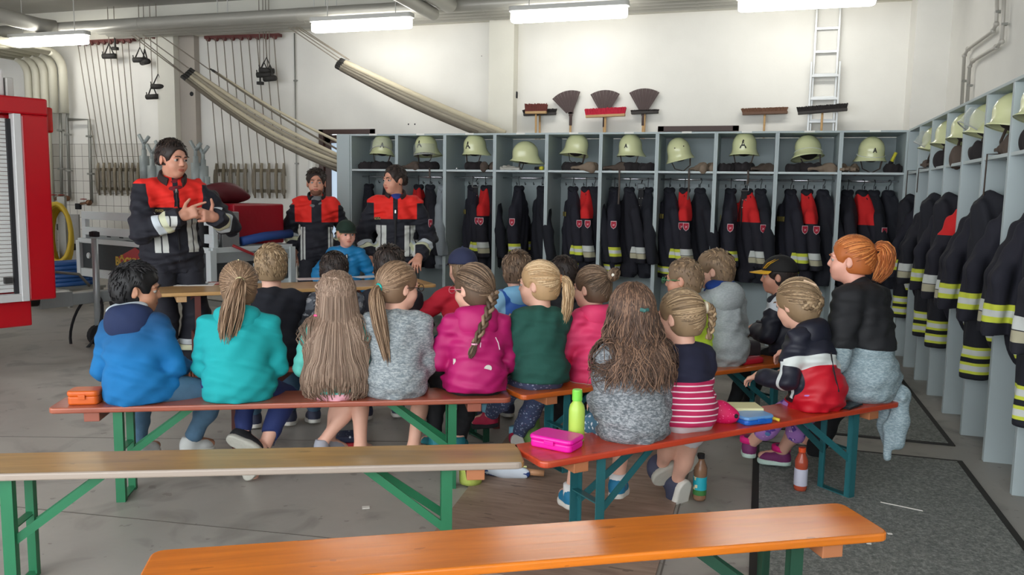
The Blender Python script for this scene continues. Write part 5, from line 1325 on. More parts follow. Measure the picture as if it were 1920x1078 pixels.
# small boy with the green cap
xy = ats(650, 7.55); h = 212
F = person('S3', 'small boy in a dark green cap and a light blue jacket, standing by the lockers', xy, h, seat=.64, b=1.0, hs=1.0, g=.95, th=.9, stand=True, lean=(0, 2, 8), look=14, nod=2, skin='pink', body_h=.005,
           arms={'abs': True, 'R': (.20, .06, .60, .9, -.8, -.2), 'L': (-.19, .06, .58, -.9, -.8, -.2)})
top(F, mat('light blue rain shell', (22, 122, 178), .55, var=.05), .020, -.12, name='jacket', amp=1.3); collar(F, mat('dark pink collar', (130, 40, 60), .8), .062, .03, .01, -14); bottoms(F, M_black, name='trousers'); zipper(F, .55, F.nk.z - .05)
short_hair(F, H_blond, .007, .015, 150, .1, .2); face(F, (170, 130, 90)); hp = F.hp; cc = capp(F, mat('dark green cap cloth', (24, 46, 36), .85, var=.1, vs=30), None, .015)
for q in 'LR': shoe(F, q, M_black, M_white)
# ================================================================ fire coats on hangers, helmets and odds and ends in the lockers
def coat_vol(w=.20, t=.09, L=1.08, sl=.92):
    V = Vol()
    V.cap((0, 0, -.13), (-w * .80, 0, -.37), .036, .062, k=.04).cap((0, 0, -.13), (w * .80, 0, -.37), .036, .062, k=.04)
    V.ell((0, 0, -.53), (w * .95, t * .9, .30), k=.08).ell((0, .0, -.82), (w * 1.1, t * 1.15, .38), k=.08)
    for s in (-1, 1):
        V.cap((s * w * .80, 0, -.37), (s * (w + .07), .012, -.60), .060, .066, k=.03).cap((s * (w + .07), .012, -.60), (s * (w + .085), .05, -sl), .066, .064, k=.03)
        V.cut((0, .1, -1), (s * (w + .065), .05, -sl + .01), (s * (w + .10), .05, -sl - .05), .10)
    V.cut((0, 0, -1), (0, 0, -L)); return V
ZB = lambda c1, c2, c3, z0: [(c1, [('box', .2, None, None, None, z0 - .10, z0)]), (c2, [('box', .2, None, None, None, z0 - .068, z0 - .032)]), (c1, [('box', None, -.2, None, None, z0 - .10, z0)]), (c2, [('box', None, -.2, None, None, z0 - .068, z0 - .032)])]
YEL, SIL, BEI = (206, 214, 70), (206, 210, 206), (178, 172, 146)
M_ca = mat('navy coat yellow bands', (28, 28, 40), .85, zones=ZB(YEL, SIL, 0, -.74) + [(YEL, [('box', -.2, .2, None, None, -1.02, -.94)]), (SIL, [('box', -.2, .2, None, None, -1.0, -.96)])], var=.1, vs=9, bump=(70, .3, .004))
M_cb = mat('navy coat red yoke', (28, 27, 38), .85, zones=[((206, 30, 32), [('box', -.40, .40, None, None, -.44, None)]), (SIL, [('box', .2, None, None, None, -.80, -.735)]), (BEI, [('box', .2, None, None, None, -.86, -.805)]), (SIL, [('box', None, -.2, None, None, -.80, -.735)]), (BEI, [('box', None, -.2, None, None, -.86, -.805)])], var=.1, vs=9, bump=(70, .3, .004))
M_cc = mat('plain dark cloth', (22, 24, 34), .85, var=.12, vs=9, bump=(70, .3, .004))
M_cd = mat('navy coat silver bands', (26, 26, 36), .85, zones=[(SIL, [('box', .2, None, None, None, -.80, -.735)]), (BEI, [('box', .2, None, None, None, -.86, -.805)]), (SIL, [('box', None, -.2, None, None, -.80, -.735)]), (BEI, [('box', None, -.2, None, None, -.86, -.805)])], var=.1, vs=9, bump=(70, .3, .004))
M_ctr = mat('trousers yellow bands', (26, 27, 36), .85, zones=[(YEL, [('box', None, None, None, None, -1.16, -1.09)]), (SIL, [('box', None, None, None, None, -1.142, -1.108)]), (YEL, [('box', None, None, None, None, -1.06, -.99)]), (SIL, [('box', None, None, None, None, -1.042, -1.008)])], var=.1, vs=9, bump=(70, .3, .004))
M_grey = mat('grey hoodie cloth', (142, 150, 156), .9, var=.1, vs=20)
fol = [(.009, 26, 34, 8, 1), (.006, 55, -24, 14, 3), (.004, 20, 80, 10, 2)]
_c = coat_vol(); _pm, _pf = _c.mesh(.011, 0, fol); _pm = relax(_pm, _pf, 1)
_t = Vol(); _t.cap((-.11, 0, -.10), (.11, 0, -.10), .05, k=.05)
for s in (-1, 1): _t.cap((s * .09, 0, -.12), (s * .10, 0, -.6), .095, .085, k=.04).cap((s * .10, 0, -.6), (s * .10, .01, -1.2), .085, .085, k=.03)
_t.cut((0, 0, -1), (0, 0, -1.2)); _tm, _tf = _t.mesh(.012, 0, fol); _tm = relax(_tm, _tf, 1)
_col = Vol()
for a in np.linspace(0, 2 * PI, 14): _col.ell((.036 * cos(a), .034 * sin(a), -.125 - .012 * cos(2 * a)), .022, k=.03)
_om, _of = _col.mesh(.009)
def hanger(t):
    b = MB(); b.tube([(-.15, 0, -.30), (-.08, 0, -.18), (0, 0, -.115), (.08, 0, -.18), (.15, 0, -.30)], .011, 8)
    b.tube([(0, 0, -.115), (0, 0, -.05), (.022, 0, -.03), (.028, 0, -.005), (.015, 0, .014), (-.004, 0, .014)], .0035, 6)
    return b.obj('hanger', mat('black hanger', (20, 20, 24), .5), t, smooth=True)
COATS = {}
def coat(kind):
    if kind in COATS: return dup(COATS[kind])
    t = thing('fire_coat' if kind != 'T' else 'fire_trousers', '', 'coat' if kind != 'T' else 'trousers')
    m_ = {'A': M_ca, 'B': M_cb, 'C': M_cc, 'D': M_cd, 'T': M_ctr, 'G': M_grey}[kind]
    if kind == 'T': np_obj('trousers_cloth', _tm, _tf, m_, t)
    else:
        np_obj('coat_cloth', _pm, _pf, m_, t); np_obj('collar', _om, _of, m_ if kind in 'CG' else M_cc, t)
        if kind in 'AB': badge(t, Vector((.335 if kind == 'A' else .335, .012, -.50)), (1, 0, .05), .085); 
        if kind == 'A':
            b = MB(); b.box((.0, -.093, -.40), (.15, .006, .05)); b.obj('back_lettering', mat('gold lettering patch', (58, 54, 40), .8, zones=[((170, 150, 70), [('wave', (1, 0, 0), .036, .5)])]), t)
    hanger(t); COATS[kind] = t; return t
WHO = {'A': 'navy coat with yellow cuffs and badge', 'B': 'navy coat with red shoulders', 'C': 'plain dark jacket', 'D': 'navy coat with silver and beige cuffs', 'T': 'dark trousers with yellow bands', 'G': 'light grey hooded jacket'}
LAY = [('C.12', 'C.62'), ('B.25', 'C.52', 'G.82'), ('A.40', 'B.70', 'C.86'), ('A.34', 'C.84'), ('A.40', 'B.68', 'C.87'), ('A.16', 'D.46', 'C.84'), ('A.16', 'B.46', 'C.76'), ('A.24', 'B.55', 'C.80'), ('A.24', 'B.54', 'C.82'), ('D.10', 'B.40', 'C.60', 'C.86')]
for i, row in enumerate(LAY):
    seen = set()
    for j, q in enumerate(row):
        k, u = q[0], float(q[1:]); o = coat(k)
        x = BX[i] - LW / 2 + .03 + (LW - .06) * u; x = min(max(x, BX[i] - LW / 2 + .11), BX[i] + LW / 2 - .11)
        o.location = (x, LY + .27, 1.712); o.rotation_euler = (0, 0, rad(-74 + (8, -8, 12, -14)[(i + j) % 4] + 6 * j)); o['group'] = 'clothes hanging in the back lockers'
        s = '' if sum(r[0] == k for r in row) == 1 else ('left ' if k not in seen else 'right '); seen.add(k)
        o['label'] = '%s%s in the %s back locker from the left' % (s, WHO[k], ordn[i])
LAYR = [('A.75', 'T.25'), ('D.75', 'C.4'), ('A.75', 'T.25'), ('B.75', 'T.2'), ('D.5', 'A.8'), ('A.8', 'T.25'), ('D.55', 'A.8'), ('D.75', 'T.25'), ('A.5',)]
for k_, row in enumerate(LAYR):
    for j, q in enumerate(row):
        k, u = q[0], float(q[1:]); o = coat(k); y = RY[k_] + RP * (.5 - u) * .8
        o.location = (1.31 + (.19 if k != 'T' else .12), y, 1.712 - (.11 if k == 'T' else 0)); o.rotation_euler = (0, 0, rad((-14, -6, -20, -9)[(k_ + j) % 4])); o['group'] = 'clothes hanging in the right lockers'
        o['label'] = '%s in the %s right-wall locker from the corner' % (WHO[k], ordn[k_])
# ---- helmets
M_helm = mat('luminous yellow helmet paint', (218, 222, 172), .22, coat=.4)
M_hband = mat('reflective helmet band', (222, 226, 214), .3); M_liner = mat('dark helmet liner', (40, 34, 30), .8); M_strap = mat('leather strap', (66, 54, 46), .6)
M_visor = mat('clear visor', (204, 210, 206), .25, alpha=.30)
M_A = mat('black helmet letter', (24, 24, 26), .5)
def helmet(letter=0, band=False, visor=None, screws=False):
    t = thing('fire_helmet', '', 'helmet'); n = 36; prof = []
    for i in range(15):
        a = rad(90 * i / 14); prof.append((sin(a), cos(a)))
    b = MB(); vs = [(0, 0, .245)]; fs = []
    rows = [(r, z, 0) for r, z in prof[1:]] + [(1.0, -.22, 0), (1.02, -.40, .3), (1.06, -.52, .8), (1.10, -.60, 1.0), (1.075, -.60, .97)]
    for r, z, fl in rows:
        for j in range(n):
            a = 2 * PI * j / n; back = (1 - sin(a)) / 2     # +Y is the front
            k = 1 + fl * (.30 * back ** 1.5 + .05 + .10 * max(0, sin(a)) ** 3); dz = -fl * .035 * back + fl * .018 * max(0, sin(a))
            vs.append((r * .105 * k * cos(a), r * .128 * k * sin(a), .13 + z * (.115 if z > 0 else .14) + dz))
    for j in range(n): fs.append((0, 1 + j, 1 + (j + 1) % n))
    for i in range(len(rows) - 1):
        for j in range(n): fs.append((1 + i * n + j, 1 + (i + 1) * n + j, 1 + (i + 1) * n + (j + 1) % n, 1 + i * n + (j + 1) % n))
    b.add(vs, fs); sh_ = b.obj('shell', M_helm, t, smooth=True); md = sh_.modifiers.new('thick', 'SOLIDIFY'); md.thickness = .004; md.offset = -1
    MB().ball((0, 0, .125), (.090, .110, .10), 16).obj('liner', M_liner, t, smooth=True)
    b = MB(); b.tube([(-.09, .03, .06), (-.07, .06, -.02), (0, .075, -.055), (.07, .06, -.02), (.09, .03, .06)], .008, 6, sq=.5); b.obj('chin_strap', M_strap, t)
    if band: b = MB(); b.tube([(.107 * cos(a), .130 * sin(a), .088) for a in np.linspace(0, 2 * PI, 37)], .010, 6, caps=False, sq=.35); b.obj('reflective_band', M_hband, t, smooth=True)
    if letter:
        vs, fs = text_verts('A', letter, .002, .0014); b = MB()
        vv = []
        for x, y, z in vs:                           # wrap the letter on the front of the shell
            zz = .145 + y; h_ = max(0, min(1, (zz - .13) / .115)); rr = math.sqrt(1 - h_ * h_) if zz > .13 else 1
            a = x / (.128 * max(rr, .3)); vv.append((.106 * rr * sin(a) * 1.0, .1295 * rr * cos(a) + z + .0015, zz))
        b.add(vv, fs); b.obj('letter', M_A, t)
    if screws:
        for s in (-1, 1): MB().ball((s * .04, .108, .175), .006, 8).obj('screw', M_strap, t)
    if visor is not None:
        V_ = []; F_ = []; m_ = 16; R = Matrix.Rotation(rad(visor), 3, 'X')
        for i in range(6):
            for j in range(m_ + 1):
                a = rad(12 + 156 * j / m_); p = R @ Vector((.122 * cos(a), .150 * sin(a), -.02 - .021 * i)); V_.append(p + Vector((0, -.005, .15)))
        for i in range(5):
            for j in range(m_): F_.append((i * (m_ + 1) + j, i * (m_ + 1) + j + 1, (i + 1) * (m_ + 1) + j + 1, (i + 1) * (m_ + 1) + j))
        b = MB(); b.add(V_, F_); v = b.obj('visor', M_visor, t, smooth=True)
        ed = MB(); ed.tube(V_[-(m_ + 1):], .004, 6); ed.obj('visor_rim', mat('visor rim', (170, 172, 170), .3), v)
    return t
M_rag = [mat('dark flash hood cloth', (38, 34, 36), .95, var=.25, vs=30), mat('tan leather glove', (128, 112, 96), .8, var=.25, vs=24), mat('brown grey glove', (84, 72, 64), .85, var=.3, vs=24), mat('grey white cloth', (186, 184, 176), .9, var=.15, vs=20)]
RG = []
def rag(kind, mi_, label, cat, name):
    """soft cloth heap: hood = a rumpled ring, glove = palm with fingers, fold = flat folded cloth"""
    key = (kind, mi_)
    for k, o in RG:
        if k == key:
            r = o.copy(); COL.objects.link(r); tag(r, label, cat); return r
    V = Vol()
    if kind == 'hood':
        R = random.Random(4)
        for a in np.linspace(0, 2 * PI, 11): V.ell((.10 * cos(a), .10 * sin(a), .032), (.05 + R.random() * .015, .045, .034 + R.random() * .012), k=.03)
    elif kind == 'glove':
        for dx, sc in ((-.05, 1), (.055, .92)):
            V.ell((dx, 0, .026), (.045, .062, .024), k=.02)
            for i in range(4): V.cap((dx - .03 + i * .02, .05, .026), (dx - .045 + i * .03, .125 * sc, .020), .013, .011, k=.008)
            V.cap((dx + .03, 0, .03), (dx + .07, .05, .03), .014, .012, k=.01).cap((dx, -.05, .026), (dx, -.10, .024), .040, .044, k=.02)
    else:
        V.box((0, 0, .013), (.11, .08, .013), .01, k=.01).box((.02, .02, .032), (.09, .05, .010), .009, roty(.08), k=.02).cap((-.10, -.05, .03), (-.02, .05, .05), .014, .012, k=.02)
    o = vol_obj(name, V, M_rag[mi_], None, .007, 0, [(.004, 60, 45, 30, 1)]); RG.append((key, o)); tag(o, label, cat); return o
HS = [  # locker, x shift, letter, band, visor, screws, yaw from facing the room, pitch, roll, lift
    (0, .03, .07, 0, 38, 0, 24, -8, -4, .085), (1, .02, .095, 0, 8, 0, -10, -4, 6, .085), (2, .02, .095, 0, None, 0, -14, -10, 0, .085), (3, .02, 0, 0, None, 0, -60, -4, 0, .0), (4, -.03, 0, 0, None, 0, 40, -8, -8, .085),
    (5, .0, .05, 0, None, 0, -10, -10, 0, .075), (6, -.06, 0, 0, None, 1, 10, -12, 14, .035), (7, -.02, .105, 0, None, 0, -4, -9, 0, .085), (8, .02, 0, 1, None, 0, 150, -10, -14, .06), (9, -.01, .055, 1, None, 0, 6, -12, 0, .03)]
HD = ['with raised clear visor and letter A', 'with lowered clear visor and letter A', 'with a black letter A, beside a small bead', 'without a letter, lying beside a grey cloth', 'without a letter, tilted over a brown glove', 'with a small letter A beside black gear', 'with two screws on the front, tilted to the left', 'with a large black A over a hanging strap', 'tilted, with a pale band round it', 'with a small A and a pale band, in the last locker']
for (i, dx, le, bd, vi, sc, yw, pi_, ro, lift) in HS:
    t = helmet(le, bd, vi, sc); t.location = (BX[i] + dx, LY + .17, SHZ + lift + .045); t.rotation_euler = (rad(pi_), rad(ro), PI + rad(yw))
    t.scale = (1.16, 1.16, 1.16); t['label'] = 'pale yellow fire helmet ' + HD[i]; t['group'] = 'helmets on the back locker shelves'
    if lift > .05:
        g = rag('hood', 0, 'dark crumpled flash hood under the helmet in the %s back locker' % ordn[i], 'hood', 'flash_hood'); g.location = (BX[i] + dx, LY + .15, SHZ - .001); g.rotation_euler = (0, 0, i * .7); g.scale = (.95, .8, 1.25); g['group'] = 'flash hoods on the shelves'
for i, dx, dy, k, mm, rz, lab in ((0, -.14, .10, 'hood', 0, .4, 'black rag hanging over the shelf edge in the first back locker'), (1, -.14, .12, 'glove', 2, 1.2, 'brown gloves left of the visor helmet in the second back locker'), (2, .17, .13, 'glove', 2, .5, 'brown gloves right of the helmet in the third back locker'), (3, -.14, .10, 'fold', 3, .2, 'folded grey white cloth left of the helmet in the fourth back locker'), (4, .12, .07, 'glove', 1, 1.4, 'tan gloves below the tilted helmet in the fifth back locker'), (5, -.16, .10, 'glove', 2, 1.9, 'brown gloves at the left of the sixth back locker shelf'), (5, .19, .10, 'hood', 0, 1, 'black mask bundle at the right of the sixth back locker shelf'), (6, .17, .13, 'glove', 1, .6, 'tan gloves at the right of the seventh back locker shelf'), (7, -.19, .10, 'hood', 0, 2, 'black bundle with white tag in the eighth back locker'), (7, .14, .16, 'glove', 2, 2.1, 'brown gloves right of the large A helmet'), (8, .13, .09, 'glove', 1, 1.7, 'tan gloves below the tilted banded helmet'), (8, -.12, .14, 'hood', 0, .9, 'black hood left of the tilted banded helmet'), (9, -.21, .10, 'glove', 1, 3.0, 'rolled tan gloves left of the last helmet'), (9, .2, .13, 'hood', 0, 2.4, 'black hood at the right end of the last back locker')):
    g = rag(k, mm, lab, 'gloves' if k == 'glove' else ('cloth' if k == 'fold' else 'hood'), 'work_gloves' if k == 'glove' else ('folded_cloth' if k == 'fold' else 'flash_hood')); g.location = (BX[i] + dx * 1.0, LY + dy, SHZ - .001); g.rotation_euler = (0, 0, rz)
    if k == 'glove': g.scale = (1, 1, 1.35)
    if k == 'hood': g.scale = (.62, .62, 1.15)
# torches, bead and hanging straps
t = thing('hand_lamp', 'yellow and black torch standing right of the last helmet', 'torch', (BX[9] + .19, LY + .15, SHZ)); b = MB(); b.tube([(-.03, 0, .045), (-.005, 0, .11)], .022, 12); b.obj('lamp_head', M_black, t, smooth=True); b = MB(); b.tube([(-.005, 0, .11), (.03, 0, .20)], .016, 12); b.obj('handle', mat('torch yellow', (214, 206, 60), .4), t, smooth=True)
t = thing('hand_lamp', 'small yellow torch lying right of the helmet in the fourth back locker', 'torch', (BX[3] + .20, LY + .07, SHZ + .022)); b = MB(); b.tube([(-.05, .03, 0), (.02, -.01, 0)], .018, 12); b.obj('handle', M_black, t, smooth=True); b = MB(); b.tube([(.02, -.01, 0), (.05, -.03, 0)], .022, 12); b.obj('lamp_head', mat('torch yellow', (1, 1, 1)), t, smooth=True)
tag(MB().ball((BX[2] - .17, LY + .05, SHZ + .014), .015, 12).obj('metal_ball', M_rod, smooth=True), 'small shiny ball on the shelf left of the third helmet', 'ball')
for i, dx, L in ((5, -.09, .36), (6, .04, .3), (7, .03, .13), (1, .12, .09)):
    o = MB().tube([(BX[i] + dx, LY + .10, SHZ + .012), (BX[i] + dx, LY - .012, SHZ + .01), (BX[i] + dx + .005, LY - .012, SHZ - L * .5), (BX[i] + dx, LY - .010, SHZ - L)], .010, 6, sq=.35).obj('helmet_strap', M_strap); tag(o, 'dark strap hanging over the shelf edge of the %s back locker' % ordn[i], 'strap')
def belt(i, dx, label):
    t = thing('safety_belt', label, 'belt', (BX[i] + dx, LY + .20, 1.66)); b = MB(); b.box((0, 0, -.30), (.055, .012, .5)); b.tube([(-.02, 0, -.05), (-.045, .01, -.3), (-.03, .02, -.55)], .012, 6, sq=.5); b.obj('webbing', M_black, t)
    b = MB(); b.tube([(-.04, -.008, -.06), (-.04, -.008, .0), (.04, -.008, .0), (.04, -.008, -.06), (-.04, -.008, -.06)], .006, 6); 
    bk = b.obj('buckle', M_rod, t)
    for zz in (-.16, -.24):
        for xx in (-.014, .018): MB().ball((xx, -.012, zz), .010, 8).obj('eyelet', M_rod, bk)
    MB().tube([(0, 0, -.0), (0, .07, .045)], .006, 6).obj('loop', M_black, t)
belt(2, .01, 'black safety belt with steel buckle hanging in the third back locker'); belt(5, .12, 'black safety belt with buckles hanging in the sixth back locker'); belt(7, .0, 'black safety belt hanging beside the red shouldered coat in the eighth back locker')
for k_, (vi, le, pit) in enumerate(((None, 0, 0), (30, 0, 0), (None, 0, 0), (None, 0, 0), (34, 0, 0), (None, 0, 0), (None, 0, 0))):
    if k_ == 0: continue
    t = helmet(le, 0, vi); t.location = (1.31 + .135, RY[k_] + .10, SHZ + .115); t.rotation_euler = (0, rad(3), PI / 2 + rad((10, -20, 5, 15, -8, 0, 10)[k_])); t.scale = (1.1, 1.1, 1.1); t['group'] = 'helmets on the right locker shelves'
    t['label'] = 'pale yellow fire helmet%s on the %s right-wall shelf from the corner' % (' with raised visor' if vi else '', ordn[k_])
    g = rag('glove' if k_ % 2 else 'hood', (2, 0)[k_ % 2 == 0], '%s under the helmet on the %s right-wall shelf from the corner' % ('brown gloves' if k_ % 2 else 'dark flash hood', ordn[k_]), 'gloves' if k_ % 2 else 'hood', 'work_gloves' if k_ % 2 else 'flash_hood'); g.location = (1.31 + .13, RY[k_] + .08, SHZ - .001); g.rotation_euler = (0, 0, 1.3 + k_); g.scale = (.9, .9, 1.9 if k_ % 2 else 1.6)
for k_, L in ((0, .42), (1, .2), (5, .5)):
    o = MB().tube([(1.40, RY[k_] + .12, SHZ + .012), (1.298, RY[k_] + .12, SHZ + .010), (1.296, RY[k_] + .12, SHZ - L * .4), (1.297, RY[k_] + .13, SHZ - L)], .009, 6, sq=.5).obj('helmet_strap', M_strap); tag(o, 'dark strap hanging from the shelf of the %s right-wall locker from the corner' % ordn[k_], 'strap')
# ================================================================ things on and before the back wall
M_bwood = mat('broom handle wood', (176, 142, 98), .6, var=.1, vs=8); M_bristle = mat('red brown bristle', (104, 52, 46), .9, var=.3, vs=60, bump=(120, .8, .01)); M_bblack = mat('black bristle', (36, 32, 32), .9, var=.2, vs=60, bump=(120, .8, .01)); M_bbrown = mat('brown bristle', (112, 80, 62), .9, var=.25, vs=60, bump=(120, .8, .01)); M_bred = mat('red broom plastic', (186, 26, 56), .6, var=.1, vs=60, bump=(120, .5, .01)); M_rust = mat('dark rusted sheet', (66, 48, 46), .6, var=.2, vs=12)
BY = YW - .07
def broom(label, px, py, w, mh, mb, handle_px=None, dy=0.0, tilt=0.0, h=.085, fuzzy=True):
    p = atY(px, py, BY - dy); t = thing('broom', label, 'broom', (p.x, p.y, p.z), 0); R = Matrix.Rotation(tilt, 3, 'Y')
    b = MB(); b.box(R @ Vector((0, 0, 0)), (w, .06, .035), R); b.obj('broom_head', mh, t, bevel=.005)
    b = MB(); rr = random.Random(int(px))
    for i in range(int(w / .012)):
        for j in (-1, 0, 1):
            x = -w / 2 + .006 + i * .012; b.tube([R @ Vector((x, j * .018, .015)), R @ Vector((x + rr.uniform(-.006, .006) + x * .06, j * .024, .015 + h * rr.uniform(.9, 1.08)))], .0075, 5)
    b.obj('bristles', mb, t)
    b = MB(); x1 = (handle_px or 0); b.tube([R @ Vector((0, 0, -.01)), Vector((x1, -.0, -p.z + .01))], .014, 10); b.obj('handle', M_bwood, t, smooth=True)
    return t
broom('wooden broom with bushy red brown bristles, leftmost above the lockers', 1005, 211, .30, M_bwood, M_bristle, .03, .08, h=.10)
broom('wide black broom behind the bushy red brown one', 1012, 214, .46, mat('black broom wood', (40, 34, 32), .6), M_bblack, .05, 0, -.02, h=.05)
broom('broom with a wide bright red head in front of the middle fan beater', 1135, 217, .53, M_bwood, M_bred, .02, .09, -.03, h=.085)
broom('narrow black squeegee broom behind the right fan beater', 1209, 211, .36, mat('black broom wood', (1, 1, 1)), M_bblack, 0, .0, -.02, h=.02)
broom('brown wooden broom alone between the doorway and the ladder', 1434, 212, .55, mat('brown broom wood', (96, 66, 48), .6), M_bbrown, .0, .0, -.02, h=.05)
broom('black broom leaning in front of the aluminium ladder', 1542, 209, .57, mat('black broom wood', (1, 1, 1)), M_bblack, -.0, .14, -.07, h=.06)
def beater(label, px, pyb, a0, a1, r):
    p = atY(px, pyb, BY); t = thing('fire_beater', label, 'fire beater', p, 0, 'fan shaped fire beaters'); n = 16
    for i in range(n):
        s0, s1 = rad(a0 + (a1 - a0) * i / n), rad(a0 + (a1 - a0) * (i + .96) / n); b = MB(); q0 = .085 / r; y = (i % 2) * .003
        P = [(r * q0 * sin(s0), r * q0 * cos(s0)), (r * sin(s0), r * cos(s0)), (r * sin(s1), r * cos(s1)), (r * q0 * sin(s1), r * q0 * cos(s1))]
        b.add([(x, y, z) for x, z in P] + [(x, y + .002, z) for x, z in P], [(0, 1, 2, 3), (7, 6, 5, 4), (0, 4, 5, 1), (1, 5, 6, 2), (2, 6, 7, 3), (3, 7, 4, 0)]); b.obj('blade', M_rust, t)
    b = MB(); b.box((0, -.006, .085), (.075, .014, .06)); b.box((0, -.006, .05), (.05, .014, .05)); b.tube([(0, 0, .05), (0, -.0, -.10)], .020, 10); b.obj('socket', M_rust, t)
    MB().tube([(0, 0, -.09), (0, 0, -p.z + .01)], .015, 10).obj('handle', M_bwood, t, smooth=True)
beater('dark fan shaped fire beater, leftmost of three, leaning a little left', 1070, 221, -46, 20, .37); beater('dark fan shaped fire beater behind the red broom', 1133, 224, -31, 31, .39); beater('dark fan shaped fire beater, rightmost of three', 1206, 221, -31, 32, .385)
# aluminium ladder, two sections
M_alu = mat('aluminium', (200, 202, 202), .35, .6); lx0, lx1 = atY(1517, 200, YW - .1).x, atY(1570, 200, YW - .1).x
for nm, lab, y, zt, ins in (('ladder', 'aluminium ladder standing against the back wall, upper narrow section', YW - .05, 4.0, .03), ('ladder', 'aluminium ladder standing against the back wall, lower wide section', YW - .10, 3.22, 0)):
    t = thing(nm, lab, 'ladder', ((lx0 + lx1) / 2, y, 0), 0, 'aluminium ladder sections'); w = (lx1 - lx0) / 2 - ins
    for s in (-1, 1): MB().box((s * w, 0, zt / 2), (.024, .045, zt)).obj('rail', M_alu, t, bevel=.003)
    for k in range(int(zt / .28)): MB().box((0, 0, .25 + k * .28 + (.02 if ins else 0)), (2 * w, .03, .032)).obj('rung', M_alu, t, bevel=.003)
# holes and plates on the wall
for px, py, r in ((766, 233, .012), (778, 233, .012), (903, 105, .006)):
    o = MB().tube([atY(px, py, YW - .003), atY(px, py, YW + .0)], r, 10).obj('wall_hole', M_black); tag(o, 'small dark hole in the white wall' + {766: ' above the lockers, left one', 778: ' above the lockers, right one', 903: ' left of the concrete pilaster'}[px], 'hole')
for px, py, x_, lab in ((969, 178, -3.345, 'small dark socket on the side of the concrete pilaster'),):
    p = atX(px, py, x_); o = MB().box(p, (.012, .05, .09)).obj('wall_socket', M_black, bevel=.003); tag(o, lab, 'socket')
p = atY(359, 176, YW - .125); o = MB().tube([p, p + Vector((0, .02, 0))], .035, 14).obj('pilaster_hole', M_black); tag(o, 'round dark hole in the brown pilaster above the tall fireman', 'hole')
# vertical cable pipe
t = thing('cable_pipe', 'thin steel conduit running down the white wall between the hoses', 'pipe'); P = [atY(552, 62, YW - .03), atY(557, 385, YW - .03)]; P[1].z = 0; MB().tube(P, .010, 8).obj('conduit', M_zinc, t, smooth=True)
for f in (.18, .5, .82): MB().box(P[0] * (1 - f) + P[1] * f + Vector((0, .012, 0)), (.06, .03, .02)).obj('pipe_clamp', M_zinc, t)
o = MB().tube([atY(585, 300, YW - .06), Vector((atY(586, 420, YW - .06).x, YW - .06, 0))], .055, 14).obj('drain_pipe', mat('white plastic pipe', (226, 226, 222), .4), smooth=True); tag(o, 'white plastic pipe on the wall left of the brown doorway', 'pipe')
# pulley boards, ropes and cleats
M_rope = mat('grey rope', (132, 124, 112), .9, var=.2, vs=40); M_dred = mat('dark red pulley wood', (96, 44, 40), .6, var=.2, vs=10); M_cleat = mat('weathered cleat wood', (128, 118, 100), .8, var=.25, vs=14)
def pulleyboard(px0, py0, px1, py1, label, n, y=10.86):
    a, b_ = atY(px0, py0, y), atY(px1, py1, y); t = thing('pulley_board', label, 'pulley board', (a + b_) / 2); h = (b_ - a) / 2
    MB().bar(-h, h, .09, .045).obj('board', M_dred, t, bevel=.004)
    for i in range(n):
        p = -h + (b_ - a) * ((i + .5) / n); MB().tube([p + Vector((0, -.06, -.03)), p + Vector((0, -.02, -.03))], .034, 14).obj('pulley', M_dred, t)
    return a, b_
g1 = pulleyboard(146, 80, 252, 74, 'dark red pulley board at the top of the left wall, nine ropes over it', 9); g2 = pulleyboard(386, 71, 526, 66, 'dark red pulley board at the top of the wall right of the brown pilaster', 9)
pulleyboard(260, 66, 310, 66, 'short dark red pulley board left of the brown pilaster', 4, 10.86)
def ropes(g, x0, x1, yb, n, off, grp, lab):
    for i in range(n):
        top_ = g[0] * (1 - (i + .5) / n) + g[1] * ((i + .5) / n) + Vector((0, -.065, -.03)); bt = atY(x0 + (x1 - x0) * i / (n - 1), yb, YW - .06)
        mid = (top_ + bt) / 2 + Vector((off, 0, -.06)); o = MB().tube(bez(top_, top_ * .6 + mid * .4, mid * .6 + bt * .4, bt, 8), .0075, 6).obj('hoist_rope', M_rope, smooth=True); tag(o, lab % ordn[i], 'rope', grp)
ropes(g1, 186, 262, 322, 9, -.02, 'ropes down the left wall', 'thin grey rope down the tiled left wall, %s from the left'); ropes(g2, 411, 536, 330, 9, -.01, 'ropes down the middle wall', 'thin grey rope down the wall right of the brown pilaster, %s from the left')
def cleatboard(px0, px1, py0, py1, n, label):
    a, b_ = atY(px0, (py0 + py1) / 2, YW - .03), atY(px1, (py0 + py1) / 2, YW - .03); t = thing('rope_cleat_rack', label, 'cleat rack', (a + b_) / 2); w = (b_ - a).length
    for zz in (.16, -.16): MB().box((0, .01, zz), (w, .02, .05)).obj('rail', M_cleat, t, bevel=.003)
    for i in range(n):
        x = -w / 2 + w * i / (n - 1); b = MB(); b.tube([(x, -.03, .27), (x, -.05, .10), (x, -.05, -.10), (x, -.03, -.27)], [.018, .028, .028, .016], 8); b.obj('cleat', M_cleat, t, smooth=True)
        if i % 2 == 0: b = MB(); [b.tube([(x + .03 * cos(q + k), -.07, .2 * sin(q + k) - .02) for q in np.linspace(0, 6.28, 10)], .010, 5, caps=False) for k in (0, .5)]; b.obj('rope_coil', M_rope, t)
cleatboard(188, 263, 320, 352, 8, 'wooden cleat rack with coiled rope ends on the tiled left wall'); cleatboard(409, 464, 318, 360, 5, 'wooden cleat rack right of the tall fireman, left one'); cleatboard(480, 535, 318, 360, 5, 'wooden cleat rack right of the tall fireman, right one')
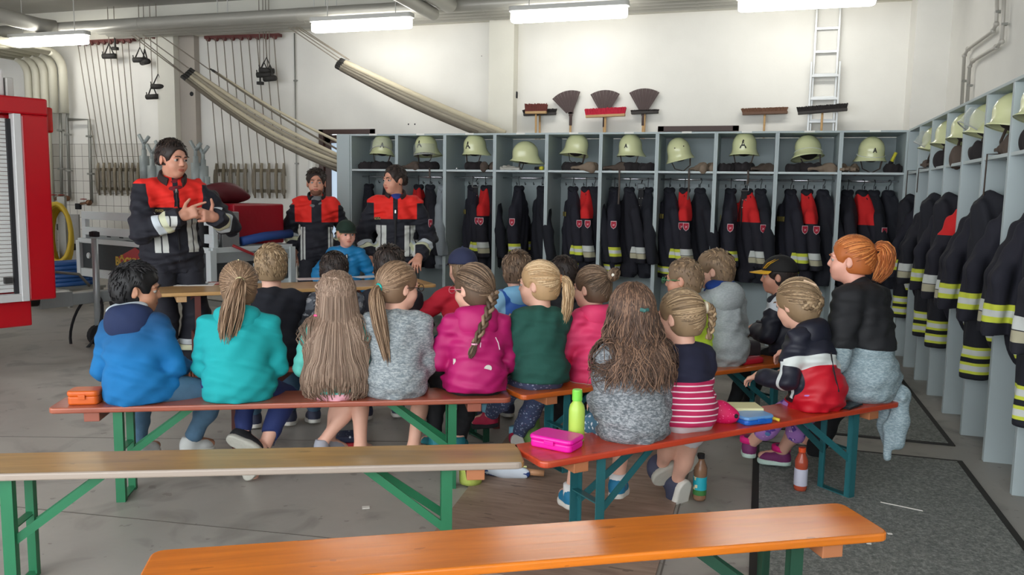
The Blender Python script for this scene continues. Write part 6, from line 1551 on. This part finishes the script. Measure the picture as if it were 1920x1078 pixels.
# hanging hoist handles
M_grip = mat('black grip', (44, 42, 40), .7)
def hgrip(px, py, y, label, rz=0.0, ball=False, sc=1.0):
    p = atY(px, py, y); t = thing('hoist_grip', label, 'handle', p, rz, 'black hoist handles on ropes')
    MB().tube([(0, 0, .20 * sc), (0, 0, ZC - p.z)], .006, 6).obj('cord', M_rope, t)
    if ball: MB().lathe([(.0, -.02), (.055, -.02), (.055, .02), (.0, .02)], 16).obj('pulley_wheel', M_grip, t); MB().box((0, 0, .11), (.02, .02, .2)).obj('pulley_hook', M_grip, t); return
    MB().tube([(-.11 * sc, 0, -.005), (.11 * sc, 0, .0)], .042 * sc, 10).obj('grip', M_grip, t, smooth=True)
    b = MB(); b.tube([(-.09 * sc, 0, 0), (0, 0, .19 * sc), (.09 * sc, 0, 0)], .012, 6); b.tube([(-.105 * sc, 0, 0), (-.115 * sc, 0, .07 * sc)], .008, 6); b.obj('bracket', M_grip, t)
hgrip(205, 105, 10.76, 'black handle hanging from a rope, leftmost below the ceiling pipes', .2); hgrip(216, 91, 10.76, 'round black pulley weight right of the leftmost hanging handle', .2, True); hgrip(263, 112, 10.76, 'black handle hanging before the left wall, left of the crossed pair', .3); hgrip(272, 116, 10.76, 'black handle hanging before the left wall, right of the crossed pair', -.4); hgrip(286, 181, 10.76, 'black handle hanging lowest, left of the brown pilaster', .0); hgrip(297, 162, 10.76, 'black handle hanging just above the lowest one', .4)
hgrip(495, 140, 10.76, 'black handle of the middle hanging group, left one', .2); hgrip(500, 132, 10.76, 'black handle of the middle hanging group, back one', .9); hgrip(506, 147, 10.76, 'black handle of the middle hanging group, lowest right one', -.2); hgrip(488, 156, 10.76, 'small round pulley below the middle hanging handles', 0, True)
# drying hoses in long slings
M_hose = [mat('cream hose', (190, 180, 156), .8, var=.1, vs=10, bump=(150, .3, .003)), mat('grey hose', (150, 142, 126), .8, var=.12, vs=10, bump=(150, .3, .003)), mat('dark grey hose', (106, 98, 86), .8, var=.12, vs=10)]
def sling(a, b_, sag, r, m_, label, y0, y1, cl=True):
    A, B = atY(a[0], a[1], y0), atY(b_[0], b_[1], y1); t = thing('fire_hose', label, 'hose', A, 0, 'fire hoses hanging in slings'); D = B - A
    P = [D * (i / 14) + Vector((0, 0, -sag * math.sin(PI * i / 14))) for i in range(15)]
    MB().tube(P, r, 10, sq=.85).obj('hose', m_, t, smooth=True)
    d = (P[1] - P[0]).normalized(); 
    if cl:
        b = MB(); b.tube([-d * .09, d * .04], r * .8, 10); b.obj('coupling', M_grip, t, smooth=True)
for i, (a, b_, sg, k, l) in enumerate((((648, 118), (946, 250), .02, 0, 'upper'), ((645, 121), (930, 250), .03, 1, 'second'), ((642, 124), (914, 250), .035, 1, 'third'), ((640, 128), (898, 250), .04, 2, 'lowest'))): sling(a, b_, sg, .052, M_hose[k], 'cream fire hose slung steeply down behind the lockers, %s of the right bundle' % l, 10.45 + .02 * i, 10.3)
for i, (a, b_, sg, k) in enumerate((((408, 138), (640, 268), .05, 0), ((404, 136), (640, 284), .04, 2), ((366, 136), (640, 294), .07, 0), ((362, 140), (640, 300), .10, 1), ((358, 144), (640, 306), .13, 0), ((354, 148), (640, 314), .15, 1), ((350, 150), (640, 322), .12, 2))): sling(a, b_, sg, (.022, .016, .032, .034, .036, .036, .034)[i], M_hose[k], 'fire hose slung behind the young fireman, %s from above in the left bundle' % ordn[i], 9.9 - .03 * i, 10.2)
for i, (a, b_) in enumerate((((536, 48), (640, 118)), ((542, 46), (644, 114)), ((548, 46), (650, 110)), ((560, 50), (655, 112)), ((246, 66), (345, 140)), ((252, 64), (352, 144)), ((266, 64), (362, 134)), ((300, 66), (392, 130)))):
    A, B = atY(*a, 10.5), atY(*b_, 10.45 if i < 4 else 9.9); o = MB().tube([A, B], .008, 6).obj('sling_rope', M_rope); tag(o, 'thin rope from the ceiling to the %s hose bundle, %s from the left' % (('right', ordn[i]) if i < 4 else ('left', ordn[i - 4])), 'rope', 'ropes holding the hose slings')
sh2 = atY(556, 50, 10.5); o = MB().box(sh2 + Vector((.1, .1, .06)), (.5, .12, .05)).obj('pulley_beam', M_dred); o = tag(o, 'short dark beam under the ceiling where the right hose ropes start', 'beam')
# standpipes behind the tall fireman
M_sp = mat('pale grey standpipe', (152, 160, 160), .5, .2, var=.1, vs=12)
for i, (px, pt, pb, fl) in enumerate(((269, 250, 420, 1), (284, 268, 420, -1), (300, 262, 420, 1), (366, 262, 400, -1), (380, 268, 400, 1), (388, 300, 400, 0))):
    A = atY(px, pt, 10.55 - .05 * (i % 2)); t = thing('standpipe', 'pale grey hydrant standpipe behind the tall fireman, %s from the left' % ordn[i], 'standpipe', (A.x, A.y, 0), 0, 'hydrant standpipes on the wall'); h = A.z
    MB().tube([(0, 0, .0), (0, 0, h - .25)], .040, 12).obj('pipe', M_sp, t, smooth=True); MB().tube([(0, 0, h - .75), (0, 0, h - .35)], .075, 12).obj('sleeve', M_sp, t, smooth=True)
    if fl:
        b = MB(); b.tube([(0, 0, h - .3), (0, 0, h - .16), (-.09, 0, h - .02)], .028, 10); b.tube([(0, 0, h - .16), (.10, 0, h - .05)], .028, 10); b.obj('outlet', M_sp, t, smooth=True)
# hose reels by the truck
M_yh = mat('yellow hose', (196, 164, 40), .5); M_bh = mat('blue hose', (30, 78, 138), .5)
p = atY(112, 446, 9.3); t = thing('hose_coil', 'yellow hose coil hanging behind the fire truck', 'hose', p, .5)
for i in range(5): MB().tube([(.13 * cos(a) * (1 + .1 * i), -.05 * i + .1, .42 * sin(a) + .02 * i) for a in np.linspace(0, 2 * PI, 22)], .034, 8, caps=False).obj('loop', M_yh, t, smooth=True)
MB().box((0, .16, .1), (.1, .1, 1.0)).obj('bracket', M_zinc, t); MB().box((0, .2, -p.z / 2 - .2), (.1, .06, p.z - .4)).obj('post', M_zinc, t)
p = atY(118, 508, 8.3); t = thing('hose_coil', 'blue hose coil lying on a trestle behind the trailer drawbar', 'hose', (p.x, p.y, 0))
for i in range(6): MB().tube([((.42 - .02 * (i % 2)) * cos(a), .32 * sin(a), p.z - .16 + .052 * i + .03 * cos(a)) for a in np.linspace(0, 2 * PI, 26)], .032, 8, caps=False).obj('loop', M_bh, t, smooth=True)
b = MB(); b.box((0, 0, p.z - .21), (.8, .6, .03))
for sx in (-1, 1):
    for sy in (-1, 1): b.box((sx * .36, sy * .26, (p.z - .21) / 2), (.04, .04, p.z - .21))
b.obj('trestle', M_zinc, t)
p = atY(130, 450, 9.9); t = thing('equipment_board', 'grey tool plate with brackets behind the trailer', 'board', (p.x, p.y, 0)); MB().box((0, 0, p.z), (.42, .03, .8)).obj('plate', mat('grey sheet', (150, 148, 144), .6, var=.1, vs=6), t, bevel=.004); MB().box((0, .03, (p.z - .3) / 2), (.06, .04, p.z - .3)).obj('post', M_zinc, t)
for dx, dz in ((-.1, .2), (.1, -.1), (.0, .05)): MB().box((dx, -.05, p.z + dz), (.09, .08, .1)).obj('bracket', M_grip, t, bevel=.01)
p = atY(147, 387, YW - .03); o = MB().box(p, (.1, .05, .1)).obj('wall_socket', M_black, bevel=.004); tag(o, 'small black socket box on the tiles above the trailer frame', 'socket')
# ================================================================ fire truck corner and trailer
def onplane(px, py, P, d):
    n = Vector((-d.y, d.x, 0)); r = _ray(px, py); t = (P - CO).dot(n) / r.dot(n); return CO + r * t
M_tred = mat('fire engine red', (176, 14, 28), .28, coat=.3); M_shut = mat('roller shutter aluminium', (206, 206, 204), .45, .05); M_frame = mat('shutter frame', (206, 206, 206), .4, .2)
P1 = atY(98, 375, 5.2); s1 = (P1 - CO).dot(CF); r = _ray(0, 375); P0 = CO + r * (s1 * .955); dT_ = (P1 - P0); dT_.z = 0; dT_.normalize()
t = thing('fire_truck', 'rear corner of a red fire truck with a grey roller shutter, at the left edge', 'truck', (P1.x, P1.y, 0), math.atan2(dT_.y, dT_.x))
def tz(px, py): return onplane(px, py, P1, dT_).z
def tx(px, py): return (onplane(px, py, P1, dT_) - P1).dot(dT_)
zt, zb = tz(90, 186), tz(104, 560); x0 = -3.2; zs = tz(60, 612)
xs_ = tx(47, 390); zf = tz(20, 212); zl = tz(20, 562) + .0
b = MB(); b.box(((x0 + 0) / 2, .9, (zt + zf) / 2), (-x0, 1.8, zt - zf)); b.box((xs_ / 2, .9, (zf + zb) / 2), (-xs_, 1.8, zf - zb)); b.box(((x0 + xs_) / 2, .95, (zf + zb) / 2), (xs_ - x0, 1.65, zf - zb)); b.obj('body', M_tred, t, bevel=.015)
b = MB(); b.box(((x0 + tx(65, 590)) / 2, .75, (zs + zb) / 2 - .0), (tx(65, 590) - x0, 1.4, zb - zs)); b.obj('skirt', M_tred, t, bevel=.012)
b = MB(); n = int((zf - zb - .08) / .032); xr = xs_ - .055
for i in range(n): b.box(((x0 + xr) / 2, .085, zb + .07 + .032 * (i + .5)), (xr - x0, .02, .029))
b.obj('roller_shutter', M_shut, t, bevel=.003)
b = MB(); b.box((xs_ - .028, .035, (zf + zb) / 2), (.055, .09, zf - zb)); b.box(((x0 + xs_) / 2, .04, zb + .03), (xs_ - x0, .09, .06)); b.obj('shutter_frame', M_frame, t, bevel=.004)
MB().box((xs_ - .072, .06, (zf + zb) / 2), (.028, .03, zf - zb - .08)).obj('rubber_seal', M_black, t)
b = MB(); b.box((xs_ - .13, .055, zb + .17), (.06, .03, .05)); b.obj('shutter_latch', M_grip, t, bevel=.004)
zA, zB_ = tz(93, 200), tz(95, 248); b = MB(); b.box((.03, .10, (zA + zB_) / 2), (.06, .09, zA - zB_)); b.obj('tail_lamp', mat('red lamp glass', (190, 30, 24), .2), t, bevel=.015)
b = MB(); b.box((-.6, .9, zt + .13), (.8, 1.2, .22)); b.obj('roof_box', mat('white roof box', (214, 214, 212), .4), t, bevel=.02); b = MB(); b.box((-.16, .5, zt + .09), (.06, .4, .17)); b.obj('roof_step', mat('grey roof rail', (186, 186, 180), .4, .1), t, bevel=.01)
b = MB()
for yy in (.35, 1.45): b.tube([(-2.6, yy - .12, .42), (-2.6, yy + .12, .42)], .42, 24)
b.obj('wheel', M_black, t)
# trailer
PL, PR = atY(152, 480, 7.0), atY(396, 480, 6.35); dt = PR - PL; dt.z = 0; W = dt.length; dt.normalize(); nt = Vector((-dt.y, dt.x, 0))
M_rail = mat('pale galvanised rail', (212, 220, 222), .5, .1); M_ply2 = mat('anthracite plywood', (54, 60, 64), .7, var=.1, vs=14)
t = thing('trailer', 'anthracite box trailer with galvanised rails and a red diamond badge, behind the tall fireman', 'trailer', (PL.x, PL.y, 0), math.atan2(dt.y, dt.x))
zz = lambda py: atY(152, py, 7.0).z
zr, zb, z0, z1, z2 = zz(450), zz(515), zz(505), zz(432), zz(398); L = .95
MB().box((W / 2, .012, (zr + z0) / 2), (W - .06, .02, zr - z0)).obj('front_panel', M_ply2, t); MB().box((W - .012, L / 2, (zr + z0) / 2), (.02, L - .06, zr - z0)).obj('side_panel', M_ply2, t); MB().box((.012, L / 2, (zr + z0) / 2), (.02, L - .06, zr - z0)).obj('side_panel', M_ply2, t); MB().box((W / 2, L - .012, (zr + z0) / 2), (W - .06, .02, zr - z0)).obj('tail_gate', M_ply2, t)
MB().box((W / 2, L / 2, zb + .03), (W, L, .05)).obj('chassis', M_rail, t, bevel=.004)
b = MB()
for x in (.0, W): 
    for y in (0, L): b.box((x, y, (zr + zb) / 2), (.07, .07, zr - zb))
b.box((W / 2, -.005, zr), (W, .05, .05)); b.box((W, L / 2, zr), (.05, L, .05)); b.box((0, L / 2, zr), (.05, L, .05)); b.box((W / 2, L, zr), (W, .05, .05)); b.box((W / 2, -.012, z0 - .02), (W, .03, .09)); b.obj('corner_frame', M_rail, t, bevel=.004)
b = MB()
for x in (.03, W - .03): b.box((x, .05, (zr + z2) / 2), (.07, .05, z2 - zr))
for z in (z1, z2 - .03): b.box((W / 2, .04, z), (W, .04, .085))
b.obj('front_rack', M_rail, t, bevel=.004)
b = MB(); b.box((W / 2, .10, zr + .06), (W - .1, .05, .07)); b.obj('lash_rail', M_zincl, t); b = MB()
for i in range(9): b.box((.2 + i * (W - .4) / 8, .073, zr + .06), (.07, .004, .03))
b.obj('lash_slot', M_black, t)
for x in (.16, W * .5 + .05): MB().lathe([(0, 0), (.035, 0), (.03, .012), (0, .014)], 10).obj('panel_hook', M_rail, t).location = (x, -.0, (zr + z0) / 2)
for o_ in t.children:
    if o_.name.startswith('panel_hook'): o_.rotation_euler = (PI / 2, 0, 0)
xb = W * .46; zc = (zr + z0) / 2 - .02
b = MB(); b.T = Matrix.Translation((xb, -.002, zc)) @ Matrix.Rotation(PI / 2, 4, 'X'); b.prism([(-.30, .04), (0, .15), (.30, .04), (.30, -.06), (0, -.15), (-.30, -.06)], 0, .006); pl = b.obj('maker_badge', mat('badge red', (172, 20, 34), .4), t)
vs, fs = text_verts('BÖCKMANN', .125, .002, .004); b = MB(); b.T = Matrix.Translation((xb, -.010, zc - .01)) @ Matrix.Rotation(PI / 2, 4, 'X'); b.add(vs, fs); b.obj('lettering', mat('gold yellow print', (206, 176, 60), .5), pl)
b = MB(); b.tube([(W + .0, .18, zc - .05), (W + .012, .18, zc - .05)], .05, 16); b.obj('reflector', mat('orange red reflector', (206, 56, 36), .3), t)
b = MB(); b.box((W + .01, L / 2, zr - .07), (.02, L, .10)); b.obj('side_rail', M_zincl, t)
for i in range(3):
    MB().box((W + .022, .2 + i * .28, zr - .16), (.01, .04, .03)).obj('panel_hook', M_rail, t)
# running gear
for x in (.12, W - .12):
    wv = MB(); wv.tube([(x - .09, L * .6, .30), (x + .09, L * .6, .30)], .30, 24); wv.obj('wheel', M_black, t); MB().box((x, L * .6, .36), (.2, .6, .06)).obj('mudguard', M_grip, t, bevel=.02)
b = MB(); b.box((W / 2, L * .6, .33), (W - .2, .06, .06)); b.box((W / 2, L / 2, zb - .06), (.1, L, .12)); b.obj('axle', M_zinc, t)
dbx = (atY(150, 540, 6.9) - PL).dot(dt); b = MB(); b.box((W * .47, -.42, zb - .11), (.10, .9, .11)); b.box((W * .47 - .0, -.85, zb - .10), (.14, .3, .14)); b.obj('drawbar', M_zincl, t, bevel=.006)
b = MB(); b.tube([(W * .47, -.98, zb - .08), (W * .47, -1.16, zb - .07)], .07, 12); b.ball((W * .47, -1.2, zb - .10), .06, 12); b.obj('coupling', M_grip, t, smooth=True)
b = MB(); b.tube([(W * .47, -1.05, zb), (W * .47, -.85, zb + .16), (W * .47, -.6, zb + .12), (W * .47, -.5, zb)], .014, 8); b.obj('handbrake', M_zinc, t, smooth=True)
b = MB(); b.tube([(W * .47 + .3 * cos(a) * .8, -.55 + .10 * sin(a), zb - .36 + .27 * sin(a)) for a in np.linspace(0, 2 * PI, 26)], .014, 6, caps=False); b.obj('safety_cable', M_black, t, smooth=True)
jx = W * .47 + .12; b = MB(); b.tube([(jx, -.5, .12), (jx, -.5, z1 - .02)], .030, 12); b.obj('jockey_post', M_zincl, t, smooth=True); b = MB(); b.box((jx, -.5, z1 + .02), (.11, .05, .05)); b.tube([(jx, -.5, z1), (jx, -.5, z1 + .05)], .03, 10); b.obj('jockey_crank', M_black, t, bevel=.008); b = MB(); b.tube([(jx - .03, -.5, .10), (jx + .03, -.5, .10)], .10, 18); b.obj('jockey_wheel', M_black, t)
# load on the trailer
def ontr(x, y, z): return Vector((PL.x, PL.y, 0)) + dt * x + nt * y + Vector((0, 0, z))
ang = math.atan2(dt.y, dt.x); sid = math.atan2(nt.y, nt.x)
M_tarp = mat('dark red tarpaulin', (150, 16, 34), .35, var=.08, vs=6, bump=(9, .25, .02))
o = MB().box((0, 0, 0), (.62, .5, .40)).obj('tarp_box', M_tarp, bevel=.02, seg=3); o.location = ontr(W - .33, .63, zr + .235); o.rotation_euler = (0, 0, sid); tag(o, 'dark red tarpaulin covered box lying on the trailer', 'tarpaulin')
V = Vol().box((0, 0, .20), (.17, .13, .22), .06, k=.03).box((0, -.12, .14), (.13, .06, .12), .04, k=.03); o = vol_obj('black_case', V, mat('black nylon', (34, 33, 36), .7, bump=(40, .3, .005)), None, .012, 0, [(.005, 25, 20, 12, 1)]); o.location = ontr(W - .30, .10, zr + .02); o.rotation_euler = (0, 0, ang); o.scale = (1, 1, 1.3); tag(o, 'black padded bag on the trailer behind the tall fireman', 'bag')
V = Vol().ell((0, 0, .10), (.24, .13, .11), k=.03).ell((.12, 0, .07), (.2, .1, .06), k=.05); o = vol_obj('folded_sheet', V, mat('dark maroon sheet', (88, 20, 30), .6), None, .012, 0, [(.008, 18, 30, 40, 1)]); o.location = ontr(W - .45, .48, zr + .44); o.rotation_euler = (0, 0, sid); tag(o, 'dark maroon folded sheet heaped on the red tarpaulin box', 'sheet')
o = MB().tube([(0, 0, 0), (.3, .02, .04), (.62, .0, .06)], .045, 10).obj('blue_roll', mat('blue sheet roll', (40, 78, 150), .6), smooth=True); o.location = ontr(W - .05, .38, zr + .07); o.rotation_euler = (0, 0, sid); tag(o, 'blue roll lying on the trailer rim before the red tarpaulin', 'roll')
t = thing('pump_case', 'grey metal case with chrome clips on the trailer left of the red tarpaulin', 'case', ontr(W - .13, .24, zr + .02), ang); MB().box((0, 0, .17), (.22, .2, .34)).obj('case', mat('grey case', (150, 152, 154), .4, .4), t, bevel=.01)
for dx in (-.05, .05): MB().box((dx, -.105, .1), (.04, .02, .12)).obj('clip', M_rod, t, bevel=.004)
o = MB().tube([(0, 0, .06), (.28, -.03, -.06), (.36, -.04, -.14)], .014, 8).obj('red_lever', mat('lever red', (150, 24, 30), .4), smooth=True); o.location = ontr(W + .03, .22, zr - .02); o.rotation_euler = (0, 0, sid); tag(o, 'red lever with dark tip lying over the trailer side', 'lever')
# ================================================================ things on the benches, the table and the floor
def bpos(E, d, px, off): x, y = online(E, d, px, off); return Vector((x, y, .48))
def lunchbox(label, p, ang, w, dp, h, m_, ml=None, lat=None, name='lunch_box'):
    t = thing(name, label, 'lunch box', p, ang)
    b = MB(); b.prism(rrect(w * .95, dp * .95, .022), .0, h * .62); b.obj('box', m_, t, bevel=.008, seg=3, smooth=False)
    b = MB(); b.prism(rrect(w, dp, .026), h * .58, h); b.obj('lid', ml or m_, t, bevel=.010, seg=3)
    b = MB(); b.box((0, -dp / 2 - .002, h * .58), (w * .22, .008, h * .34)); b.obj('latch', lat or m_, t, bevel=.002); return t
lunchbox('translucent orange lunch box on the left end of the red brown bench', bpos(A0, dA, 162, .10), rad(26), .145, .11, .068, mat('orange plastic', (206, 92, 22), .35))
lunchbox('bright pink lunch box on the near end of the red bench', bpos(D0, dD, 1050, .15) + Vector((-.01, .0, 0)), rad(-14), .20, .135, .052, mat('hot pink plastic', (226, 16, 160), .35))
lunchbox('blue lunch box beside the pink pouch on the red bench', bpos(D0, dD, 1412, .07), rad(40), .17, .12, .04, mat('blue plastic', (26, 96, 190), .35), mat('pale blue lid', (96, 150, 206), .3))
# green bottle
t = thing('drink_bottle', 'lime green drink bottle standing behind the pink lunch box', 'bottle', bpos(D0, dD, 1082, .18), 0)
MB().lathe([(.0, 0), (.032, 0), (.034, .01), (.034, .135), (.030, .155), (.018, .172), (.018, .18), (0, .18)], 24).obj('bottle', mat('lime translucent plastic', (172, 206, 84), .3), t, smooth=True, bevel=0); MB().lathe([(0, .176), (.0215, .176), (.0215, .216), (.019, .222), (0, .222)], 20).obj('cap', mat('lime cap', (120, 206, 70), .4), t, smooth=False)
# pink pouch, notebook, scissors bits
p = bpos(D0, dD, 1350, .13); V = Vol().ell((0, 0, .05), (.055, .04, .055), k=.02).ell((.045, 0, .035), (.045, .036, .036), k=.03); o = vol_obj('plush_pouch', V, mat('glitter pink', (216, 14, 92), .6, zones=[((250, 140, 190), [('vor', 90, .16)])]), None, .005); o.location = p; o.rotation_euler = (0, 0, rad(10)); tag(o, 'glittery pink pouch with a dark button on the red bench', 'pouch')
MB().ball((.07, -.028, .04), .011, 10).obj('button', M_black, o, smooth=True)
t = thing('notebook', 'pale yellow pad of paper lying behind the blue lunch box', 'notebook', bpos(D0, dD, 1393, .17), rad(20)); MB().box((0, 0, .035), (.16, .12, .03)).obj('pages', mat('pale yellow paper', (232, 226, 176), .8), t, bevel=.002); MB().box((0, 0, .010), (.165, .125, .018)).obj('cover', mat('green cover', (60, 160, 110), .6), t, bevel=.002)
p = bpos(D0, dD, 1440, .05); o = MB().tube([(0, 0, .008), (.03, .01, .012), (.055, .0, .008)], .008, 8).obj('key_charm', mat('yellow charm', (220, 196, 60), .5), smooth=True); o.location = p; tag(o, 'small yellow charm on the edge of the red bench by the jacket', 'charm')
t = thing('mobile_phone', 'dark phone lying on the red bench beside the woman', 'phone', bpos(D0, dD, 1592, .06) + Vector((0, 0, 0)), rad(60)); MB().box((0, 0, .005), (.15, .075, .009)).obj('case', M_black, t, bevel=.003); MB().box((0, 0, .0100), (.135, .066, .001)).obj('screen', mat('dark glass', (20, 20, 26), .05), t)
t = thing('pencil_case', 'red pencil case lying on the far end of the orange bench', 'pencil case', bpos(C0, dC, 1400, .10), rad(48)); b = MB(); b.prism(rrect(.20, .10, .04), 0, .035); b.obj('case', mat('red nylon', (190, 20, 48), .6), t, bevel=.012, seg=3); MB().tube([(-.09, -.0, .036), (.09, .0, .036)], .004, 6).obj('zip', mat('pale zip', (214, 150, 160), .5), t)
V = Vol().box((0, 0, .06), (.09, .06, .06), .03); o = vol_obj('dark_bag', V, mat('grey black bag', (58, 54, 60), .7), None, .008, 0, [(.004, 30, 30, 40, 1)]); o.location = bpos(C0, dC, 1392, .21); o.rotation_euler = (0, 0, rad(48)); tag(o, 'small dark grey bag behind the red pencil case', 'bag')
# papers on the table
def paper(px, py, w, d_, rz, label, m_, z=.7605, name='paper_sheet'):
    p = atZ(px, py, z); o = MB().box((0, 0, .0012), (w, d_, .0024)).obj(name, m_); o.location = p; o.rotation_euler = (0, 0, rz); return tag(o, label, 'paper')
paper(366, 533, .30, .21, rad(30), 'white printed sheet on the left part of the table', mat('printed white paper', (226, 226, 226), .7, zones=[((60, 66, 80), [('box', -.09, -.01, None, None, None, None), ('box', None, None, -.05, .03, None, None)]), ((60, 66, 80), [('box', .02, .10, None, None, None, None), ('box', None, None, -.05, .03, None, None)])]))
paper(408, 531, .15, .21, rad(38), 'small red leaflet right of the white sheet on the table', mat('red leaflet', (150, 40, 44), .6, zones=[((226, 180, 170), [('box', -.05, .05, -.04, .06, None, None)])]))
paper(584, 523, .24, .17, rad(40), 'pale sheet of paper in the middle of the table', mat('pale pink paper', (226, 206, 206), .7)); paper(690, 519, .24, .17, rad(60), 'white sheet curling up near the right end of the table', mat('plain white paper', (226, 228, 230), .7))
# bottles, bags and umbrella on the floor
def floorbottle(px, py, label, liquid, cap, lab, h=.22):
    p = atZ(px, py, .012); t = thing('juice_bottle', label, 'bottle', (p.x, p.y, .010), .4); r = .033
    MB().lathe([(0, 0), (r * .9, 0), (r, .012), (r, .10), (r * .92, .115), (r, .13), (r, h * .70), (r * .55, h * .86), (r * .42, h * .92), (0, h * .92)], 22).obj('bottle', liquid, t, smooth=True)
    MB().lathe([(0, h * .90), (r * .55, h * .90), (r * .55, h), (0, h)], 16).obj('cap', cap, t); MB().lathe([(r * 1.02, h * .12), (r * 1.03, h * .13), (r * 1.03, h * .50), (r * 1.02, h * .51)], 22).obj('label_band', lab, t, smooth=True)
floorbottle(1311, 935, 'small bottle with a turquoise picture label under the red bench', mat('clear brown drink', (150, 112, 86), .12, alpha=.8), M_black, mat('turquoise label', (30, 166, 184), .5, zones=[((226, 214, 170), [('noise', 26, .58)]), ((60, 120, 60), [('box', None, None, None, None, None, .055)])]), .235)
floorbottle(1500, 917, 'orange capped bottle of red drink on the carpet by the teal bench leg', mat('red orange drink', (170, 74, 52), .15), mat('orange cap', (222, 78, 30), .4), mat('pale label', (190, 190, 206), .5), .225)
def bagbottle(px, py, label, c, h, r, cap=None):
    p = atZ(px, py, .0); t = thing('drink_pouch', label, 'bottle bag', (p.x, p.y, .012), 0); MB().lathe([(0, 0), (r * .95, 0), (r, .015), (r * 1.02, h * .5), (r * .9, h * .85), (r * .5, h * .97), (0, h)], 16).obj('pouch', mat('pouch %d %d' % c[:2], c, .8, var=.3, vs=22, bump=(40, .5, .008)), t, smooth=True)
    b = MB(); b.tube([(r * .9 * cos(a), r * .9 * sin(a), h * .9) for a in np.linspace(0, 6.28, 14)], .009, 6, caps=False); b.tube([(-r * .5, 0, h), (0, -.01, h + .03), (r * .5, 0, h)], .006, 6); b.obj('drawstring', M_black, t)
bagbottle(993, 838, 'green drawstring bottle bag standing under the orange bench', (120, 156, 84), .22, .06); bagbottle(882, 908, 'yellow green patterned bag on the floor behind the wooden bench', (166, 180, 84), .15, .062); 
p = atZ(860, 904, 0); o = MB().lathe([(0, 0), (.045, 0), (.05, .02), (.045, .12), (0, .125)], 14).obj('beaker', mat('translucent grey plastic', (170, 166, 156), .3), smooth=True); o.location = (p.x, p.y, .001); tag(o, 'greyish plastic beaker beside the yellow green bag', 'beaker')
p = atZ(905, 893, .012); q = atZ(1020, 897, .012); d = (q - p); d.z = 0; t = thing('umbrella', 'folded blue and white umbrella with a wooden handle on the floor', 'umbrella', (p.x, p.y, .012), math.atan2(d.y, d.x)); L = d.length
V = Vol().path([(0, 0, .04), (L * .35, 0, .045), (L * .68, 0, .035)], [.022, .042, .028], k=.02); vol_obj('canopy', V, mat('blue white umbrella cloth', (36, 66, 130), .7, zones=[((206, 216, 228), [('noise', 9, .50)])]), t, .007, 0, [(.010, 20, 90, 60, 1)])
b = MB()
for a in np.linspace(0, 6.28, 9)[:-1]: b.tube([(L * .64, .024 * cos(a), .036 + .024 * sin(a)), (L * .715, .026 * cos(a), .036 + .026 * sin(a))], .005, 6)
b.obj('rib_tip', mat('pale yellow tips', (222, 220, 150), .5), t); MB().tube([(L * .66, 0, .036), (L * 1.0, 0, .028)], .0175, 14).obj('handle', mat('umbrella wood', (190, 142, 104), .5), t, smooth=True); MB().tube([(-.09, 0, .03), (0, 0, .04)], .006, 8).obj('ferrule', M_black, t)
p = atZ(655, 838, 0); t = thing('lunch_bag', 'dark blue and red lunch box on the floor under the red brown bench', 'lunch box', (p.x, p.y, 0), .5); b = MB(); b.prism(rrect(.20, .14, .03), 0, .045); b.obj('box', mat('lunch red', (190, 26, 40), .5), t, bevel=.01); b = MB(); b.prism(rrect(.205, .145, .03), .045, .085); b.obj('lid', mat('lunch navy', (34, 42, 72), .5, zones=[((190, 196, 206), [('vor', 30, .18)])]), t, bevel=.01)
p = bpos(BB0, dB, 818, .10); V = Vol().ell((0, 0, .045), (.07, .06, .045), k=.02); o = vol_obj('snack_bag', V, mat('green fabric', (96, 168, 80), .8, var=.2, vs=30), None, .006, 0, [(.005, 60, 50, 40, 1)]); o.location = p; tag(o, 'green crumpled bag on the bench between the grey jumper and the magenta jacket', 'bag')
V = Vol().ell((0, 0, .035), (.06, .045, .035), k=.02); o = vol_obj('shiny_pouch', V, mat('dark teal foil', (22, 84, 100), .25), None, .006); o.location = p + Vector((.03, .02, .078)); tag(o, 'shiny dark teal pouch on top of the green bag', 'pouch')
# ================================================================ light
wd = bpy.data.worlds.new('daylight'); SC.world = wd; wd.use_nodes = True
bg = wd.node_tree.nodes['Background']; bg.inputs[0].default_value = (.93, .97, 1.0, 1); bg.inputs[1].default_value = 4.6
SC.view_settings.view_transform = 'Standard'; SC.view_settings.look = 'None'; SC.view_settings.gamma = 1
SC.view_settings.exposure = 0.0; SC.view_settings.use_curve_mapping = False
SC.cycles.max_bounces = 6; SC.cycles.diffuse_bounces = 4; SC.cycles.transparent_max_bounces = 8; SC.cycles.use_denoising = True
SC.cycles.sample_clamp_indirect = 8
